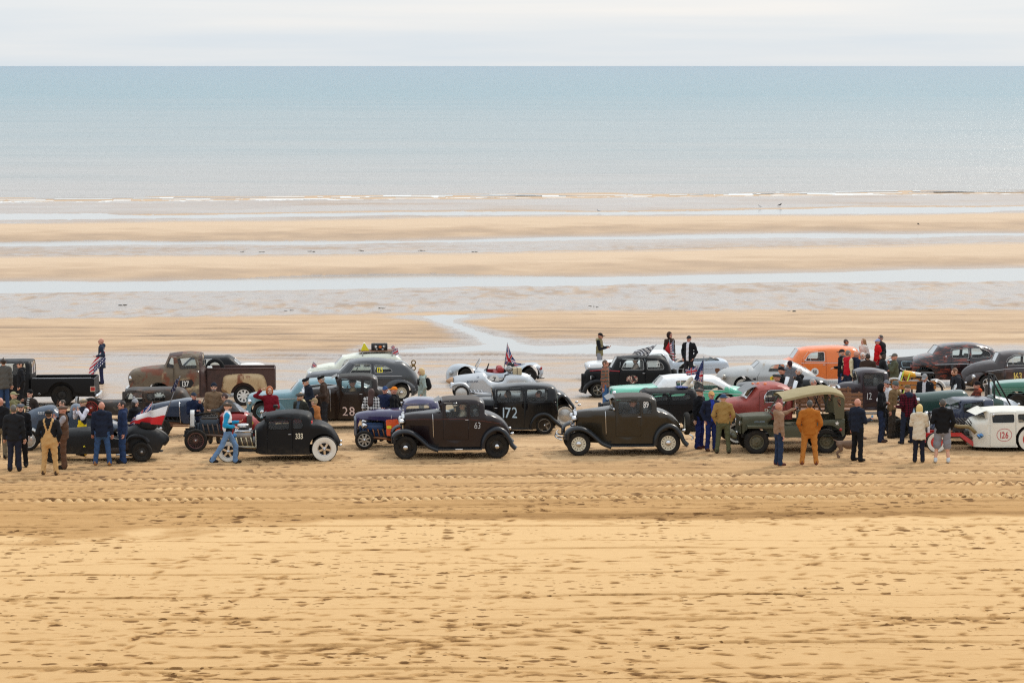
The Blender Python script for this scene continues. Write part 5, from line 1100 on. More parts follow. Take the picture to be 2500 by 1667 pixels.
C.fender(C.ps((25, 860), (60, 765), (150, 692), (255, 672), (390, 695), (490, 765), (545, 810)), .26, .66, .10, BLACK); C.fender(C.ps((1045, 800), (1060, 720), (1120, 640), (1220, 610), (1330, 650), (1400, 760), (1440, 850)), .46, .68, .12, BLACK)
C.disc(765, 660, 88, 60, pmat('badge_print', col(120, 70, 62), .5, var=.5, dust=0, patina=[(col(230, 210, 190), .52, .56, 14, 1), (col(24, 20, 20), .5, .54, 11, 1), (col(190, 40, 44), .6, .63, 13, 1)], scale=12), .006, 'oval_badge')
C.text('22', 1165, 445, 66, WHITE, 1, .6, .08, -.004); C.wheel(0, .285, 'spoke', .17, .62, CHR, cap=.2); C.wheel(2.2, .285, 'spoke', .17, .62, CHR, cap=.2); C.lamp(C.p(150, 0)[0], .40, C.p(0, 640)[1], .09, BLACK); C.handle(940, 572); C.seat(1.25, .72, .52, .5); C.seat(1.85, .72, .5, .42, n=1); C.steer(.95, 1.02); C.grille(C.p(40, 0)[0]-.03, .13, .24, .82, BLACK, shell=.1)
q = MB(); q.lathe([(.12, -.09), (.24, -.09), (.27, 0), (.24, .09), (.12, .09)], (C.p(1430, 0)[0], 0, C.p(0, 640)[1]), 'x', 22, closed=True); C.part('spare_tyre', q, RUBBER); C.bumper(C.p(10, 0)[0]-.05, .2, .55, .05, .05, BLACK)
MB().rbox(C.p(60, 0)[0], C.p(60, 0)[0]+.02, -.46, -.28, .22, .34, .008).build('number_plate', STEEL, C.root)
# ---- white pickup behind it
C = Car('pickup_truck', 'white and pale grey low pickup with rust on its tail behind the black 22 car', 'e', 430, 668, 3.0, 1.5)
WHG = pmat('pale_grey_paint', col(186, 196, 206), .4, dust=.06, patina=[(col(110, 50, 40), .68, .72, 3.2, 1)]); WH2 = pmat('white_car_paint', col(224, 226, 226), .35, coat=.3, dust=.05)
top = C.ps((135, 600, 1), (105, 540), (100, 460), (140, 428), (480, 404), (800, 396), (900, 392, 1), (910, 388, 1), (1040, 268, 1), (1085, 235), (1160, 215), (1230, 218), (1290, 260), (1345, 345), (1385, 405, 1), (1800, 396), (2130, 388), (2215, 405), (2240, 470), (2240, 545), (2205, 590, 1))
C.body(top, .22, [(C.p(100, 0)[0], .70), (-.3, .84), (3, .86), (C.p(2240, 0)[0], .76)], [(0, 0), (.75, 0), (1.2, .2)], .07, .03, mats=[WHG, WH2], matfn=lambda x, z, sd: 1 if x < C.p(1330, 0)[0] and z > C.p(0, 470)[1] else 0, windows=[C.ps((950, 385), (1060, 285), (1210, 275), (1270, 320), (1300, 390))], shields=[(top[7], top[8]), (C.p(1295, 262), C.p(1350, 350), 'rear_window')], open_top=[(C.p(1420, 404), C.p(2090, 389))], trim=CHROME, arches=[(0, .32, .38), (3.0, .32, .38)])
C.strip(C.ps((1400, 505), (1800, 500), (2230, 490)), .010); C.wheel(0, .33, 'steel', .18, .6, WHITE); C.wheel(3.0, .33, 'steel', .18, .6, WHITE); C.seat(1.9, .55, .66, .4, n=1); C.lamp(C.p(105, 0)[0]-.02, .66, C.p(0, 480)[1], .10)
q = MB(); q.box(C.p(1400, 0)[0], C.p(2120, 0)[0], -.72, .72, .50, .53); C.part('bed_floor', q, pmat('bed_grey', col(150, 150, 140), .7)); MB().tube([(C.p(1900, 0)[0], -.5, .7), (C.p(1960, 0)[0], -.5, C.p(0, 340)[1]), (C.p(2080, 0)[0], -.45, C.p(0, 380)[1])], .02, 6).build('bed_rail', STEEL, C.root)
q = MB(); q.box(C.p(2105, 0)[0], C.p(2200, 0)[0], -.862, -.855, C.p(0, 555)[1], C.p(0, 520)[1]); C.part('tail_lamp', q, RUST); C.bumper(C.p(2240, 0)[0]+.06, .42, .8, .1, .08, sgn=1)
C.decal(C.ps((2030, 500), (2080, 490), (2105, 530), (2085, 575), (2040, 570), (2020, 530)), RUST, .004, 'rust_patch')
# ---- mint and white saloon
C = Car('saloon_car', 'mint green and white saloon car with a white roof', 'e', 845, 1182, 2.92, 1.5)
MINT = pmat('mint_paint', col(112, 196, 170), .28, coat=.6, dust=.05); GRN = pmat('sea_green_paint', col(84, 178, 150), .28, coat=.6, dust=.05)
top = C.ps((490, 1050, 1), (468, 930), (470, 840), (500, 815), (700, 800), (1080, 786), (1140, 780, 1), (1148, 772, 1), (1252, 640, 1), (1300, 606), (1420, 590), (1700, 584), (1880, 602), (2040, 645), (2120, 690, 1), (2126, 694, 1), (2300, 806, 1), (2330, 815), (2480, 838), (2545, 870), (2560, 960), (2540, 1060, 1))
C.body(top, .26, [(C.p(468, 0)[0], .70), (-.3, .86), (1, .90), (2.9, .88), (C.p(2560, 0)[0], .70)], [(0, 0), (.9, 0), (1.36, .24)], .08, .04, mats=[MINT, WH2, GRN], matfn=lambda x, z, sd: 1 if z > C.p(0, 790)[1] and x > C.p(1145, 0)[0] and x < C.p(2310, 0)[0] else (2 if x > C.p(1500, 0)[0] and z < C.p(0, 830)[1] else 0),
       windows=[C.ps((1422, 684), (1640, 676), (1645, 782), (1422, 786)), C.ps((1680, 676), (1860, 690), (1975, 712), (2170, 824), (1690, 824))], shields=[(top[7], top[8]), (top[15], top[16], 'rear_window')], trim=pmat('pale_trim', col(210, 205, 205), .4, .4), arches=[(0, .34, .40), (2.92, .34, .38)])
C.strip(C.ps((480, 880), (1500, 850), (2200, 880), (2540, 905)), .012); C.wheel(0, .34, 'steel', .18, .6, WHITE, wall=.6, cap=.5); C.wheel(2.92, .34, 'steel', .18, .6, WHITE, wall=.6, cap=.5); C.seat(1.7, .55, .66, .42); C.seat(2.5, .55, .66, .4, n=1); C.steer(1.3, .9); C.lamp(C.p(470, 0)[0], .68, C.p(0, 870)[1], .09); C.bumper(C.p(460, 0)[0]-.1, .45, .85, .11, .12)
C.strip(C.ps((1490, 684), (1492, 785)), .012, pmat('pale_trim', col(210, 205, 205)), 'window_post')
# ---- black chopped sedan
C = Car('sedan', 'black chopped sedan between the olive coupe and the mint saloon', 'e', 435, 1452, 2.65, 1.42)
top = C.ps((330, 1350, 1), (330, 1110), (380, 1060), (650, 1030), (900, 1010), (925, 1005, 1), (930, 1000, 1), (952, 880, 1), (985, 848), (1080, 826), (1400, 800), (1600, 790), (1700, 806), (1740, 870), (1770, 1000), (1830, 1120), (1860, 1260), (1840, 1330, 1))
C.body(top, .26, [(C.p(330, 0)[0], .28), (.3, .42), (.9, .62), (1.4, .70), (2.6, .70), (C.p(1860, 0)[0], .44)], [(0, 0), (.9, 0), (1.4, .12)], .07, .05, BLACK, doors=[C.ps((1075, 890), (1330, 880), (1340, 1330), (1075, 1335))], windows=[(C.ps((1090, 912), (1280, 900), (1310, 930), (1304, 985), (1100, 998)), .09), (C.ps((1352, 905), (1400, 888), (1620, 880), (1662, 920), (1645, 978), (1368, 988)), .09)], shields=[(top[6], top[7])], arches=[(2.65, .30, .38)])
C.wheel(0, .30, 'steel', .17, .6, IRON); C.wheel(2.65, .30, 'steel', .2, .6, IRON, cap=.35); C.seat(1.5, .5, .6, .45); C.grille(C.p(325, 0)[0]-.05, .25, .34, .86, BLACK); C.strip(C.ps((1000, 1052), (1400, 1042), (1760, 1040)), .01, BLACK, 'belt_moulding'); C.lamp(-.2, .4, .66, .09)
q = MB()
for k in range(6):
    ya = -.5+.2*k; q.box(C.p(990, 0)[0], C.p(1450, 0)[0], ya, ya+.18, C.p(0, 800)[1]+.02, C.p(0, 800)[1]+.045)
q = MB(); v = []
for i in range(12):
    for j in range(9):
        x = C.p(985+i*50, 0)[0]; y = -.52+j*.13; v.append((x, y, C.zt(x)+.055-.10*((j-4)/4)**4+.008*math.sin(i*2.1+j)))
q.add(v, [(i*9+j, i*9+j+1, (i+1)*9+j+1, (i+1)*9+j) for i in range(11) for j in range(8)]); C.part('roof_fabric', q, pmat('dark_roof_fabric', col(50, 50, 48)))
CHOP = C
# ---- red truck
C = Car('truck', 'dull red flatbed truck with stake sides, visor and chrome exhaust stacks', 6, 822, 1178, 2.95, 1.5, yaw=4)
REDM = pmat('dull_red_paint', col(150, 62, 52), .42, var=.2, dust=.08, patina=[(col(118, 42, 36), .5, .7, 1.6, 1)])
top = C.ps((672, 1080, 1), (655, 960), (664, 850), (700, 790), (790, 755), (925, 735, 1), (935, 730, 1), (1010, 632, 1), (1030, 595), (1110, 562), (1240, 556), (1330, 580), (1372, 640), (1384, 760), (1386, 1060, 1))
C.body(top, .46, [(C.p(655, 0)[0], .42), (-.2, .60), (.3, .78), (.9, .84), (1.7, .82)], [(0, 0), (1.2, 0), (1.9, .18)], .10, .06, REDM, doors=[C.ps((1050, 650), (1130, 632), (1318, 628), (1322, 1010), (1050, 1015))], windows=[C.ps((1100, 758), (1106, 680), (1145, 640), (1300, 634), (1312, 748))], shields=[(top[6], top[7]), (C.p(1374, 655), C.p(1383, 745), 'rear_window')], trim=CHROME, arches=[(0, .38, .46)])
C.bulge(C.ps((668, 1060), (668, 940), (720, 892), (850, 882), (980, 900), (1040, 1000), (1045, 1060)), .12, .18, REDM, hole=(0, .36, .44)); C.strip(C.ps((1130, 640), (1135, 755)), .012, IRON, 'window_post')
q = MB(); x, z = C.low(top[7]); q.add([(x-.36, -.62, z-.10), (x-.36, .62, z-.10), (x-.1, .66, z+.06), (x+.06, .66, z+.10), (x+.06, -.66, z+.10), (x-.1, -.66, z+.06)], [(0, 1, 2, 5), (5, 2, 3, 4)], 0, True); C.part('sun_visor', q, BLUEBLK)
for zx, zy, yy in ((1035, 556, .2), (1070, 560, -.1), (1125, 572, -.42)):
    x, z = C.p(zx, zy); MB().lathe([(.05, -.03), (.055, .0), (.045, .035), (.001, .05)], (x, yy, C.zt(x)+.05-.04*(yy/.6)**2), 'z', 12).build('marker_lamp', LAMP_O, C.root)
for yy in (-.72, .72):
    MB().tube([(C.p(1398, 0)[0], yy, .9), (C.p(1398, 0)[0], yy, C.p(0, 640)[1]), (C.p(1410, 0)[0]+.04, yy, C.p(0, 545)[1])], [.055, .055, .062], 12).build('exhaust_stack', CHROME, C.root)
C.text('SMOKEY', 1190, 838, 46, CREAMT, 1, .72, .12, name='lettering'); C.handle(1140, 800); C.seat(1.0, .95, .66, .5, n=1); C.steer(.75, 1.25); C.mirror(C.p(1090, 0)[0], -.86, C.p(0, 730)[1])
MB().rbox(C.p(1085, 0)[0], C.p(1085, 0)[0]+.03, -1.0, -.86, C.p(0, 770)[1], C.p(0, 680)[1], .012).build('mirror_head', CHROME, C.root)
U = lambda zx, zy: C.p((zx/4.125+280)*4.1275, zy)
xa, xb = C.p(1420, 0)[0], U(935, 0)[0]; zf = U(0, 830)[1]
q = MB(); q.box(xa, xb, -.9, .9, zf-.06, zf); C.part('bed_floor', q, WOOD)
for sg in (-1, 1):
    for k in range(4):
        zz = zf+.05+k*.115; q = MB(); q.box(xa, xb, min(sg*.88, sg*.855), max(sg*.88, sg*.855), zz, zz+.085); q.build('plank', WOOD, C.root)
    for k in range(4):
        xx = xa+.1+(xb-xa-.2)*k/3; q = MB(); q.box(xx-.03, xx+.03, min(sg*.85, sg*.82), max(sg*.85, sg*.82), zf, zf+.52); q.build('stake', WOOD, C.root)
C.rails(-.7, xb-.1, .62, .4); C.wheel(0, .37, 'steel', .2, .62, IRON, wall=.42, cap=.3); C.wheel(2.95, .37, 'steel', .22, .62, IRON, cap=.3); C.bumper(C.p(640, 0)[0]-.12, .5, .85, .13, .1); C.lamp(C.p(672, 0)[0]-.05, .58, .98, .10)
# ---- army jeep
C = Car('jeep', 'olive army jeep with a tan canvas top and a white star', 6, 1022, 1272, 2.05, 1.36, yaw=4)
ARMY = pmat('olive_drab', col(66, 66, 46), .6, dust=.25); CANV = pmat('tan_canvas', col(150, 136, 100), .85, var=.15, dust=0, bump=.15); CANV2 = pmat('olive_canvas', col(84, 80, 58), .85, dust=0, bump=.15)
U = lambda zx, zy, *c: C.p((zx/4.125+280)*4.1275, zy, *c)
top = C.ps((888, 1075, 1), (880, 912, 1), (1000, 900), (1180, 896, 1), (1190, 905, 1))+[U(-22, 985, 1), U(280, 990), U(420, 975), U(470, 935, 1), U(756, 930, 1), U(758, 1082, 1)]
C.body(top, U(0, 1105)[1], [(-.44, .44), (.1, .50), (.5, .60), (.52, .76), (2.8, .76)], [(0, 0), (2, 0)], .03, .02, ARMY, open_top=[(U(0, 985), U(470, 935)), (U(480, 935), U(740, 930))], arches=[(2.05, .38, .46), (0, .36, .42)])
q = MB()
for sg in (-1, 1): MB().add([(C.p(925, 0)[0], sg*.46, C.p(0, 985)[1]), (C.p(1185, 0)[0], sg*.5, C.p(0, 985)[1]), (C.p(1185, 0)[0], sg*.76, C.p(0, 990)[1]), (C.p(925, 0)[0], sg*.76, C.p(0, 990)[1]), (C.p(925, 0)[0]-.04, sg*.76, C.p(0, 1030)[1]), (C.p(925, 0)[0]-.04, sg*.46, C.p(0, 1030)[1]), (C.p(925, 0)[0], sg*.76, C.p(0, 1012)[1]), (C.p(1185, 0)[0], sg*.76, C.p(0, 1012)[1])], [(0, 1, 2, 3), (0, 3, 4, 5), (3, 2, 7, 6)], 0, False).build('fender', ARMY, C.root)
q = MB(); gx = C.p(872, 0)[0]
for k in range(9): yy = -.38+.095*k; q.box(gx-.03, gx+.0, yy-.022, yy+.022, C.p(0, 1060)[1], C.p(0, 925)[1])
q.box(gx-.03, gx, -.46, .46, C.p(0, 1075)[1], C.p(0, 1058)[1]); q.box(gx-.03, gx, -.46, .46, C.p(0, 928)[1], C.p(0, 905)[1]); C.part('grille', q, ARMY); C.lamp(gx-.02, .38, C.p(0, 975)[1], .075, ARMY)
C.bumper(C.p(850, 0)[0]-.15, C.p(0, 1095)[1], .72, .13, .0, ARMY); q = MB(); q.lathe([(.02, -.3), (.08, -.28), (.08, .28), (.02, .3)], (C.p(815, 0)[0], 0, C.p(0, 1085)[1]), 'y', 14); q.tube([(C.p(790, 0)[0], -.3, C.p(0, 1070)[1]), (C.p(775, 0)[0], -.2, C.p(0, 1120)[1]), (C.p(840, 0)[0], -.1, C.p(0, 1130)[1])], .025, 6); C.part('winch', q, pmat('rope_winch', col(120, 112, 88), .7))
xw, zw = C.p(1222, 895); xt, zt_ = U(165, 740)
q = MB(); q.add([(xw, -.66, zw), (xw, .66, zw), (xt, .66, zt_), (xt, -.66, zt_)], [(0, 1, 2, 3)]); o = C.part('windscreen', q, GLASS); MB().tube([(xw, -.68, zw), (xt, -.68, zt_), (xt, .68, zt_), (xw, .68, zw), (xw, -.68, zw)], .025, 6).build('frame', ARMY, o)
cv = [U(118, 706), U(200, 690), U(400, 650), U(600, 632), U(735, 668), U(752, 700)]; q = MB(); v = []; cvp = arcs(cv, .08)
for i, (x, z) in enumerate(cvp):
    for j in range(13):
        t = j/6-1; v.append((x, .78*t, z-.03+.055*(1-t*t)-.03*abs(t)**8+.012*math.sin(i*.9)*math.sin(j*1.3)))
n = len(cvp); q.add(v, [(i*13+j, i*13+j+1, (i+1)*13+j+1, (i+1)*13+j) for i in range(n-1) for j in range(12)])
for sg in (0, 12): q.add([v[i*13+sg] for i in range(n)]+[(v[i*13+sg][0], v[i*13+sg][1], v[i*13+sg][2]-.07) for i in range(n)], [(i, i+1, n+i+1, n+i) for i in range(n-1)])
C.part('canvas_top', q, CANV)
for sg in (-1, 1):
    o = [U(630, 705), U(748, 705), U(748, 925), U(655, 925)]; h = rpoly([U(668, 725), U(710, 722), U(712, 800), U(690, 805)], .05); v, f = fill2d(o, [h], .1); MB().add([(a, sg*.765, b) for a, b in v], [tuple(t) for t in f]).build('canvas_panel', CANV2, C.root)
for a, b in (((435, 705), (560, 915)), ((520, 700), (600, 880)), ((590, 700), (540, 860)), ((640, 700), (720, 800))):
    for sg in (-1, 1): (x0, z0), (x1, z1) = U(*a), U(*b); MB().tube([(x0, sg*.74, z0), (x1, sg*.74, z1)], .014, 6).build('canopy_bow', IRON, C.root)
C.seat(1.0, .72, .66, .42, CANV2); C.steer(.82, 1.02); C.axle(0, .36); C.axle(2.05, .36); C.rails(-.4, 2.6, .5, .34)
for xx in (0, 2.05): C.wheel(xx, .355, 'steel', .19, .58, ARMY, cap=.22, hub=ARMY, lugs=True)
x0, z0 = U(675, 967); st = [(x0+(.075 if k % 2 == 0 else .03)*math.sin(k*math.pi/5), z0+(.075 if k % 2 == 0 else .03)*math.cos(k*math.pi/5)) for k in range(10)]; C.decal(st, WHITE, .005, 'star')
x0, z0 = U(713, 1030); MB().lathe([(.045, 0), (.04, -.02), (.001, -.025)], (x0, -.76, z0), 'y', 14).build('reflector', LAMP_R, C.root)
C.text('20464089', 1058, 955, 20, pmat('faded_blue_lettering', col(120, 132, 140), .7, dust=0), 1, .85, .12, name='hood_number'); C.text('1', U(318, 0)[0]*C.s+C.fx, 1085, 36, WHITE, 1)
sp = C.wheel(2.78, .35, 'steel', .18, .58, ARMY, y=.15, far=False, z=.82, lugs=True, hub=ARMY, cap=.2); sp.name = 'spare_wheel'; sp.rotation_euler = (0, 0, math.pi/2)
# ---- maroon truck 12
C = Car('truck', 'dark maroon light truck with a slatted wooden bed and the number 12', 7, 762, 955, 2.63, 1.42, yaw=3)
MR2 = pmat('dark_maroon_paint', col(36, 18, 25), .3, coat=.2, dust=.1)
V8 = lambda zx, zy, *c: C.p((zx/4.125+260)*4.125, zy, *c)
top = C.ps((735, 800, 1), (728, 612), (760, 588), (850, 578), (905, 574, 1), (912, 570, 1), (858, 452, 1), (880, 425), (960, 408), (1080, 410), (1165, 428), (1195, 470), (1204, 560), (1206, 820, 1))
top[6] = C.p(892, 452, 1); top[7] = C.p(905, 425)
C.body(top, C.p(0, 835)[1], [(-.12, .27), (.3, .42), (.52, .64), (1.5, .66)], [(0, 0), (1.1, 0), (1.8, .08)], .07, .05, MR2, doors=[C.ps((932, 462), (1160, 460), (1164, 800), (932, 800))], windows=[C.ps((946, 478), (1146, 474), (1150, 588), (948, 590))], shields=[(top[5], top[6]), (C.p(1198, 480), C.p(1204, 575), 'rear_window')], trim=IRON)
C.grille(-.16, .26, .5, 1.16, CHROME, shell=.06); C.lamp(-.25, .40, .98, .10); C.fender(C.ps((630, 850), (650, 780), (740, 740), (830, 770), (900, 850), (960, 890)), .4, .78, .08, BLACK); C.text('12', 1003, 692, 70, SILVT, 2, .8, .2); C.seat(.75, .85, .6, .5, n=1); C.steer(.55, 1.2)
q = MB(); v = [];
xa, xb = C.p(1225, 0)[0], V8(605, 0)[0]; zf = .66
q.box(xa, xb+.3, -.72, .72, zf-.07, zf); C.part('bed_floor', q, MR2)
OAK = pmat('varnished_oak', col(168, 106, 44), .4, coat=.3, var=.25, dust=0, scale=7)
for sg in (-1, 1):
    for (a, b) in ((580, 545), (625, 590)): q = MB(); q.box(xa, xb, min(sg*.72, sg*.695), max(sg*.72, sg*.695), V8(0, a)[1], V8(0, b)[1]); q.build('plank', OAK, C.root)
    for k in range(4): xx = xa+.06+(xb-xa-.12)*k/3; MB().box(xx-.025, xx+.025, min(sg*.69, sg*.66), max(sg*.69, sg*.66), zf, V8(0, 545)[1]).build('stake', IRON, C.root)
C.rails(-.3, xb-.05, .62, .36); C.wheel(0, .36, 'wire', .14, .7, MR2); C.wheel(2.63, .36, 'wire', .16, .7, MR2); C.axle(0, .36); C.axle(2.63, .36)
MB().rbox(C.p(950, 0)[0], C.p(1210, 0)[0], -.78, -.6, C.p(0, 868)[1]-.02, C.p(0, 852)[1], .015).build('running_board', STEEL, C.root)
T12 = C; T12Z = zf; T12X = (xa, xb)
# ---- green racer
C = Car('racing_car', 'long dark green open racer with tail fin roll bars', 8, 250, 1107, 3.15, 1.35, yaw=4)
GRN2 = pmat('racing_green_paint', col(36, 66, 58), .3, coat=.4, dust=.08, patina=[(col(90, 116, 106), .66, .72, 5, 1)])
top = C.ps((396, 900, 1), (398, 740), (420, 702), (520, 690), (860, 664), (930, 672), (980, 740, 1), (1180, 760, 1), (1215, 715), (1300, 735), (1420, 772), (1480, 805), (1500, 850), (1470, 900, 1))
C.body(top, .5, [(.4, .28), (.9, .36), (2.0, .46), (3.2, .40), (C.p(1500, 0)[0], .06)], [(0, 0), (2, 0)], .16, .04, mats=[GRN2, SIL], matfn=lambda x, z, sd: 1 if x > C.p(1310, 0)[0] else 0, open_top=[(C.p(985, 741), C.p(1178, 760))])
for zx, yy in ((805, -.22), (850, .12)): x, z = C.p(zx, 655); q = MB(); q.add([(x, yy-.16, z), (x, yy+.16, z), (x+.05, yy+.13, z+.13), (x+.06, yy, z+.19), (x+.05, yy-.13, z+.13)], [(0, 1, 2, 3, 4)]); q.build('aero_screen', GLASS, C.root)
C.engine(.5, 1.1, .4, .72, IRON, IRON, STEEL); C.rails(-.2, 3.5, .42, .28); C.axle(0, .3); C.axle(3.15, .3); C.wheel(0, .29, 'wire', .15, .7, BLACK, cap=.15); C.wheel(3.15, .29, 'wire', .16, .7, BLACK, cap=.15)
q = MB(); q.lathe([(.001, -.14), (.07, -.1), (.09, 0), (.09, .02)], (C.p(445, 0)[0], -.36, C.p(0, 745)[1]), 'x', 16); C.part('headlamp', q, CHROME)
A = [C.p(1140, 505), C.p(1215, 508)]
for sg in (-1, 1):
    MB().tube([(C.p(1225, 0)[0], sg*.38, .6), (C.p(1222, 0)[0], sg*.32, C.p(0, 500)[1])], .03, 8).build('roll_bar', IRON, C.root); MB().tube([(C.p(1222, 0)[0], sg*.32, C.p(0, 500)[1]), (C.p(1390, 0)[0], sg*.36, C.p(0, 805)[1])], .025, 8).build('roll_bar_stay', IRON, C.root)
MB().tube([(C.p(1222, 0)[0], -.32, C.p(0, 500)[1]), (C.p(1222, 0)[0], .32, C.p(0, 500)[1])], .03, 8).build('roll_bar_top', IRON, C.root); C.seat(C.p(1080, 0)[0], .62, .4, .5, n=1); GRC = C
# ---- dark blue 23 truck
C = Car('pickup_truck', 'dark blue light pickup with flat louvred visor roof and cream number 23', 8, 650, 1182, 2.4, 1.42, yaw=5)
NVY = pmat('navy_paint', col(32, 42, 66), .3, coat=.4, dust=.06)
top = C.ps((625, 1100, 1), (618, 905), (650, 860), (760, 838), (850, 830, 1), (856, 824, 1), (848, 760, 1), (860, 742), (960, 728), (1100, 714), (1180, 712), (1194, 730), (1198, 900, 1), (1420, 915, 1), (1425, 1080, 1))
C.body(top, .34, [(-.12, .28), (.35, .46), (.58, .66), (2.5, .66)], [(0, 0), (1., 0), (1.5, .05)], .05, .025, NVY, doors=[C.ps((868, 755), (1095, 738), (1100, 1100), (868, 1100))], windows=[C.ps((882, 776), (1084, 752), (1082, 852), (884, 860))], shields=[(top[5], top[6]), (C.p(1195, 740), C.p(1197, 840), 'rear_window')], trim=IRON, open_top=[(C.p(1210, 900), C.p(1410, 914))])
q = MB()
for k in range(11): yy = -.62+.115*k; x, z = C.low(top[6]); q.add([(x-.30, yy, z-.06), (x-.30, yy+.06, z-.06), (x+.03, yy+.06, z+.05), (x+.03, yy, z+.05)], [(0, 1, 2, 3)], 0, False)
x, z = C.low(top[6]); q.bar((x-.31, -.66, z-.06), (x-.31, .66, z-.06), .03, .02); C.part('louvred_visor', q, BLUEBLK)
C.fender(C.ps((540, 1090), (560, 1000), (640, 930), (720, 930), (820, 1000), (880, 1090)), .4, .78, .07, NVY); C.text('23', 985, 962, 66, CREAMT, 1, .85, .1); C.wheel(0, .33, 'steel', .16, .6, IRON); C.wheel(2.4, .34, 'steel', .18, .6, IRON); C.seat(.9, .6, .6, .5, n=1); C.grille(-.16, .25, .4, .94, NVY); C.lamp(-.22, .4, .82, .09); C.steer(.7, 1.0)
# ---- green truck leaving the right edge
C = Car('truck', 'green truck with silver bonnet top at the right edge', 8, 1432, 876, 2.8, 1.5)
GT = pmat('truck_green_paint', col(40, 104, 84), .35, coat=.4, dust=.05); GT2 = pmat('pale_green_paint', col(132, 160, 150), .35, coat=.4, dust=.05)
top = C.ps((1200, 790, 1), (1190, 640), (1205, 585), (1300, 568), (1480, 556), (1640, 550), (1700, 545, 1), (1710, 540, 1), (1760, 430, 1), (1800, 400), (1950, 390), (2060, 400), (2080, 480), (2085, 800, 1))
C.body(top, .36, [(C.p(1190, 0)[0], .44), (0, .58), (.8, .80), (2.2, .84)], [(0, 0), (1.2, 0), (1.8, .15)], .09, .05, mats=[GT, GT2], matfn=lambda x, z, sd: 1 if (sd == 0 and x < 1.0) else 0, windows=[C.ps((1790, 540), (1800, 440), (2030, 430), (2030, 540))], shields=[(top[7], top[8])], arches=[(0, .36, .42)])
for zz in (628, 650, 672): C.strip(C.ps((1215, zz), (1480, zz-8), (1640, zz-12)), .008, GT2, 'side_moulding')
C.bulge(C.ps((1300, 830), (1320, 720), (1400, 672), (1500, 680), (1590, 760), (1610, 830)), .16, .16, GT2, hole=(0, .36, .42)); C.wheel(0, .36, 'steel', .18, .6, IRON); C.wheel(2.8, .36, 'steel', .18, .6, IRON); C.grille(C.p(1185, 0)[0]-.05, .38, .46, .98, SIL); C.rails(-.8, 4.0, .55, .4)
q = MB(); q.box(2.35, 4.2, -.85, .85, .8, .86); q.box(2.35, 4.2, -.85, -.82, .86, 1.2); q.box(2.35, 4.2, .82, .85, .86, 1.2); q.box(4.17, 4.2, -.82, .82, .86, 1.2); C.part('cargo_bed', q, GT)
# ---- white 126
C = Car('hot_rod', 'scuffed white sedan hot rod with red chassis and 126 in a red ring', 8, 607, 1254, 2.75, 1.42, yaw=4)
SCW = pmat('scuffed_white_paint', col(218, 214, 202), .5, var=.1, dust=.12, patina=[(col(150, 104, 70), .68, .74, 4.5, .6), (col(120, 116, 108), .70, .74, 7, 2.5)])
top = C.ps((1012, 1212, 1), (1000, 1080), (992, 985), (1030, 955), (1090, 945), (1128, 940, 1), (1134, 936, 1), (1120, 872, 1), (1120, 840), (1180, 820), (1300, 812), (1500, 812), (1650, 826), (1700, 870), (1712, 960), (1712, 1212, 1))
C.body(top, C.p(0, 1212)[1], [(C.p(992, 0)[0], .50), (1.4, .60), (1.6, .68), (2.9, .70), (3.3, .66)], [(0, 0), (.8, 0), (1.3, .09)], .06, .06, SCW, doors=[C.ps((1152, 868), (1416, 862), (1418, 1204), (1152, 1206))], windows=[C.ps((1170, 886), (1400, 880), (1402, 968), (1172, 972)), C.ps((1432, 880), (1640, 878), (1642, 966), (1434, 968))], shields=[(top[6], top[7])], glass=DGLASS, arches=[(2.75, .36, .42)])
q = MB(); x, z = C.low(top[7]); q.add([(x-.32, -.56, z-.06), (x-.32, .56, z-.06), (x-.1, .6, z+.04), (x+.02, .62, z+.085), (x+.02, -.62, z+.085), (x-.1, -.6, z+.04)], [(0, 1, 2, 5), (5, 2, 3, 4)]); C.part('sun_visor', q, SCW)
RF = pmat('red_frame_paint', col(186, 30, 28), .4, coat=.3, dust=.1)
for sg in (-1, 1): q = MB(); q.bar((-.3, sg*.34, .47), (C.p(880, 0)[0], sg*.36, .47), .06, .11); q.bar((C.p(870, 0)[0], sg*.36, .48), (C.p(1010, 0)[0], sg*.40, .17), .06, .11, up=(1, 0, .3)); q.build('chassis_rail', RF, C.root)
C.engine(.35, .95, .34, .80, pmat('dirty_engine', col(60, 55, 52)), STEEL, pmat('dirty_engine', col(60, 55, 52)), None)
kx = lambda cx, cy: C.p((2240+cx/8.71-2140)*4.125, (930+cy/8.71-800)*4.125)
pp = [kx(800, 965), kx(890, 992), kx(1120, 1000), kx(1180, 1040), kx(1260, 1125)]; MB().tube([(a, -.45-.05*i, b) for i, (a, b) in enumerate(pp)], .055, 12).build('exhaust_pipe', pmat('tan_exhaust', col(124, 106, 70), .55, .3), C.root)
for d in (0, 55): a, b = kx(1290+d, 1150-d*.2), kx(1345+d, 1230-d*.6); MB().tube([(a[0], -.68, a[1]), (b[0], -.72, b[1])], .045, 12).build('exhaust_tip', pmat('blued_steel', col(92, 132, 176), .25, .8), C.root)
q = MB()
for k in range(6): q.tube([(.4+.08*k, -.2, .75), (.5+.1*k, -.34, .95), (.8+.07*k, -.38, .72)], .02, 6)
C.part('intake_runners', q, pmat('dirty_engine', col(60, 55, 52)))
C.disc(1296, 1088, 78, 66, REDT, .006, 'number_ring', .014); C.text('126', 1296, 1088, 66, REDT, 1, .72, .14, .008); C.mirror(C.p(1180, 0)[0], -.66, C.p(0, 905)[1]); C.axle(0, .3, RF); C.wheel(0, .30, 'disc', .14, .58, RF, wall=.85, cap=.3); C.wheel(2.75, .36, 'steel', .22, .56, RF, wall=.85); C.seat(1.9, .5, .6, .5); C.grille(-.15, .22, .4, .86, WHITE)
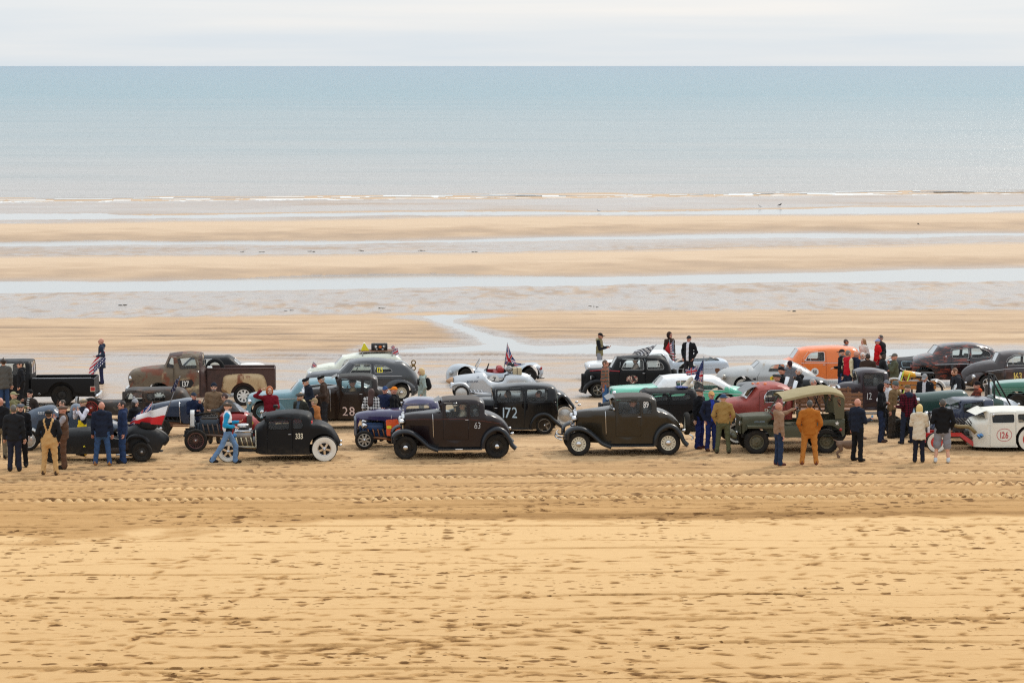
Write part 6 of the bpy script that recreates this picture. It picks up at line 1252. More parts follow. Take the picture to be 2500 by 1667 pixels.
for k in range(8): MB().lathe([(.02, 0), (.012, -.012), (.001, -.014)], (C.p(1145, 0)[0], -.70, .2+.1*k), 'y', 8).build('hinge', SCW, C.root) if k % 3 == 0 else None
# ---- silver coupe 19
C = Car('sports_coupe', 'worn silver rounded sports coupe with a leaping figure decal', 'f', 455, 802, 2.1, 1.3)
WSL = pmat('worn_silver_paint', col(176, 176, 174), .35, .4, dust=.06, patina=[(col(150, 132, 110), .58, .72, 2.2, .6)])
top = C.ps((150, 720, 1), (118, 640), (122, 560), (160, 510), (280, 468), (460, 444), (610, 436), (632, 444, 1), (640, 436, 1), (728, 330, 1), (770, 318), (880, 310), (1010, 318), (1150, 345), (1300, 400), (1460, 488), (1580, 580), (1620, 660), (1590, 730, 1))
C.body(top, .18, [(C.p(118, 0)[0], .34), (-.45, .66), (.2, .78), (1.6, .78), (2.4, .6), (C.p(1620, 0)[0], .3)], [(0, 0), (.65, 0), (1.2, .24)], .13, .07, WSL, windows=[C.ps((832, 478), (862, 425), (905, 388), (1000, 376), (1090, 376), (1095, 482)), C.ps((1115, 382), (1180, 400), (1250, 470), (1120, 480))], shields=[(top[8], top[9]), (C.p(1230, 370), C.p(1440, 475), 'rear_window')], trim=pmat('grey_trim', col(150, 150, 148)), arches=[(0, .28, .35), (2.1, .28, .34)])
C.strip(C.ps((670, 720), (668, 560), (700, 500)), .006, IRON, 'door_gap'); C.disc(892, 580, 36, 34, pmat('yellow_roundel', col(240, 200, 40), .5, dust=0)); C.text('19', 900, 580, 38, BLKT, 1, .7, over=.012)
C.decal(C.ps((588, 590), (605, 582), (612, 568), (622, 578), (645, 566), (640, 582), (655, 600), (640, 596), (646, 612), (628, 600), (610, 614), (614, 598)), BLKT, .006, 'leaping_decal')
C.wheel(0, .275, 'disc', .15, .60, WSL, wall=.75, cap=.4); C.wheel(2.1, .275, 'disc', .15, .60, WSL, wall=.75, cap=.4); C.seat(1.1, .4, .58, .5); C.lamp(C.p(150, 0)[0], .55, C.p(0, 560)[1], .09, WSL); C.bumper(C.p(110, 0)[0]-.05, .3, .6, .07, .12, WSL)
# ---- orange van 158
C = Car('van', 'bright orange panel van with 158 in a white disc', 'f', 1150, 655, 2.4, 1.34)
ORG = pmat('orange_paint', col(228, 112, 32), .3, coat=.5, dust=.03)
top = C.ps((985, 590, 1), (965, 520), (985, 430), (1060, 360), (1180, 320), (1225, 300, 1), (1232, 292, 1), (1318, 160, 1), (1350, 132), (1440, 108), (1640, 95), (1900, 90), (2100, 104), (2195, 150), (2245, 250), (2262, 400), (2255, 590, 1))
C.body(top, .16, [(C.p(965, 0)[0], .38), (-.1, .62), (.4, .74), (2.4, .74), (C.p(2262, 0)[0], .62)], [(0, 0), (.75, 0), (1.4, .14)], .12, .07, ORG, doors=[C.ps((1350, 300), (1440, 180), (1712, 170), (1718, 590), (1350, 592))], windows=[C.ps((1396, 322), (1432, 250), (1480, 205), (1545, 192), (1686, 187), (1690, 328))], shields=[(top[6], top[7])], trim=pmat('pale_trim', col(210, 205, 205)), arches=[(0, .29, .35), (2.4, .29, .35)])
C.strip(C.ps((1330, 352), (1700, 350), (2240, 348)), .008); C.disc(1540, 482, 58, 58, WHITE); C.text('158', 1538, 482, 60, BLKT, 1, .62, .08, .012); C.handle(1680, 376); C.mirror(C.p(1385, 0)[0], -.76, C.p(0, 330)[1]); C.wheel(0, .29, 'steel', .16, .6, WHITE, cap=.45); C.wheel(2.4, .29, 'steel', .16, .6, WHITE, cap=.45); C.seat(.95, .6, .58, .5); C.steer(.75, .98); C.bulge(C.ps((972, 580), (980, 480), (1080, 420), (1220, 440), (1320, 540), (1330, 590)), .08, .2, ORG, hole=(0, .29, .35)); C.strip(C.ps((1480, 205), (1476, 322)), .010, pmat('pale_trim', col(210, 205, 205)), 'window_post')
# ---- black car behind the red truck
C = Car('roadster', 'black low car with a grey tail deck behind the red truck', 'f', 620, 925, 2.35, 1.4)
top = C.ps((420, 860, 1), (410, 740), (480, 690), (900, 668), (1000, 660), (1110, 645), (1280, 615), (1450, 604), (1650, 612), (1760, 650), (1795, 720), (1785, 800, 1))
C.body(top, .22, [(C.p(410, 0)[0], .5), (-.2, .74), (2.2, .78), (C.p(1795, 0)[0], .5)], [(0, 0), (.6, 0), (.8, .05)], .12, .05, mats=[GLOSSBLK, pmat('grey_deck', col(92, 96, 100), .4, dust=0)], matfn=lambda x, z, sd: 1 if sd == 0 and x > C.p(1100, 0)[0] and z > C.p(0, 640)[1] else 0, arches=[(0, .3, .36), (2.35, .3, .36)]); C.wheel(0, .3, 'steel', .17, .6, IRON); C.wheel(2.35, .3, 'steel', .17, .6, IRON); C.bumper(C.p(1795, 0)[0]+.08, .42, .7, .09, .1, sgn=1); C.tail(C.p(1790, 0)[0], .55, .5)
# ---- soft top 121
C = Car('convertible', 'black soft top convertible with 121 on its pale blue tail', 'g', 150, 695, 2.4, 1.32)
PBL = pmat('pale_blue_paint', col(152, 178, 190), .35, coat=.4, dust=.04); SOFT = pmat('black_hood_cloth', col(42, 43, 46), .8, dust=0)
top = C.ps((-20, 620, 1), (-45, 540), (0, 470), (200, 440), (400, 425), (440, 420, 1), (446, 414, 1), (540, 345, 1), (600, 322), (760, 306), (880, 296), (935, 326), (1000, 402), (1075, 455, 1), (1130, 470), (1175, 540), (1180, 620), (1150, 660, 1))
C.body(top, .22, [(C.p(-45, 0)[0], .4), (0, .7), (1, .76), (2.3, .74), (C.p(1180, 0)[0], .46)], [(0, 0), (.65, 0), (1.05, .14)], .07, .05, mats=[PBL, SOFT, GLOSSBLK], matfn=lambda x, z, sd: 1 if z > C.p(0, 462)[1] and x > C.p(446, 0)[0] else (2 if x < C.p(800, 0)[0] else 0), windows=[C.ps((592, 372), (770, 374), (850, 452), (600, 455))], shields=[(top[6], top[7])], glass=DGLASS, arches=[(0, .28, .34), (2.4, .28, .35)])
C.text('121', 1010, 490, 46, BLKT, 1, 1.0, .12); C.wheel(0, .28, 'steel', .16, .6, IRON); C.wheel(2.4, .28, 'steel', .18, .6, IRON); C.seat(1.3, .45, .58, .4)
for dz in (0, .10): MB().tube([(C.p(1120, 0)[0], -.5+dz, .18+dz), (C.p(1250, 0)[0], -.5+dz, .24+dz)], .035, 10).build('exhaust_pipe', CHROME, C.root)
# ---- flame car
C = Car('saloon_car', 'dark maroon saloon with ghost flames along its side', 'g', 920, 705, 2.72, 1.4)
FLM = pmat('flame_maroon_paint', col(28, 14, 16), .25, coat=.4, dust=.03, patina=[(col(122, 52, 34), .54, .57, 3.0, 4.5)])
top = C.ps((760, 640, 1), (735, 540), (745, 430), (800, 370), (900, 320), (1020, 292), (1056, 290, 1), (1062, 284, 1), (1150, 160, 1), (1190, 138), (1280, 116), (1450, 100), (1650, 100), (1820, 138), (1930, 215), (1990, 300), (2080, 350), (2160, 430), (2190, 540), (2170, 640, 1))
C.body(top, .2, [(C.p(735, 0)[0], .46), (-.1, .76), (.6, .84), (2.4, .82), (C.p(2190, 0)[0], .42)], [(0, 0), (.8, 0), (1.45, .24)], .11, .06, FLM, doors=[C.ps((1300, 330), (1305, 200), (1572, 172), (1578, 600), (1300, 604))], windows=[C.ps((1320, 322), (1326, 216), (1556, 187), (1556, 326)), C.ps((1598, 326), (1600, 187), (1750, 192), (1850, 232), (1892, 286), (1872, 312))], shields=[(top[7], top[8]), (C.p(1935, 222), C.p(1988, 296), 'rear_window')], trim=pmat('grey_trim', col(150, 150, 148)), arches=[(0, .31, .38), (2.72, .31, .36)])
C.strip(C.ps((1060, 412), (1500, 404), (1930, 390)), .010); C.handle(1545, 352, .12); C.handle(1885, 342, .12); C.wheel(0, .31, 'steel', .17, .6, IRON); C.wheel(2.72, .31, 'steel', .17, .6, IRON); C.seat(1.4, .6, .62, .5); C.seat(2.1, .6, .62, .42, n=1); C.steer(1.05, .98); C.mirror(C.p(1215, 0)[0], -.84, C.p(0, 320)[1])
# ---- 163
C = Car('rounded_car', 'dark copper patina rounded car with gold 163 at the right edge', 'g', 1830, 796, 2.4, 1.36)
COP = pmat('copper_patina_paint', col(36, 22, 20), .28, coat=.3, dust=.04, patina=[(col(104, 70, 62), .5, .72, 1.1, 1), (col(120, 84, 40), .62, .72, 2.6, 1)])
top = C.ps((1560, 720, 1), (1528, 640), (1530, 560), (1580, 500), (1680, 445), (1820, 408), (1940, 392), (1965, 398, 1), (1972, 392, 1), (2034, 270, 1), (2070, 248), (2180, 222), (2330, 214), (2480, 230), (2640, 300), (2770, 420), (2850, 560), (2870, 680), (2840, 730, 1))
C.body(top, .2, [(C.p(1528, 0)[0], .30), (-.2, .54), (.5, .70), (1.8, .72), (2.5, .56), (C.p(2870, 0)[0], .24)], [(0, 0), (.75, 0), (1.4, .22)], .12, .07, COP, doors=[C.ps((2068, 440), (2130, 330), (2230, 285), (2445, 280), (2450, 690), (2070, 692))], windows=[C.ps((2108, 424), (2148, 352), (2232, 302), (2430, 292), (2436, 430)), C.ps((2470, 292), (2560, 320), (2640, 420), (2474, 430))], shields=[(top[8], top[9])], trim=pmat('grey_trim', col(150, 150, 148)), arches=[(0, .30, .38), (2.4, .30, .38)])
C.bulge(C.ps((1540, 720), (1535, 620), (1620, 545), (1760, 525), (1900, 560), (1985, 640), (2030, 700), (2000, 720)), .22, .2, COP, hole=(0, .30, .37)); C.bulge(C.ps((2600, 720), (2620, 600), (2720, 540), (2830, 580), (2870, 680), (2860, 720)), .22, .2, COP, hole=(2.4, .30, .37))
C.strip(C.ps((1800, 520), (2100, 480), (2400, 462)), .008); C.text('163', 2262, 580, 104, GOLDT, 1, .74, .06); C.wheel(0, .30, 'spoke', .17, .64, CHROME, cap=.2, nspk=5, y=.66); C.wheel(2.4, .30, 'spoke', .17, .64, CHROME, cap=.2, y=.66); C.strip(C.ps((2200, 330), (2198, 424)), .010, CHROME, 'window_post'); C.mirror(C.p(2100, 0)[0], -.74, C.p(0, 452)[1]); C.seat(1.0, .5, .56, .5); C.lamp(C.p(1640, 0)[0]-.06, .58, C.p(0, 590)[1], .09); C.bumper(C.p(1520, 0)[0]-.12, .32, .7, .08, .12)
# ================================================================== PEOPLE
def snet(fun, lo, hi, vx):
    """surface of an implicit body: fun(P) -> (distance, material)"""
    n = np.maximum(3, np.ceil((np.array(hi)-lo)/vx).astype(int)+1); ax = [lo[i]+vx*np.arange(n[i]) for i in range(3)]
    G = np.stack(np.meshgrid(*ax, indexing='ij'), -1).reshape(-1, 3); D = fun(G)[0].reshape(n)
    ins = D < 0; nc = n-1
    acc = np.zeros(tuple(nc)+(3,)); cnt = np.zeros(tuple(nc))
    off = [(i, j, k) for i in (0, 1) for j in (0, 1) for k in (0, 1)]
    S = lambda o: tuple(slice(o[d], o[d]+nc[d]) for d in range(3))
    for a in range(8):
        for d in range(3):
            if off[a][d]: continue
            b = list(off[a]); b[d] = 1; A, B = D[S(off[a])], D[S(b)]; c = (A < 0) != (B < 0); t = np.where(c, A/np.where(c, A-B, 1), 0)
            for e in range(3): acc[..., e] += c*((off[a][e]) + (t if e == d else 0))
            cnt += c
    act = cnt > 0; idx = np.full(tuple(nc), -1); idx[act] = np.arange(act.sum())
    cell = np.stack(np.nonzero(act), -1); V = (cell + acc[act]/cnt[act][:, None])*vx + lo
    F = []
    for d in range(3):
        e1, e2 = [x for x in range(3) if x != d]
        A = np.take(ins, range(n[d]-1), d); B = np.take(ins, range(1, n[d]), d); c = A != B
        p = np.stack(np.nonzero(c), -1); ok = (p[:, e1] > 0) & (p[:, e2] > 0) & (p[:, e1] < nc[e1]) & (p[:, e2] < nc[e2]); p = p[ok]
        q = []
        for (i, j) in ((-1, -1), (0, -1), (0, 0), (-1, 0)):
            r = p.copy(); r[:, e1] += i; r[:, e2] += j; q.append(idx[r[:, 0], r[:, 1], r[:, 2]])
        q = np.stack(q, -1); fl = A[tuple(p.T)] if d != 1 else ~A[tuple(p.T)]
        q[~fl] = q[~fl][:, ::-1]; F.append(q)
    F = np.concatenate(F); F = F[(F >= 0).all(1)]
    return V, F
def cone(a, b, ra, rb, m, dep=1.0, zmin=None):
    a, b = np.array(a, float), np.array(b, float)
    def f(P):
        s_ = np.array([1, 1/dep, 1]); Q = P*s_; A, B = a*s_, b*s_; d = B-A; t = np.clip(((Q-A)@d)/max(1e-9, d@d), 0, 1)
        r_ = (np.linalg.norm(Q-A-t[:, None]*d, axis=1)-(ra+(rb-ra)*t))*(dep if dep < 1 else 1)
        return r_ if zmin is None else np.maximum(r_, zmin-P[:, 2])
    f.m = m; f.lo = np.minimum(a-ra, b-rb)-.03; f.hi = np.maximum(a+ra, b+rb)+.03; return f
def ell(c, r, m, cut=None):
    c, r = np.array(c, float), np.array(r, float)
    def f(P):
        k = np.linalg.norm((P-c)/r, axis=1); d = (k-1)*r.min()
        if cut is not None: d = np.maximum(d, cut(P))
        return d
    f.m = m; f.lo = c-r-.02; f.hi = c+r+.02; return f
def solid(prims, vx, k=.02, noise=None):
    lo = np.min([p.lo for p in prims], 0); hi = np.max([p.hi for p in prims], 0)
    def fun(P):
        D = np.stack([p(P) for p in prims]); i = D.argmin(0); m = D[i, np.arange(len(P))]
        if k: m = m-k*np.log(np.exp(-(D-m)/k).sum(0))*.6
        if noise is not None: m = m+noise(P)
        return m, i
    V, F = snet(fun, lo, hi, vx); mi = np.array([p.m for p in prims])[fun(V[F].mean(1))[1]]
    return V, F, mi
HCACHE = {}
def head_part(kind):
    if kind in HCACHE: return HCACHE[kind]
    zc = 1.635
    if kind == 'head':
        p = [ell((0, .008, zc+.012), (.077, .095, .105), 0), ell((0, -.035, zc-.055), (.060, .062, .062), 0), cone((0, .012, 1.47), (0, -.002, 1.58), .056, .053, 0), cone((0, -.098, zc+.012), (0, -.118, zc-.022), .010, .016, 0),
             ell((-.080, .01, zc-.005), (.013, .022, .034), 0), ell((.080, .01, zc-.005), (.013, .022, .034), 0), ell((0, -.082, zc+.035), (.05, .018, .012), 0), ell((0, -.088, zc-.092), (.022, .018, .016), 0),
             ell((-.032, -.088, zc+.014), (.013, .010, .009), 1), ell((.032, -.088, zc+.014), (.013, .010, .009), 1), ell((0, -.098, zc-.056), (.026, .010, .007), 2)]
        r = solid(p, .0135, .008)
    elif kind == 'short': r = solid([ell((0, .012, zc+.018), (.083, .101, .108), 0, lambda P: np.maximum(-(P[:, 1]+.062)+.0*P[:, 2], -(P[:, 2]-zc+.07-.75*np.maximum(0, -P[:, 1]+.02)+.02)))], .017, 0)
    elif kind == 'bob': r = solid([ell((0, .012, zc+.018), (.092, .108, .112), 0, lambda P: -(P[:, 1]+.058)), ell((0, .03, zc-.06), (.098, .085, .13), 0, lambda P: -(P[:, 1]+.025))], .016, .02)
    elif kind == 'long': r = solid([ell((0, .012, zc+.018), (.090, .106, .112), 0, lambda P: -(P[:, 1]+.058)), cone((0, .045, zc), (0, .12, 1.30), .085, .10, 0, .7), ell((0, .03, zc-.06), (.095, .08, .12), 0, lambda P: -(P[:, 1]+.02))], .018, .02)
    elif kind == 'curly': r = solid([ell((0, .01, zc+.02), (.105, .12, .118), 0, lambda P: -(P[:, 1]+.05)), ell((0, .03, zc-.05), (.112, .1, .10), 0, lambda P: -(P[:, 1]+.03))], .016, .02, lambda P: .008*np.sin(P[:, 0]*110)*np.sin(P[:, 1]*95)*np.sin(P[:, 2]*100))
    elif kind == 'beard': r = solid([ell((0, -.045, zc-.07), (.064, .062, .058), 0, lambda P: np.maximum(P[:, 2]-(zc-.035), -(P[:, 2]-zc+.12)))], .012, 0)
    elif kind == 'cap': r = solid([ell((0, .008, zc+.03), (.088, .106, .100), 0, lambda P: -(P[:, 2]-zc-.028)), ell((0, -.125, zc+.036), (.070, .080, .010), 0, lambda P: P[:, 1]+.05)], .013, .006)
    elif kind == 'flat': r = solid([ell((0, .0, zc+.062), (.104, .128, .046), 0), ell((0, .01, zc+.04), (.090, .105, .05), 0, lambda P: -(P[:, 2]-zc-.02)), ell((0, -.115, zc+.042), (.066, .045, .010), 0)], .013, .012)
    elif kind == 'beanie': r = solid([ell((0, .01, zc+.03), (.092, .110, .118), 0, lambda P: -(P[:, 2]-zc-.012))], .013, 0, lambda P: .002*np.sin(P[:, 0]*160))
    elif kind == 'bobble': r = solid([ell((0, .01, zc+.03), (.094, .112, .115), 0, lambda P: -(P[:, 2]-zc-.005)), ell((0, .05, zc+.17), (.045, .045, .045), 0)], .014, .006)
    elif kind == 'beret': r = solid([ell((.01, .015, zc+.075), (.115, .125, .042), 0), ell((0, .01, zc+.045), (.086, .102, .05), 0, lambda P: -(P[:, 2]-zc-.02))], .013, .012)
    elif kind == 'bucket': r = solid([ell((0, .008, zc+.04), (.092, .108, .085), 0, lambda P: -(P[:, 2]-zc-.02)), ell((0, .005, zc+.028), (.145, .155, .016), 0)], .014, .01)
    elif kind == 'cowboy': r = solid([ell((0, .008, zc+.06), (.088, .108, .085), 0, lambda P: np.maximum(-(P[:, 2]-zc-.03), -(.03-np.hypot(P[:, 0], P[:, 2]-zc-.155)))), ell((0, .005, zc+.04), (.175, .20, .014), 0)], .014, .01, lambda P: -.0*P[:, 0])
    elif kind == 'hoodup': r = solid([ell((0, .02, zc-.0), (.108, .120, .145), 0, lambda P: np.maximum(-(np.hypot(P[:, 0], (P[:, 2]-zc+.02)*.8)-.066)*(P[:, 1] < 0)-.2*(P[:, 1] >= 0), -(P[:, 1]+.085)))], .014, 0)
    HCACHE[kind] = r; return r
def hand_mesh():
    mb = MB(); mb.tube([(0, 0, .02), (0, 0, -.02), (0, -.004, -.055), (0, -.008, -.085)], [.024, .034, .040, .034], 8)
    mb.v = [(x*.5, y, z) for x, y, z in mb.v]
    for k, (y, L) in enumerate(((-.030, .070), (-.010, .080), (.010, .075), (.028, .060))):
        mb.tube([(0, y, -.08), (-.006, y, -.08-L*.45), (-.022, y, -.08-L*.75), (-.042, y, -.08-L*.82)], [.0098, .0092, .0086, .007], 5)
    mb.tube([(0, -.030, -.025), (-.012, -.058, -.058), (-.022, -.062, -.090)], [.012, .011, .008], 5)
    return np.array(mb.v), mb.f
HAND = hand_mesh()
SKINS = [pmat('skin_fair', col(204, 156, 132), .55, var=.08, dust=0), pmat('skin_ruddy', col(194, 136, 114), .55, var=.08, dust=0), pmat('skin_tan', col(170, 116, 90), .55, var=.08, dust=0)]
EYE = pmat('eye_dark', col(44, 34, 30), .4, dust=0); LIP = pmat('lip', col(150, 82, 76), .5, dust=0)
def cloth(c, pattern=None):
    key = 'cloth_%d_%d_%d_%s' % (*c[:3], pattern[0] if pattern else '')+(('_%d_%d_%d' % tuple(pattern[1])) if pattern else '')
    if key in MATS: return MATS[key]
    if not pattern: return pmat(key, srgb(*c[:3]), .85, var=.22, dust=0, bump=.3, spec=.15, scale=9)
    s = NT(key); o = s.coord('Object'); sp = s.n('ShaderNodeSeparateXYZ'); s.l(o, sp.inputs[0]); kind, c2 = pattern[0], srgb(*pattern[1]); k = pattern[2] if len(pattern) > 2 else 14.
    xx = s.math('ADD', sp.outputs[0], s.math('MULTIPLY', sp.outputs[1], .7))
    st = lambda v, w: s.math('LESS_THAN', s.math('FRACT', s.math('MULTIPLY', v, k)), w)
    if kind == 'plaid': f = s.math('MULTIPLY', s.math('ADD', st(xx, .5), st(sp.outputs[2], .5)), .5)
    elif kind == 'check': f = s.math('MAXIMUM', st(xx, .28), st(sp.outputs[2], .28))
    else: f = st(sp.outputs[2], .45)
    s.set(Base_Color=s.mix(f, srgb(*c[:3]), c2), Roughness=.85, Specular_IOR_Level=.15); MATS[key] = s.m; return s.m
ARM = {'down': ((.14, .04, -1), (.06, -.16, -1)), 'pocket': ((.34, .18, -1), (-.34, -.42, -.9)), 'cross': ((.18, -.22, -1), (-.95, -.42, .18)), 'chin': ((.10, -.55, -.85), (-.42, -.30, .95)), 'phone': ((.16, -.25, -1), (-.30, -1, .22)),
       'photo': ((.12, -1, .0), (-.18, -.9, .35)), 'head': ((.85, -.45, .25), (-.75, -.30, .75)), 'reach': ((.2, -.9, -.45), (0, -1, -.05)), 'bent': ((.22, .22, -1), (-.12, -1, -.15)), 'back': ((.3, .3, -1), (-.55, .2, -.75)), 'swing': ((.1, .45, -1), (.05, .2, -1)), 'fwd': ((.1, -.4, -1), (0, -.75, -.8)), 'wheel': ((.15, -.6, -.8), (-.1, -1, .1)), 'lean': ((.5, -.5, -.8), (-.3, -1, -.35))}
PEOPLE = []; HANDS = {}
def person(label, u=None, vt=None, h=1.75, face=0, top=(30, 32, 38), legs=(40, 44, 56), shoes=(34, 28, 24), skin=0, hair=None, hairc=(60, 46, 36), hat=None, hatc=(40, 40, 42), arms=('down', 'down'), sleeve=None, shirt=None, hem=.90, coat=0., build=1.0, turn=0, nod=0, bend=0, walk=0., shorts=False, hood=None, pat=None, bib=None, seat=None, beard=None, raglan=None, belt=None, loc=None, dy=0., legpat=None, spread=.10):
    mats = [SKINS[skin], EYE, LIP, cloth(top, pat), cloth(legs), cloth(shoes), cloth(sleeve or top, pat if not sleeve else None), cloth(shirt or top, ('stripe', (220, 220, 215), 16.) if shirt == (20, 20, 22) else None), cloth(bib or legs), cloth(hood or top), cloth(raglan or top)]
    b = build; P = []; sk = 1
    bt = math.radians(bend); pv = np.array([0, 0, .93])
    def up(p):                                   # upper body leans over at the hips
        p = np.array(p, float)-pv; c, s_ = math.cos(bt), math.sin(bt); return np.array([p[0], p[1]*c-p[2]*s_, p[1]*s_+p[2]*c])+pv
    for i, sg in enumerate((-1, 1)):
        hip = np.array([sg*.09*b, 0, .91]); L1, L2 = .42, .42
        if seat: kn = hip+np.array([sg*.05, -.42, .02]); an = kn+np.array([0, -.10, -.40])
        else:
            w = walk*sg; kn = hip+np.array([sg*(spread-.09)*.6, -.20*w-.02, -.41 if not walk else -.395]); an = kn+np.array([sg*(spread-.09)*.4+sg*.015, (.02 if w >= 0 else .26*abs(w)) if walk else .03, -.405 if w >= 0 else -.36])
        r1, r2, r3 = .088*b, (.066 if not shorts else .085), (.062 if not shorts else .05)
        P.append(cone(hip, kn, r1*1.04, r2*(1.1 if not shorts else 1.2), 4, .95))
        if shorts: P.append(cone(kn, an, .056, .042, 0)); P.append(cone(kn+[0, 0, .04], kn+[0, 0, -.03], .098, .100, 4))
        else: P.append(cone(kn, an+[0, 0, -.01], r2*1.08, r3*1.05, 4))
        P.append(cone(an+[0, .03, -.035], an+[0, -.15, -.045], .044, .040, 5)); P.append(cone(an+[0, .02, .02], an+[0, -.03, -.03], .045, .046, 5))
    P.append(cone((0, .0, .90), up((0, .005, 1.05)), .148*b, .146*b, 4, .74))
    P.append(cone(up((0, .005, 1.04)), up((0, .0, 1.33)), .155*b, .178*b, 3, .66)); P.append(cone(up((-.145, .01, 1.415)), up((.145, .01, 1.415)), .078, .078, 3)); P.append(cone(up((0, .015, 1.43)), up((0, .0, 1.49)), .088, .070, 3))
    if hem < 1.0: P.append(cone((0, .0, hem-.03) if bend < 20 else up((0, .0, .93)), up((0, .005, 1.15)), (.166+coat)*b, .160*b, 3, .78, hem if bend < 20 else None))
    if hood: P.append(ell(up((0, .085, 1.47)), (.115, .075, .085), 9))
    hands = []
    for i, sg in enumerate((-1, 1)):
        a = arms[i]; U, Fd = ARM[a] if isinstance(a, str) else a
        sh = up((sg*.195*(b*.5+.5), .01, 1.415)); n = lambda q: np.array([q[0]*sg, q[1], q[2]])/np.linalg.norm(q)
        ud, fd = n(U), n(Fd)
        if bend: c, s_ = math.cos(bt*.5), math.sin(bt*.5); ud = np.array([ud[0], ud[1]*c-ud[2]*s_, ud[1]*s_+ud[2]*c])
        el_ = sh+ud*.295; wr = el_+fd*.25
        P.append(cone(sh, el_, .070*(b*.4+.6), .058, 6)); P.append(cone(el_, wr, .058, .046, 6 if not (a == 'bare') else 0)); hands.append((wr, fd, sg))
    if coat: pass
    ph_ = random.uniform(0, 6)
    nz = lambda Q: (.009*np.sin(Q[:, 2]*36+3*np.sin(Q[:, 0]*11+ph_)+2*np.sin(Q[:, 1]*13))*np.sin(Q[:, 0]*17+Q[:, 1]*23+ph_)+.004*np.sin(Q[:, 2]*75+Q[:, 0]*40+ph_))*(Q[:, 2] > .12)
    V, F, mi = solid(P, .0265, .018, nz)
    c = V[F].mean(1)
    if shirt: mi = np.where((mi == 3) & (np.abs(c[:, 0]) < .055) & (c[:, 1] < 0), 7, mi)
    if bib:
        ax_, z_ = np.abs(c[:, 0]), c[:, 2]; bk = c[:, 1] > 0
        strap = np.abs(ax_-np.where(bk, .025+.085*np.clip((z_-1.18)/.27, 0, 1), .09)) < .027
        mi = np.where((mi == 3) & ((z_ < 1.02) | (ax_ < np.where(bk, .06+.5*np.maximum(0, 1.20-z_), .11))*(z_ < np.where(bk, 1.22, 1.27)) | strap), 8, mi)
    if raglan: mi = np.where((mi == 3) & (((c[:, 2] > 1.20) & (c[:, 1] > -.3)) | (c[:, 1] > .05)), 10, mi)
    if belt: mi = np.where((mi == 3) & (c[:, 2] < belt[1]), 8, mi)
    VV = [V]; FF = [tuple(q) for q in F]; MI = list(mi); base = len(V)
    tr_, nd = math.radians(turn), math.radians(nod)
    def headx(v):
        q = v-np.array([0, .01, 1.50]); c, s_ = math.cos(nd), math.sin(nd); q = np.stack([q[:, 0], q[:, 1]*c-q[:, 2]*s_, q[:, 1]*s_+q[:, 2]*c], 1)
        c, s_ = math.cos(tr_), math.sin(tr_); q = np.stack([q[:, 0]*c-q[:, 1]*s_, q[:, 0]*s_+q[:, 1]*c, q[:, 2]], 1); return q+up((0, .01, 1.50))
    hv, hf, hm = head_part('head'); VV.append(headx(hv)); FF += [tuple(q+base) for q in hf]; MI += list(hm); base += len(hv)
    for wr, fd, sg in hands:
        z = Vector(-fd); m = z.to_track_quat('Z', 'X').to_matrix(); v = np.array([tuple(m @ Vector((x*-sg, y, z_))) for x, y, z_ in HAND[0]])+wr
        VV.append(v); FF += [tuple(np.array(q)+base) for q in HAND[1]]; MI += [0]*len(HAND[1]); base += len(v)
    sc = h/1.75; o = mesh_obj('person', np.concatenate(VV), FF, mats, None, np.array(MI, dtype=np.int32)); o.scale = (sc, sc, sc)
    for kind, cc, nm in ((hair, hairc, 'hair'), (hat, hatc, 'hat' if hat != 'hoodup' else 'hood'), ('beard' if beard else None, beard, 'beard')):
        if kind: v, f, m_ = head_part(kind); mesh_obj(nm, headx(v), [tuple(q) for q in f], cloth(cc) if nm != 'hair' else pmat('hair_%d_%d_%d' % cc, srgb(*cc), .6, var=.25, dust=0, scale=20), o)
    a = R(face)
    if loc is not None: o.matrix_world = loc @ Matrix.Rotation(a, 4, 'Z') @ Matrix.Diagonal((sc, sc, sc, 1))
    else:
        if dy:
            hh = h; p0 = place(u, vt, h); p1y = p0[1]+dy; d_ = ray(u, vt); t_ = p1y/d_[1]; h = float(HC+d_[2]*t_-ground(p1y)); sc = h/1.75; o.scale = (sc, sc, sc)
        p = place(u, vt, h-.01+(.03 if hat in ('cap', 'flat', 'beanie', 'cowboy') else 0)-.35*(1-math.cos(bt))); o.location = (p[0], p[1], float(ground(p[1]))-.01); o.rotation_euler = (0, 0, a); PEOPLE.append((label, p[0], p[1]))
    HANDS[label] = [(wr*sc, fd, sg) for wr, fd, sg in hands]; tag(o, label, 'person'); return o
K = (22, 23, 27); NAVY = (30, 38, 58); JEAN = (46, 66, 98); DJEAN = (34, 42, 60)
person('man in black cowboy hat and grey tweed jacket at the left edge', 8, 873, 1.80, 200, (86, 84, 80), JEAN, hat='cowboy', hatc=(24, 22, 22), hair='short', arms=('down', 'down'), hem=.78, coat=.02)
person('man in grey cap and black hooded top beside the black pickup', 50, 879, 1.78, -75, K, K, hat='cap', hatc=(66, 66, 68), hair='short', hood=K, arms=('pocket', 'pocket'))
MANFLAG = person('bald man in long navy coat standing far back holding a flag', 247, 826, 1.74, -80, (40, 48, 64), (38, 42, 70), hood=(40, 48, 64), hem=.62, coat=.035, arms=('down', 'bent'), skin=1)
person('man in pale cap and olive jacket pointing to the right', 33, 954, 1.72, 85, (112, 108, 76), (70, 70, 60), hat='cap', hatc=(150, 144, 110), arms=('reach', 'reach'), hem=.82, dy=1.3)
person('man in black beanie and brown leather jacket over a striped shirt', 73, 950, 1.76, -30, (52, 44, 40), (60, 58, 56), hat='beanie', hatc=(16, 16, 17), arms=('chin', 'pocket'), shirt=(20, 20, 22), hem=.86, dy=1.25)
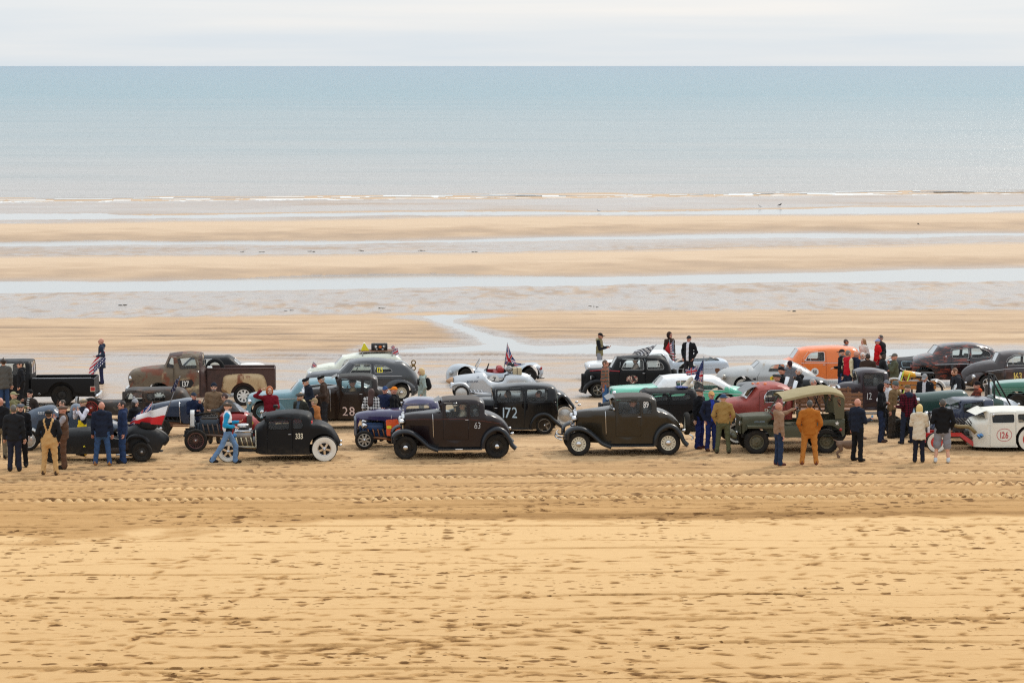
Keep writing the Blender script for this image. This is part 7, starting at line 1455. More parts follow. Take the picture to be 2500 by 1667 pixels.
person('bald man in black top and khaki trousers cut by the left edge', 1, 971, 1.76, 170, K, (110, 100, 82), skin=1, arms=('bent', 'bent'))
person('man in black jacket and dark jeans seen from behind, nearest the left edge', 33, 988, 1.86, 178, (30, 31, 34), (34, 38, 52), hair='short', hairc=(90, 86, 80), arms=('down', 'down'), hem=.84, build=1.08)
person('man in grey flat cap and long black coat facing the camera', 50, 982, 1.80, 10, K, (24, 24, 26), hat='flat', hatc=(84, 88, 94), hem=.70, coat=.02, arms=('pocket', 'down'))
person('stout man in tan dungarees and black sweater seen from behind', 119, 998, 1.80, 175, (28, 28, 30), (190, 152, 100), hat='flat', hatc=(34, 36, 38), hair='short', hairc=(70, 52, 40), arms=('pocket', 'pocket'), bib=(190, 152, 100), hem=1.0, build=1.22, shoes=(80, 60, 44), spread=.14)
person('man in brown waistcoat and checked shirt rubbing his chin', 154, 987, 1.78, -85, (84, 62, 48), (92, 66, 50), hat='flat', hatc=(96, 80, 70), arms=('pocket', 'chin'), sleeve=(150, 146, 150), hem=.86, skin=1, build=1.06)
person('person in dark jacket sitting in the grey blue racer', 152, 976, 1.55, -60, K, K, hair='short', hairc=(70, 60, 50), arms=('bent', 'bent'))
person('person in bright yellow trousers, waistcoat and white sleeves', 199, 972, 1.72, -50, (34, 36, 46), (236, 196, 30), sleeve=(214, 210, 222), hat='flat', hatc=(120, 108, 92), arms=('chin', 'chin'), hair='short', hairc=(190, 160, 110), hem=1.0, bend=-6, dy=0.7)
person('bald man in navy jacket and faded jeans seen from behind', 248, 981, 1.80, 178, (28, 36, 54), (52, 78, 116), shoes=(170, 120, 66), arms=('down', 'down'), hem=.82, build=1.12, skin=1, spread=.17, hood=(28, 36, 54))
person('man in navy jacket with sunglasses pushed up on his dark hair', 298, 979, 1.78, -70, (32, 46, 76), (38, 58, 92), hair='short', hairc=(40, 30, 28), arms=('down', 'down'), hem=.82, hood=(32, 46, 76), build=1.05, skin=1)
person('woman in black jacket and black and white bobble hat', 330, 975, 1.60, 60, K, (40, 60, 110), hat='bobble', hatc=(150, 150, 152), hair='bob', hairc=(40, 34, 30), arms=('bent', 'bent'))
person('man in navy cap and navy jacket with his hand on his chin', 473, 956, 1.75, 35, (24, 34, 58), (30, 34, 44), hat='cap', hatc=(44, 52, 66), arms=('cross', 'chin'), skin=1, hem=.85, dy=1.45)
person('man in dark beanie and beige field jacket', 522, 933, 1.82, 5, (120, 98, 76), (70, 60, 50), hat='beanie', hatc=(28, 34, 46), arms=('down', 'down'), hem=.78, coat=.01, beard=(120, 110, 104))
person('person in grey leather jacket bending over the bare engine', 578, 957, 1.80, -105, (76, 76, 76), (128, 104, 74), hair='short', hairc=(66, 44, 40), arms=('reach', 'reach'), bend=38, nod=20, dy=1.15)
person('man walking in a white, blue and black sports top and jeans', 555, 980, 1.76, 95, (18, 18, 20), (98, 128, 164), hat='flat', hatc=(76, 66, 56), sleeve=(34, 140, 186), raglan=(222, 222, 226), arms=('bent', 'phone'), walk=1., hem=.96, beard=(110, 100, 96))
person('woman with curly orange hair in a dark red coat shading her eyes', 658, 944, 1.74, 10, (116, 20, 34), (40, 40, 44), hair='curly', hairc=(176, 92, 40), arms=('head', 'phone'), hem=.72, coat=.02)
person('man in flat cap and dark jacket with shearling collar', 733, 956, 1.76, -40, (46, 46, 40), (50, 50, 56), hat='flat', hatc=(72, 70, 66), hair='short', hairc=(150, 116, 74), arms=('pocket', 'pocket'), shirt=(70, 84, 96), hood=(200, 186, 150), beard=(150, 110, 70))
person('man in tan canvas waistcoat and beige cap leaning on the black 333 coupe', 774, 970, 1.74, -120, (156, 98, 52), (60, 60, 66), hat='cap', hatc=(150, 128, 96), hair='short', hairc=(170, 150, 120), sleeve=(34, 36, 42), arms=('lean', 'down'), bend=10, dy=0.95)
person('man in black beret and navy coat looking down', 757, 921, 1.78, -70, (26, 32, 44), (36, 38, 46), hat='beret', hatc=(20, 22, 28), hair='short', hairc=(170, 168, 164), arms=('bent', 'bent'), nod=22, bend=8, hem=.8)
person('man in black beret and brown leather jacket looking down', 793, 916, 1.78, -95, (62, 48, 40), (40, 40, 44), hat='beret', hatc=(26, 24, 24), hair='short', hairc=(150, 146, 140), arms=('bent', 'bent'), nod=22, bend=6)
person('woman with very long brown hair in a black and white plaid shirt', 907, 949, 1.70, 165, (226, 222, 218), (30, 32, 40), hair='long', hairc=(66, 38, 30), pat=('plaid', (24, 24, 26), 11.), arms=('bent', 'bent'), hem=.82, dy=0.6)
person('man in blue cap and navy jacket facing the camera', 940, 941, 1.70, -15, (32, 42, 70), (40, 44, 56), hat='cap', hatc=(46, 70, 112), arms=('down', 'down'), skin=1, dy=0.3)
person('man in orange and black cap and black jacket', 962, 942, 1.74, -110, (18, 18, 20), (30, 30, 34), hat='cap', hatc=(232, 128, 34), arms=('bent', 'bent'), skin=1, dy=0.45)
person('blonde woman in a long pale green padded coat', 1030, 898, 1.74, -80, (146, 158, 152), (150, 150, 150), hair='bob', hairc=(206, 174, 124), arms=('pocket', 'pocket'), hem=.55, coat=.03, nod=12, hood=(146, 158, 152))
person('man in olive padded gilet and grey joggers looking at a phone', 1464, 811, 1.80, 75, (118, 108, 76), (134, 132, 136), hat='cap', hatc=(22, 22, 24), sleeve=(24, 24, 26), arms=('phone', 'phone'), hood=(150, 142, 110), nod=12, skin=2, hem=.86, build=1.06, dy=1.0)
person('man in plaid shirt and jeans standing in front of the black 22 car', 1478, 879, 1.78, 70, (92, 86, 80), (70, 104, 150), hair='short', hairc=(90, 66, 50), pat=('check', (150, 92, 70), 9.), arms=('down', 'down'), hem=.84, skin=1)
person('man in brown hooded top far behind the white pickup', 1635, 811, 1.78, 40, (56, 38, 30), (40, 40, 44), hat='hoodup', hatc=(52, 36, 30), arms=('down', 'down'), skin=1, dy=0.6)
person('man in white shirt under a black jacket and black and white cap', 1682, 818, 1.76, -30, (24, 25, 28), (40, 40, 44), hat='cap', hatc=(40, 40, 42), shirt=(226, 226, 232), arms=('pocket', 'pocket'), hem=.82, build=1.08, skin=1)
person('man in flat cap and black jacket with royal blue trousers', 1708, 945, 1.80, 55, (20, 21, 25), (34, 44, 98), hat='flat', hatc=(76, 72, 70), arms=('down', 'down'), shoes=(70, 36, 32), hem=.84)
person('man in tan cap and navy sweater with blue trousers', 1737, 953, 1.76, 15, (28, 34, 54), (34, 46, 98), hat='cap', hatc=(196, 150, 96), shirt=(40, 60, 150), arms=('pocket', 'pocket'), skin=1, shoes=(90, 60, 40))
person('person in blue bucket hat, tan bomber jacket and olive trousers', 1766, 962, 1.74, 178, (150, 120, 70), (84, 86, 62), hat='bucket', hatc=(44, 66, 92), arms=('pocket', 'pocket'), hem=.92, build=1.1, spread=.15, shoes=(50, 40, 34))
PHOTO = person('bald man in taupe hooded top taking a photo with his arm stretched out', 1902, 982, 1.80, 110, (140, 112, 90), (36, 50, 74), hood=(140, 112, 90), arms=('down', 'photo'), hem=.90, skin=1, shoes=(90, 50, 44), nod=-4)
person('man in rust orange work jacket and orange trousers seen from behind', 1977, 977, 1.84, 178, (166, 100, 36), (178, 116, 52), hood=(172, 106, 40), hair='short', hairc=(70, 66, 62), arms=('pocket', 'pocket'), hem=.84, build=1.16, spread=.16, shoes=(110, 60, 44))
person('man in grey sweatshirt and dark cap bowing over his phone', 1928, 876, 1.80, 0, (106, 108, 114), (60, 60, 66), hat='cap', hatc=(52, 34, 38), arms=('phone', 'phone'), nod=34)
person('man in black cap, sunglasses and black jacket by the silver coupe', 1908, 894, 1.78, 70, K, K, hat='cap', hatc=(20, 20, 22), arms=('bent', 'bent'), skin=1)
person('man in grey flat cap and dark green jacket by the silver coupe', 1896, 910, 1.74, 75, (42, 46, 40), K, hat='flat', hatc=(64, 66, 68), arms=('down', 'down'), skin=1)
person('white-haired man in a black hooded coat by the silver coupe', 1951, 898, 1.76, -100, (22, 23, 26), K, hair='short', hairc=(206, 198, 192), hood=(22, 23, 26), arms=('pocket', 'pocket'))
person('grey-haired person in a pink and black jacket behind the jeep', 1985, 925, 1.70, 60, (30, 30, 40), K, hair='short', hairc=(160, 154, 148), sleeve=(206, 40, 120), arms=('bent', 'bent'), skin=1)
person('person in teal checked jacket behind the orange van', 2058, 828, 1.70, 100, (70, 130, 150), K, hair='short', hairc=(70, 54, 46), pat=('plaid', (30, 50, 70), 10.), arms=('down', 'down'), bend=14, skin=2, dy=1.5)
person('woman with long fair hair in a pale jacket behind the orange van', 2108, 827, 1.72, -60, (206, 198, 190), (60, 60, 70), hair='long', hairc=(150, 110, 72), arms=('bent', 'bent'), hood=(34, 30, 30), dy=1.4)
person('person in bright red coat and pale blue cap', 2143, 826, 1.74, -80, (196, 22, 30), (40, 40, 44), hat='cap', hatc=(150, 158, 190), hem=.70, coat=.02, arms=('pocket', 'pocket'), build=1.1, skin=1, dy=1.7)
person('bearded man in dark jacket behind the red coat', 2150, 818, 1.80, -60, (48, 48, 50), K, hair='short', hairc=(70, 60, 54), beard=(80, 66, 58), arms=('down', 'down'), skin=1, dy=0.4)
person('man in black and white cap and black jacket beside the orange van', 2055, 851, 1.80, -80, (20, 21, 24), (40, 54, 84), hat='cap', hatc=(34, 34, 36), hood=(90, 90, 92), arms=('bent', 'down'), hem=.82, beard=(150, 146, 142))
person('man in red varsity jacket with cream sleeves', 2071, 855, 1.80, 120, (184, 24, 40), (36, 44, 62), hair='short', hairc=(110, 104, 98), sleeve=(206, 194, 160), arms=('down', 'down'), hem=.92)
person('bald man in navy hooded jacket beside the varsity jacket', 2091, 857, 1.78, 110, (30, 36, 54), DJEAN, hood=(30, 36, 54), arms=('pocket', 'pocket'), skin=1)
person('white-haired person in sunglasses facing the camera', 2106, 861, 1.72, 5, (200, 196, 192), K, hair='short', hairc=(206, 202, 198), arms=('down', 'down'))
person('person in dark brown furry jacket seen from behind', 2119, 863, 1.74, 178, (58, 44, 36), K, hair='short', hairc=(50, 36, 30), arms=('bent', 'bent'), build=1.1)
person('man in black beanie and black leather jacket facing left', 2155, 858, 1.74, -85, (34, 35, 37), K, hat='beanie', hatc=(18, 18, 20), hair='bob', hairc=(60, 46, 40), arms=('down', 'bent'))
person('man in olive jacket and grey cap with folded arms', 2184, 861, 1.78, -85, (78, 80, 62), (60, 62, 60), hat='cap', hatc=(96, 92, 86), arms=('cross', 'chin'), build=1.1, hem=.82, skin=1)
person('man in grey cap and white sweatshirt behind the black hooded man', 2165, 926, 1.72, 30, (206, 206, 208), (44, 46, 54), hat='cap', hatc=(112, 114, 120), arms=('bent', 'bent'), skin=1)
person('man in grey green beanie stretching his arm out to the right', 2178, 928, 1.76, 60, (120, 96, 66), (60, 54, 48), hat='beanie', hatc=(86, 94, 92), arms=('down', 'reach'), nod=14, bend=8, skin=1)
person('man in black hood and jeans with turned-up cuffs, arms folded', 2153, 937, 1.78, 70, (20, 20, 23), (36, 46, 70), hat='hoodup', hatc=(20, 20, 23), arms=('cross', 'cross'), hem=.78, shoes=(70, 50, 40), skin=1)
person('man in red and black plaid shirt with a bottle in his back pocket', 2216, 937, 1.78, -150, (92, 20, 36), (36, 42, 58), hat='cap', hatc=(100, 82, 60), pat=('plaid', (20, 14, 18), 14.), hood=(40, 48, 66), arms=('bent', 'bent'), build=1.12, hem=.84, spread=.16, shoes=(60, 56, 54))
PHONE = person('bald man in navy jacket holding up a phone with a dog beside him', 2094, 973, 1.80, 125, (26, 32, 46), (22, 23, 27), arms=('phone', 'down'), hem=.84, build=1.15, skin=1, spread=.12)
person('blonde woman in a cream hooded coat seen from behind', 2245, 987, 1.66, 170, (206, 194, 172), (28, 30, 42), hair='bob', hairc=(214, 184, 116), hood=(206, 194, 172), hem=.70, coat=.035, arms=('phone', 'phone'), shoes=(40, 40, 44))
person('man in black hooded top and grey shorts seen from behind', 2302, 974, 1.82, 172, (20, 20, 22), (128, 128, 134), hair='short', hairc=(74, 70, 66), hood=(20, 20, 22), arms=('pocket', 'bent'), shorts=True, hem=.84, build=1.18, shoes=(196, 204, 208), spread=.14)
person('man in grey cap and dark jacket looking down beside the slatted truck bed', 2259, 909, 1.76, -25, (26, 28, 34), (44, 46, 54), hat='cap', hatc=(140, 140, 140), shirt=(200, 200, 206), hood=(170, 166, 160), arms=('down', 'down'), nod=26, build=1.06, skin=1)
person('ginger-bearded man in a dark hooded jacket carrying a backpack', 2334, 898, 1.82, -75, (38, 40, 46), (40, 42, 50), hair='short', hairc=(110, 72, 46), beard=(130, 80, 50), hood=(38, 40, 46), arms=('down', 'down'), nod=18, build=1.08)
BACKP = PEOPLE[-1]
# ---- people sitting in the cars
def in_car(C, label, x, y, zs, h=1.72, **k):
    C0 = C.root; m = Matrix.Translation(C0.location) @ C0.rotation_euler.to_matrix().to_4x4() @ Matrix.Translation((x, y, zs-.80*h/1.75))
    return person(label, loc=m, h=h, face=-90, seat=True, **k)

def car(k): return next(c for l, c in ALL_CARS.items() if k in l)
in_car(car('172 across'), 'young driver in black inside the number 172 sedan', 1.50, -.32, .44, 1.62, top=K, legs=K, hair='bob', hairc=(60, 44, 32), arms=('wheel', 'wheel'), nod=8)
in_car(car('172 across'), 'passenger in black on the back seat of the number 172 sedan', 2.45, -.32, .44, 1.62, top=K, legs=K, hair='short', hairc=(30, 26, 24), arms=('bent', 'bent'), skin=1)
in_car(car('number 28'), 'driver in tan jacket inside the brown number 28 coupe', 1.50, -.30, .64, 1.66, top=(150, 120, 84), legs=K, hat='flat', hatc=(24, 24, 24), arms=('wheel', 'wheel'), skin=1)
in_car(car('olive brown'), 'driver in dark jacket inside the olive coupe', 1.62, -.30, .68, 1.64, top=(50, 50, 56), legs=K, hat='cap', hatc=(120, 90, 60), arms=('wheel', 'wheel'), skin=1)
in_car(car('oval door badge'), 'driver in sunglasses inside the black 22 saloon', 1.38, -.26, .54, 1.60, top=(150, 130, 116), legs=K, hair='short', arms=('wheel', 'wheel'))
in_car(car('63'), 'driver in pale top inside the maroon number 63 coupe', 1.66, -.30, .70, 1.60, top=(168, 156, 138), legs=K, hair='short', hairc=(170, 160, 150), arms=('wheel', 'wheel'))
in_car(GRC, 'driver in orange scarf and black beanie in the green racer', 2.50, 0, .72, 1.68, top=(120, 56, 40), legs=K, hat='beanie', hatc=(24, 20, 22), hood=(196, 84, 46), pat=('check', (70, 40, 34), 10.), arms=('wheel', 'wheel'), skin=1)
# ================================================================== FLAGS AND SMALL THINGS
def on_plane(z, zx, zy, y):
    ox, oy, k = ZR[z]; d = ray(ox+zx/k, oy+zy/k); t = y/d[1]; return d*t+np.array([0, 0, HC])
def uk(s, t):
    cr = (.01, .012, .0); B, Wt, Rd = (.012, .03, .16), (.75, .75, .76), (.55, .02, .035)
    x, y = (s-.5)*2, (t-.5)
    if abs(y) < .10 or abs(x) < .10*1.0: return Rd
    if abs(y) < .167 or abs(x) < .167: return Wt
    d = min(abs(y-x*.5), abs(y+x*.5))
    return Rd if d < .035 else Wt if d < .10 else B
def us(s, t):
    if s < .42 and t < .54: return (.75, .75, .76) if (int(s*26) % 2 == 0 and int(t*22) % 2 == 0) else (.014, .02, .10)
    return (.55, .02, .035) if int(t*13) % 2 == 0 else (.75, .75, .76)
def pl(s, t): return (.80, .80, .82) if t < .5 else (.62, .02, .025)
def chk(s, t): return (.03, .035, .06) if (int(s*9)+int(t*6)) % 2 else (.70, .70, .72)
def ensign(s, t):
    if s < .5 and t > .45: return uk(s*2, (t-.45)/.55)
    return (.6, .6, .65) if (int(s*23) % 7 == 3 and int(t*19) % 5 == 2) else (.018, .032, .13)
def dark(s, t): return (.5, .5, .55) if (int(s*20)+int(t*13)*3) % 11 == 0 else (.012, .014, .05)
def redf(s, t): return (.58, .015, .02)
def flag(label, z, y, A, B, Cq, D, design, pole=None, amp=.05, waves=2.3, nu=40, nv=26, sag=0., pr=.012):
    """A, B top and bottom of the hoist; Cq, D top and bottom of the fly"""
    a, b, c, d = [on_plane(z, *q, y) for q in (A, B, Cq, D)]; base = on_plane(z, *(pole[1] if pole else B), y); r = bpy.data.objects.new('flag', None); r.empty_display_size = .2; COL.objects.link(r); r.location = base; tag(r, label, 'flag')
    V = []; F = []; colr = []
    for i in range(nu+1):
        s = i/nu
        for j in range(nv+1):
            t = j/nv; p = (a*(1-t)+b*t)*(1-s)+(c*(1-t)+d*t)*s; w = amp*s**.6*math.sin(waves*2*math.pi*s+1.2*t+.8*math.sin(3*t)); p = p+np.array([.25*w, w, -sag*math.sin(math.pi*s)+.2*w*math.sin(5*t)]); V.append(p-base)
    for i in range(nu):
        for j in range(nv): k = i*(nv+1)+j; F.append((k, k+nv+1, k+nv+2, k+1)); colr += list(design((i+.5)/nu, (j+.5)/nv))+[1.]
    o = mesh_obj('cloth', V, F, attr_mat('flag_print'), r); at_ = o.data.attributes.new('print', 'FLOAT_COLOR', 'FACE'); at_.data.foreach_set('color', colr)
    if pole: MB().tube([on_plane(z, *pole[0], y)-base, (0, 0, 0)], pr, 7).build('pole', pmat('pole_grey', col(120, 120, 124), .4, .5, dust=0), r)
    return r
def cy(k, off=0.): return car(k).root.location[1]+off
yb = cy('low black open', .05)
flag('white over red flag streaming over the tail of the low black racer', 'b', yb-.1, (1420, 520), (1310, 872), (870, 690), (835, 850), pl, ((1640, -20), (1300, 905)), .13, 1.6)
flag('dark printed flag hanging high on the pole of the white and red flag', 'b', yb-.12, (1640, 0), (1555, 250), (1560, 40), (1450, 290), dark, None, .04, 1.2)
flag('large union flag blowing behind the white and red flag', 'b', yb+.12, (1130, 465), (1090, 840), (760, 760), (690, 930), uk, ((1135, 455), (1085, 900)), .06)
p = MANFLAG.location; flag('stars and stripes drooping on a pole held by the far bald man', 1, p[1]-.25, (1050, 200), (1068, 330), (905, 385), (890, 522), lambda s, t: ((.7, .7, .72) if (int(s*22) % 2 == 0 and int(t*9) % 2 == 0) else (.014, .02, .10)) if (t > .42 and s < .72) else ((.55, .02, .035) if int(t*7+s*3) % 2 == 0 else (.75, .75, .76)), ((1050, 195), (985, 420)), .03, 1.5)
ye = EST.root.location[1]
flag('small union flag on the bonnet of the cream estate car', 3, ye-.3, (760, 345), (742, 400), (800, 372), (790, 415), uk, ((764, 338), (738, 440)), .02, 1, 24, 16, pr=.006)
for i, (A, Bq, Cq, D, lb) in enumerate((((1545, 190), (1560, 222), (1572, 176), (1590, 210), 'upper'), ((1550, 240), (1570, 285), (1610, 200), (1625, 270), 'middle'), ((1548, 290), (1570, 310), (1590, 260), (1605, 320), 'lowest'))):
    flag('%s of three small union flags behind the roof rack' % lb, 3, ye-.35+.03*i, A, Bq, Cq, D, uk, (A, (1568, 330)), .02, 1, 24, 16, pr=.005)
flag('union flag draped down from a pole on the silver 7 sports car', 'd', RDS.root.location[1]+.1, (1338, 165), (1275, 545), (1520, 560), (1330, 580), uk, ((1335, 140), (1255, 740)), .05, 1.6, sag=.06)
flag('red union flag cloth lying over the tail of the silver 7 sports car', 'd', RDS.root.location[1]-.1, (1400, 540), (1490, 640), (1960, 605), (1700, 635), lambda s, t: uk(.3+.3*s, t), None, .04, 2)
flag('chequered flag leaning on the roof of the black 22 car', 'e', cy('oval door badge', -.25), (1125, 135), (1005, 300), (800, 225), (770, 275), chk, ((1132, 125), (960, 345)), .06, 1.6)
pm = next(p for p in PEOPLE if 'brown hooded' in p[0]); yh = pm[2]-.35
flag('plain red flag hanging beside the stars and stripes', 'e', yh, (1328, 75), (1345, 270), (1255, 215), (1330, 285), redf, ((1328, 60), (1345, 330)), .03, 1)
flag('stars and stripes hanging on a pale pole over the white pickup', 'e', yh-.1, (1385, 75), (1405, 385), (1330, 130), (1345, 330), lambda s, t: us(s*.6+.1, t), ((1383, 60), (1412, 395)), .03, 1)
yc = CHOP.root.location[1]
flag('blue ensign on a tall pole over the black chopped sedan', 'e', yc, (1842, 345), (1832, 700), (1770, 480), (1700, 660), ensign, ((1847, 308), (1828, 830)), .05, 1.4)
flag('union flag flying beside the blue ensign', 'e', yc+.2, (1755, 458), (1730, 585), (1562, 510), (1590, 598), uk, ((1757, 450), (1720, 800)), .04, 1.3)
# ---- load on the chopped sedan
mats_b = [('rolled_bag', 'grey rolled bag strapped on the black chopped sedan', (150, 146, 144)), ('cream_cloth', 'crumpled cream cloth on the roof of the black chopped sedan', (206, 196, 176)), ('blue_cloth', 'folded blue cloth on the roof of the black chopped sedan', (104, 112, 160))]
def rooted(nm, lb, cat, C_, zx, zy, y, prims, c, vx=.02, k=.02, noise=None):
    x, z = C_.p(zx, zy); z = C_.zt(x)+.045; m = Matrix.Translation(C_.root.location) @ C_.root.rotation_euler.to_matrix().to_4x4() @ Matrix.Translation((x, y, z)); v, f, mi = solid(prims, vx, k, noise); o = mesh_obj(nm, v, [tuple(q) for q in f], cloth(c)); o.matrix_world = m; tag(o, lb, cat); return o
wr = lambda P: .012*np.sin(P[:, 0]*41+P[:, 2]*17)*np.sin(P[:, 1]*37+P[:, 0]*9)
rooted('rolled_bag', mats_b[0][1], 'bag', CHOP, 1780, 785, .1, [cone((-.19, 0, .06), (.19, 0, .06), .085, .085, 0)], mats_b[0][2], noise=wr)
rooted('cloth_bundle', mats_b[1][1], 'cloth', CHOP, 1650, 790, -.1, [cone((-.12, 0, .05), (.10, 0, .28), .07, .07, 0), cone((-.15, -.1, .04), (.12, .1, .06), .07, .06, 0)], mats_b[1][2], noise=wr)
rooted('cloth_bundle', mats_b[2][1], 'cloth', CHOP, 1540, 800, -.25, [ell((0, 0, .03), (.18, .2, .035), 0)], mats_b[2][2], noise=wr)
# ---- on the roof rack of the estate
def on_car(C_, nm, lb, cat, x, y, z):
    e = bpy.data.objects.new(nm, None); e.empty_display_size = .2; COL.objects.link(e); e.matrix_world = Matrix.Translation(C_.root.location) @ C_.root.rotation_euler.to_matrix().to_4x4() @ Matrix.Translation((x, y, z)); tag(e, lb, cat); return e
x0 = EST.p(1350, 0)[0]; x1 = EST.p(1515, 0)[0]; L = x1-x0
e = on_car(EST, 'suitcase', 'black travelling case with round stickers on the roof rack', 'suitcase', x0, -.05, ESTZ); MB().rbox(0, L, -.20, .20, 0, .25, .03).build('case', pmat('case_black', col(28, 26, 26), .5, dust=0), e)
for k, (a, bq, rr, m_) in enumerate(((.16, .14, .055, WHITE), (.33, .13, .06, LAMP_O), (.47, .15, .05, WHITE), (.2, .045, .035, WHITE), (.42, .045, .04, WHITE))): MB().lathe([(rr, 0), (.001, 0)], (a*L/.6, -.203, bq), 'y', 16, sc=(1, .8 if k < 3 else .5)).build('sticker', m_, e)
for a in (.12, .5): MB().rbox(a*L/.6-.015, a*L/.6+.015, -.206, .206, -.003, .255, .01).build('strap', SEATM, e)
x0 = EST.p(1242, 0)[0]; e = on_car(EST, 'roof_sign', 'yellow and white wedge shaped sign on the roof rack', 'sign', x0, -.1, ESTZ); L = EST.p(1330, 0)[0]-x0
MB().add([(0, -.2, 0), (L, -.2, 0), (L, .2, 0), (0, .2, 0), (L*.35, -.2, .27), (L*.5, -.2, .27), (L*.5, .2, .27), (L*.35, .2, .27)], [(0, 4, 7, 3), (1, 2, 6, 5), (4, 5, 6, 7), (3, 2, 1, 0)], 0, False).build('sign_face', WHITE, e); MB().add([(0, -.202, 0), (L, -.202, 0), (L*.5, -.202, .27), (L*.35, -.202, .27)], [(0, 1, 2, 3)], 0, False).build('sign_side', YELT, e)
# ---- motorcycle on the slatted truck
xr = T12.p((628/4.125+260)*4.125, 0)[0]; e = on_car(T12, 'motorcycle', 'yellow tanked trail motorcycle lashed on the slatted truck bed', 'motorcycle', xr-1.32, -.1, T12Z); WBm = 1.32
def mwheel(x, r):
    w_ = bpy.data.objects.new('wheel', None); w_.empty_display_size = .1; COL.objects.link(w_); w_.parent = e; w_.location = (x, 0, r)
    MB().lathe([(r-.07, -.04), (r-.02, -.045), (r, -.02), (r, .02), (r-.02, .045), (r-.07, .04)], n=30, closed=True).build('tyre', RUBBER, w_); q = MB(); q.lathe([(r-.075, -.02), (r-.06, -.025), (r-.06, .025), (r-.075, .02)], n=30, closed=True); q.lathe([(.001, -.05), (.04, -.045), (.04, .045), (.001, .05)], n=12)
    for k in range(16): a = 2*math.pi*k/16; q.tube([(.03*math.cos(a), -.03, .03*math.sin(a)), ((r-.07)*math.cos(a+.2), 0, (r-.07)*math.sin(a+.2))], .003, 4)
    q.build('rim', CHROME, w_)
mwheel(0, .32); mwheel(WBm, .30)
q = MB(); q.tube([(.25, 0, .85), (.45, 0, .45), (.75, 0, .35), (.95, 0, .42), (WBm, -.06, .30)], .02, 7).tube([(.25, 0, .82), (.7, 0, .72), (1.15, 0, .74)], .018, 7).tube([(.95, 0, .42), (.85, 0, .72)], .016, 7).tube([(WBm, -.08, .30), (1.05, -.08, .70)], .02, 7); q.build('frame', IRON, e)
for sg in (-1, 1): MB().tube([(0, sg*.07, .32), (.14, sg*.07, .62), (.24, sg*.07, .92)], .022, 7).build('fork_leg', CHROME, e)
MB().tube([(.30, -.38, 1.02), (.24, -.2, 1.0), (.24, .2, 1.0), (.30, .38, 1.02)], .013, 7).build('handlebar', CHROME, e)
v, f, mi = solid([cone((.36, 0, .86), (.66, 0, .82), .11, .085, 0, .8), ell((.5, 0, .84), (.2, .12, .10), 0)], .018, .02); mesh_obj('fuel_tank', v, [tuple(q_) for q_ in f], [pmat('yellow_tank', col(232, 168, 34), .3, coat=.5, dust=0)], e)
v, f, mi = solid([cone((.70, 0, .84), (.92, 0, .82), .075, .06, 0)], .018, 0); mesh_obj('tank_tail', v, [tuple(q_) for q_ in f], [WHITE], e)
MB().rbox(.86, 1.3, -.10, .10, .80, .90, .04).build('saddle', GLOSSBLK, e); MB().rbox(.5, .82, -.12, .12, .36, .66, .05).build('engine', STEEL, e)
q = MB(); ar = [(WBm+.36*math.cos(a), .30+.36*math.sin(a)) for a in np.linspace(.2, 1.9, 10)]; q.tube([(a, 0, b_) for a, b_ in ar], .035, 6); q.build('mudguard', WHITE, e); q = MB(); q.tube([(.37*math.cos(a), 0, .34+.37*math.sin(a)) for a in np.linspace(.9, 2.7, 10)], .035, 6); q.build('mudguard', WHITE, e)
MB().tube([(.7, -.16, .4), (1.0, -.18, .5), (1.4, -.18, .62)], [.025, .04, .05], 9).build('exhaust_pipe', CHROME, e)
for k, (a, b_) in enumerate((((.25, -.3, .98), (-.05, -.55, .0)), ((.5, -.1, .9), (.1, -.58, .02)))): MB().bar(a, b_, .035, .008).build('lashing_strap', pmat('lime_strap', col(190, 214, 70), .6, dust=0), e)
# ---- things in hands and on backs
def at_hand(label, i, ahead=.10):
    o = next(q for q in bpy.data.objects if q.get('label') == label); wr_, fd, sg = HANDS[label][i]; m = o.rotation_euler.to_matrix(); return Vector(o.location)+m @ Vector(wr_+fd*ahead), o
def gadget(nm, lb, cat, label, i, size, mat, ahead=.11, tilt=.3):
    p, o = at_hand(label, i, ahead); q = MB(); w, d, h_ = size; q.rbox(-w/2, w/2, -d/2, d/2, -h_/2, h_/2, min(size)*.3); g = q.build(nm, mat); g.location = p; g.rotation_euler = (tilt, 0, o.rotation_euler[2]); tag(g, lb, cat); return g
BLKP = pmat('black_plastic', col(22, 22, 24), .4, dust=0)
gadget('phone', 'phone with a pale blue case held up by the bald man with the dog', 'phone', PHONE['label'], 0, (.08, .012, .16), pmat('blue_case', col(104, 150, 180), .4, dust=0))
gadget('camera', 'small black camera in the outstretched hand of the taupe hooded man', 'camera', PHOTO['label'], 1, (.12, .05, .08), BLKP, .12)
gadget('phone', 'dark phone in the hand of the man in the olive gilet', 'phone', 'man in olive padded gilet and grey joggers looking at a phone', 0, (.075, .012, .15), BLKP, tilt=.9)
gadget('phone', 'dark phone in the hands of the man in the grey sweatshirt', 'phone', 'man in grey sweatshirt and dark cap bowing over his phone', 1, (.075, .012, .15), BLKP, tilt=.9)
gadget('camera', 'black camera hanging at the waist of the woman in the dark red coat', 'camera', 'woman with curly orange hair in a dark red coat shading her eyes', 1, (.14, .09, .10), BLKP, .12)
gadget('paper_cup', 'white paper cup in the hand of the man in the long black coat', 'cup', 'man in grey flat cap and long black coat facing the camera', 1, (.07, .07, .11), WHITE, .09)
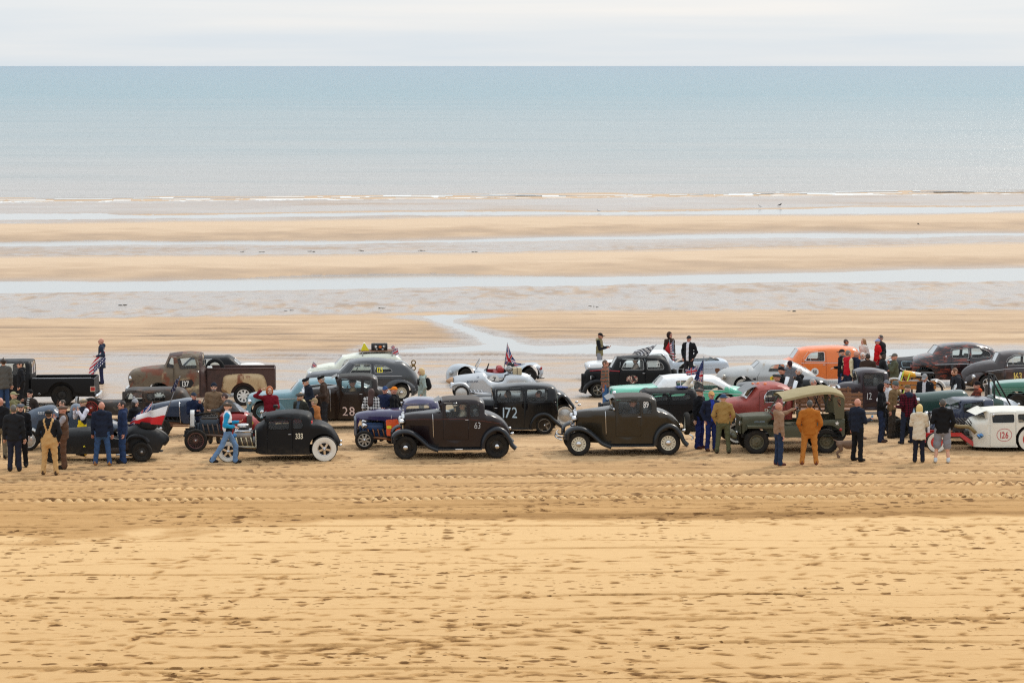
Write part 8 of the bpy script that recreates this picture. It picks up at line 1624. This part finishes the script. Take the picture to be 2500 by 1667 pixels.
def pack(lb, label, c, zc=1.22, back=.19, sz=(.15, .10, .21)):
    o = next(q for q in bpy.data.objects if q.get('label') == label); sc = o.scale[0]; v, f, mi = solid([ell((0, back, zc), sz, 0), ell((0, back+.05, zc-.07), (sz[0]*.8, sz[1]*.8, sz[2]*.5), 0)], .02, .02); g = mesh_obj('backpack', v*sc, [tuple(q) for q in f], cloth(c)); g.location = o.location; g.rotation_euler = o.rotation_euler; tag(g, lb, 'backpack')
    for sg in (-1, 1): MB().tube([(sg*.09*sc, (back-.06)*sc, (zc+.12)*sc), (sg*.10*sc, .02*sc, 1.505*sc), (sg*.11*sc, -.125*sc, 1.36*sc), (sg*.12*sc, -.12*sc, 1.18*sc)], .018, 6).build('strap', cloth(c), g)
pack('small black backpack worn by the blonde woman in the pale green coat', 'blonde woman in a long pale green padded coat', (26, 26, 28)); pack('black backpack worn by the ginger-bearded man', 'ginger-bearded man in a dark hooded jacket carrying a backpack', (24, 24, 27))
o = next(q for q in bpy.data.objects if q.get('label', '').startswith('man in red and black plaid')); q = MB(); q.lathe([(.001, -.10), (.032, -.10), (.035, 0), (.032, .06), (.014, .09), (.016, .115), (.001, .118)], (0, 0, 0), 'z', 14); g = q.build('water_bottle', pmat('bottle_blue', col(150, 176, 200), .2, coat=.6, dust=0)); g.location = Vector(o.location)+o.rotation_euler.to_matrix() @ Vector((-.10, .185, .95)); tag(g, 'clear water bottle in the back pocket of the plaid shirted man', 'bottle')
# ---- dog and birds
DG = [cone((0, -.20, .40), (0, .20, .40), .115, .085, 0), cone((0, -.18, .38), (0, -.05, .36), .125, .11, 0), cone((0, -.22, .46), (0, -.36, .58), .075, .060, 0), ell((0, -.42, .61), (.068, .085, .068), 0), cone((0, -.46, .59), (0, -.55, .565), .046, .034, 0), ell((-.055, -.38, .655), (.018, .03, .045), 1), ell((.055, -.38, .655), (.018, .03, .045), 1), cone((0, .24, .46), (0, .36, .52), .022, .014, 0), ell((0, -.575, .575), (.018, .016, .014), 1)]
for sg in (-1, 1):
    DG += [cone((sg*.075, -.19, .34), (sg*.08, -.20, .18), .052, .034, 0), cone((sg*.08, -.20, .18), (sg*.08, -.20, .03), .030, .026, 0), cone((sg*.08, -.20, .03), (sg*.08, -.24, .022), .028, .026, 0),
           cone((sg*.07, .18, .37), (sg*.08, .13, .24), .070, .044, 0), cone((sg*.08, .13, .24), (sg*.08, .25, .14), .038, .026, 0), cone((sg*.08, .25, .14), (sg*.08, .22, .03), .024, .024, 0), cone((sg*.08, .22, .03), (sg*.08, .18, .022), .027, .025, 0)]
v, f, mi = solid(DG, .015, .015); d = mesh_obj('dog', v, [tuple(q) for q in f], [pmat('dog_coat', col(112, 88, 70), .8, var=.25, dust=0, scale=9), pmat('dog_dark', col(46, 36, 30), .7, dust=0)], None, mi.astype(np.int32)); p = place(2065, 1117); d.location = (p[0], p[1], p[2]); d.rotation_euler = (0, 0, R(82)); d.scale = (1.0, 1.0, 1.0); tag(d, 'brown short-haired dog standing beside the bald man in navy', 'dog')
def bird(lb, u, v_, face, c, c2, s_=1.):
    pr = [cone((0, -.10, .20), (0, .10, .15), .075, .05, 0), cone((0, -.12, .22), (0, -.16, .30), .045, .042, 0), ell((0, -.175, .315), (.042, .05, .042), 0), cone((0, -.21, .31), (0, -.28, .295), .016, .006, 1), cone((0, .10, .15), (0, .28, .10), .035, .014, 0, .8), cone((-.03, 0, .14), (-.03, .01, .0), .008, .007, 1), cone((.03, 0, .14), (.03, .01, .0), .008, .007, 1)]
    a, b_, mi = solid(pr, .016, .012); o = mesh_obj('bird', a, [tuple(q) for q in b_], [pmat('plumage_%d' % c[0], srgb(*c), .6, dust=0), pmat('beak_%d' % c2[0], srgb(*c2), .5, dust=0)], None, mi.astype(np.int32)); p = place(u, v_); o.location = (p[0], p[1], p[2]+.02); o.rotation_euler = (0, 0, R(face)); o.scale = (s_, s_, s_); tag(o, lb, 'bird')
bird('black crow standing on the far sand bar', 2247, 557, -100, (18, 18, 20), (24, 24, 24), 1.1); bird('dark gull standing in the shallow water near the surf', 1903, 505, 90, (60, 60, 64), (90, 80, 60), .9); bird('pale gull in the shallow water left of the dark gull', 1856, 508, -80, (190, 192, 194), (170, 130, 60), .85); bird('pale gull alone at the edge of the thin pool', 1462, 519, -80, (186, 186, 188), (170, 130, 60), .85)
# --- strands of seaweed left on the flats
sw = MB(); wr_ = np.random.default_rng(5)
for u_, v_ in [(703, 758), (880, 612), (590, 614), (640, 615), (760, 614), (1160, 615), (1930, 760), (1650, 757), (1450, 748), (1030, 612), (2380, 700), (300, 745), (930, 752)]:
    p_ = place(u_, v_)
    for k_ in range(4): sw.ball((p_[0]+wr_.uniform(-.25, .25), p_[1]+wr_.uniform(-.3, .3), float(ground(p_[1]))+.0), wr_.uniform(.03, .08), (1.6, 1., .3), 0, 8)
s = NT('seaweed'); s.set(Base_Color=(.02, .017, .01, 1), Roughness=.6)
tag(sw.build('seaweed', s.m), 'dark strands of seaweed scattered on the wet flats', 'seaweed', None, 'stuff')
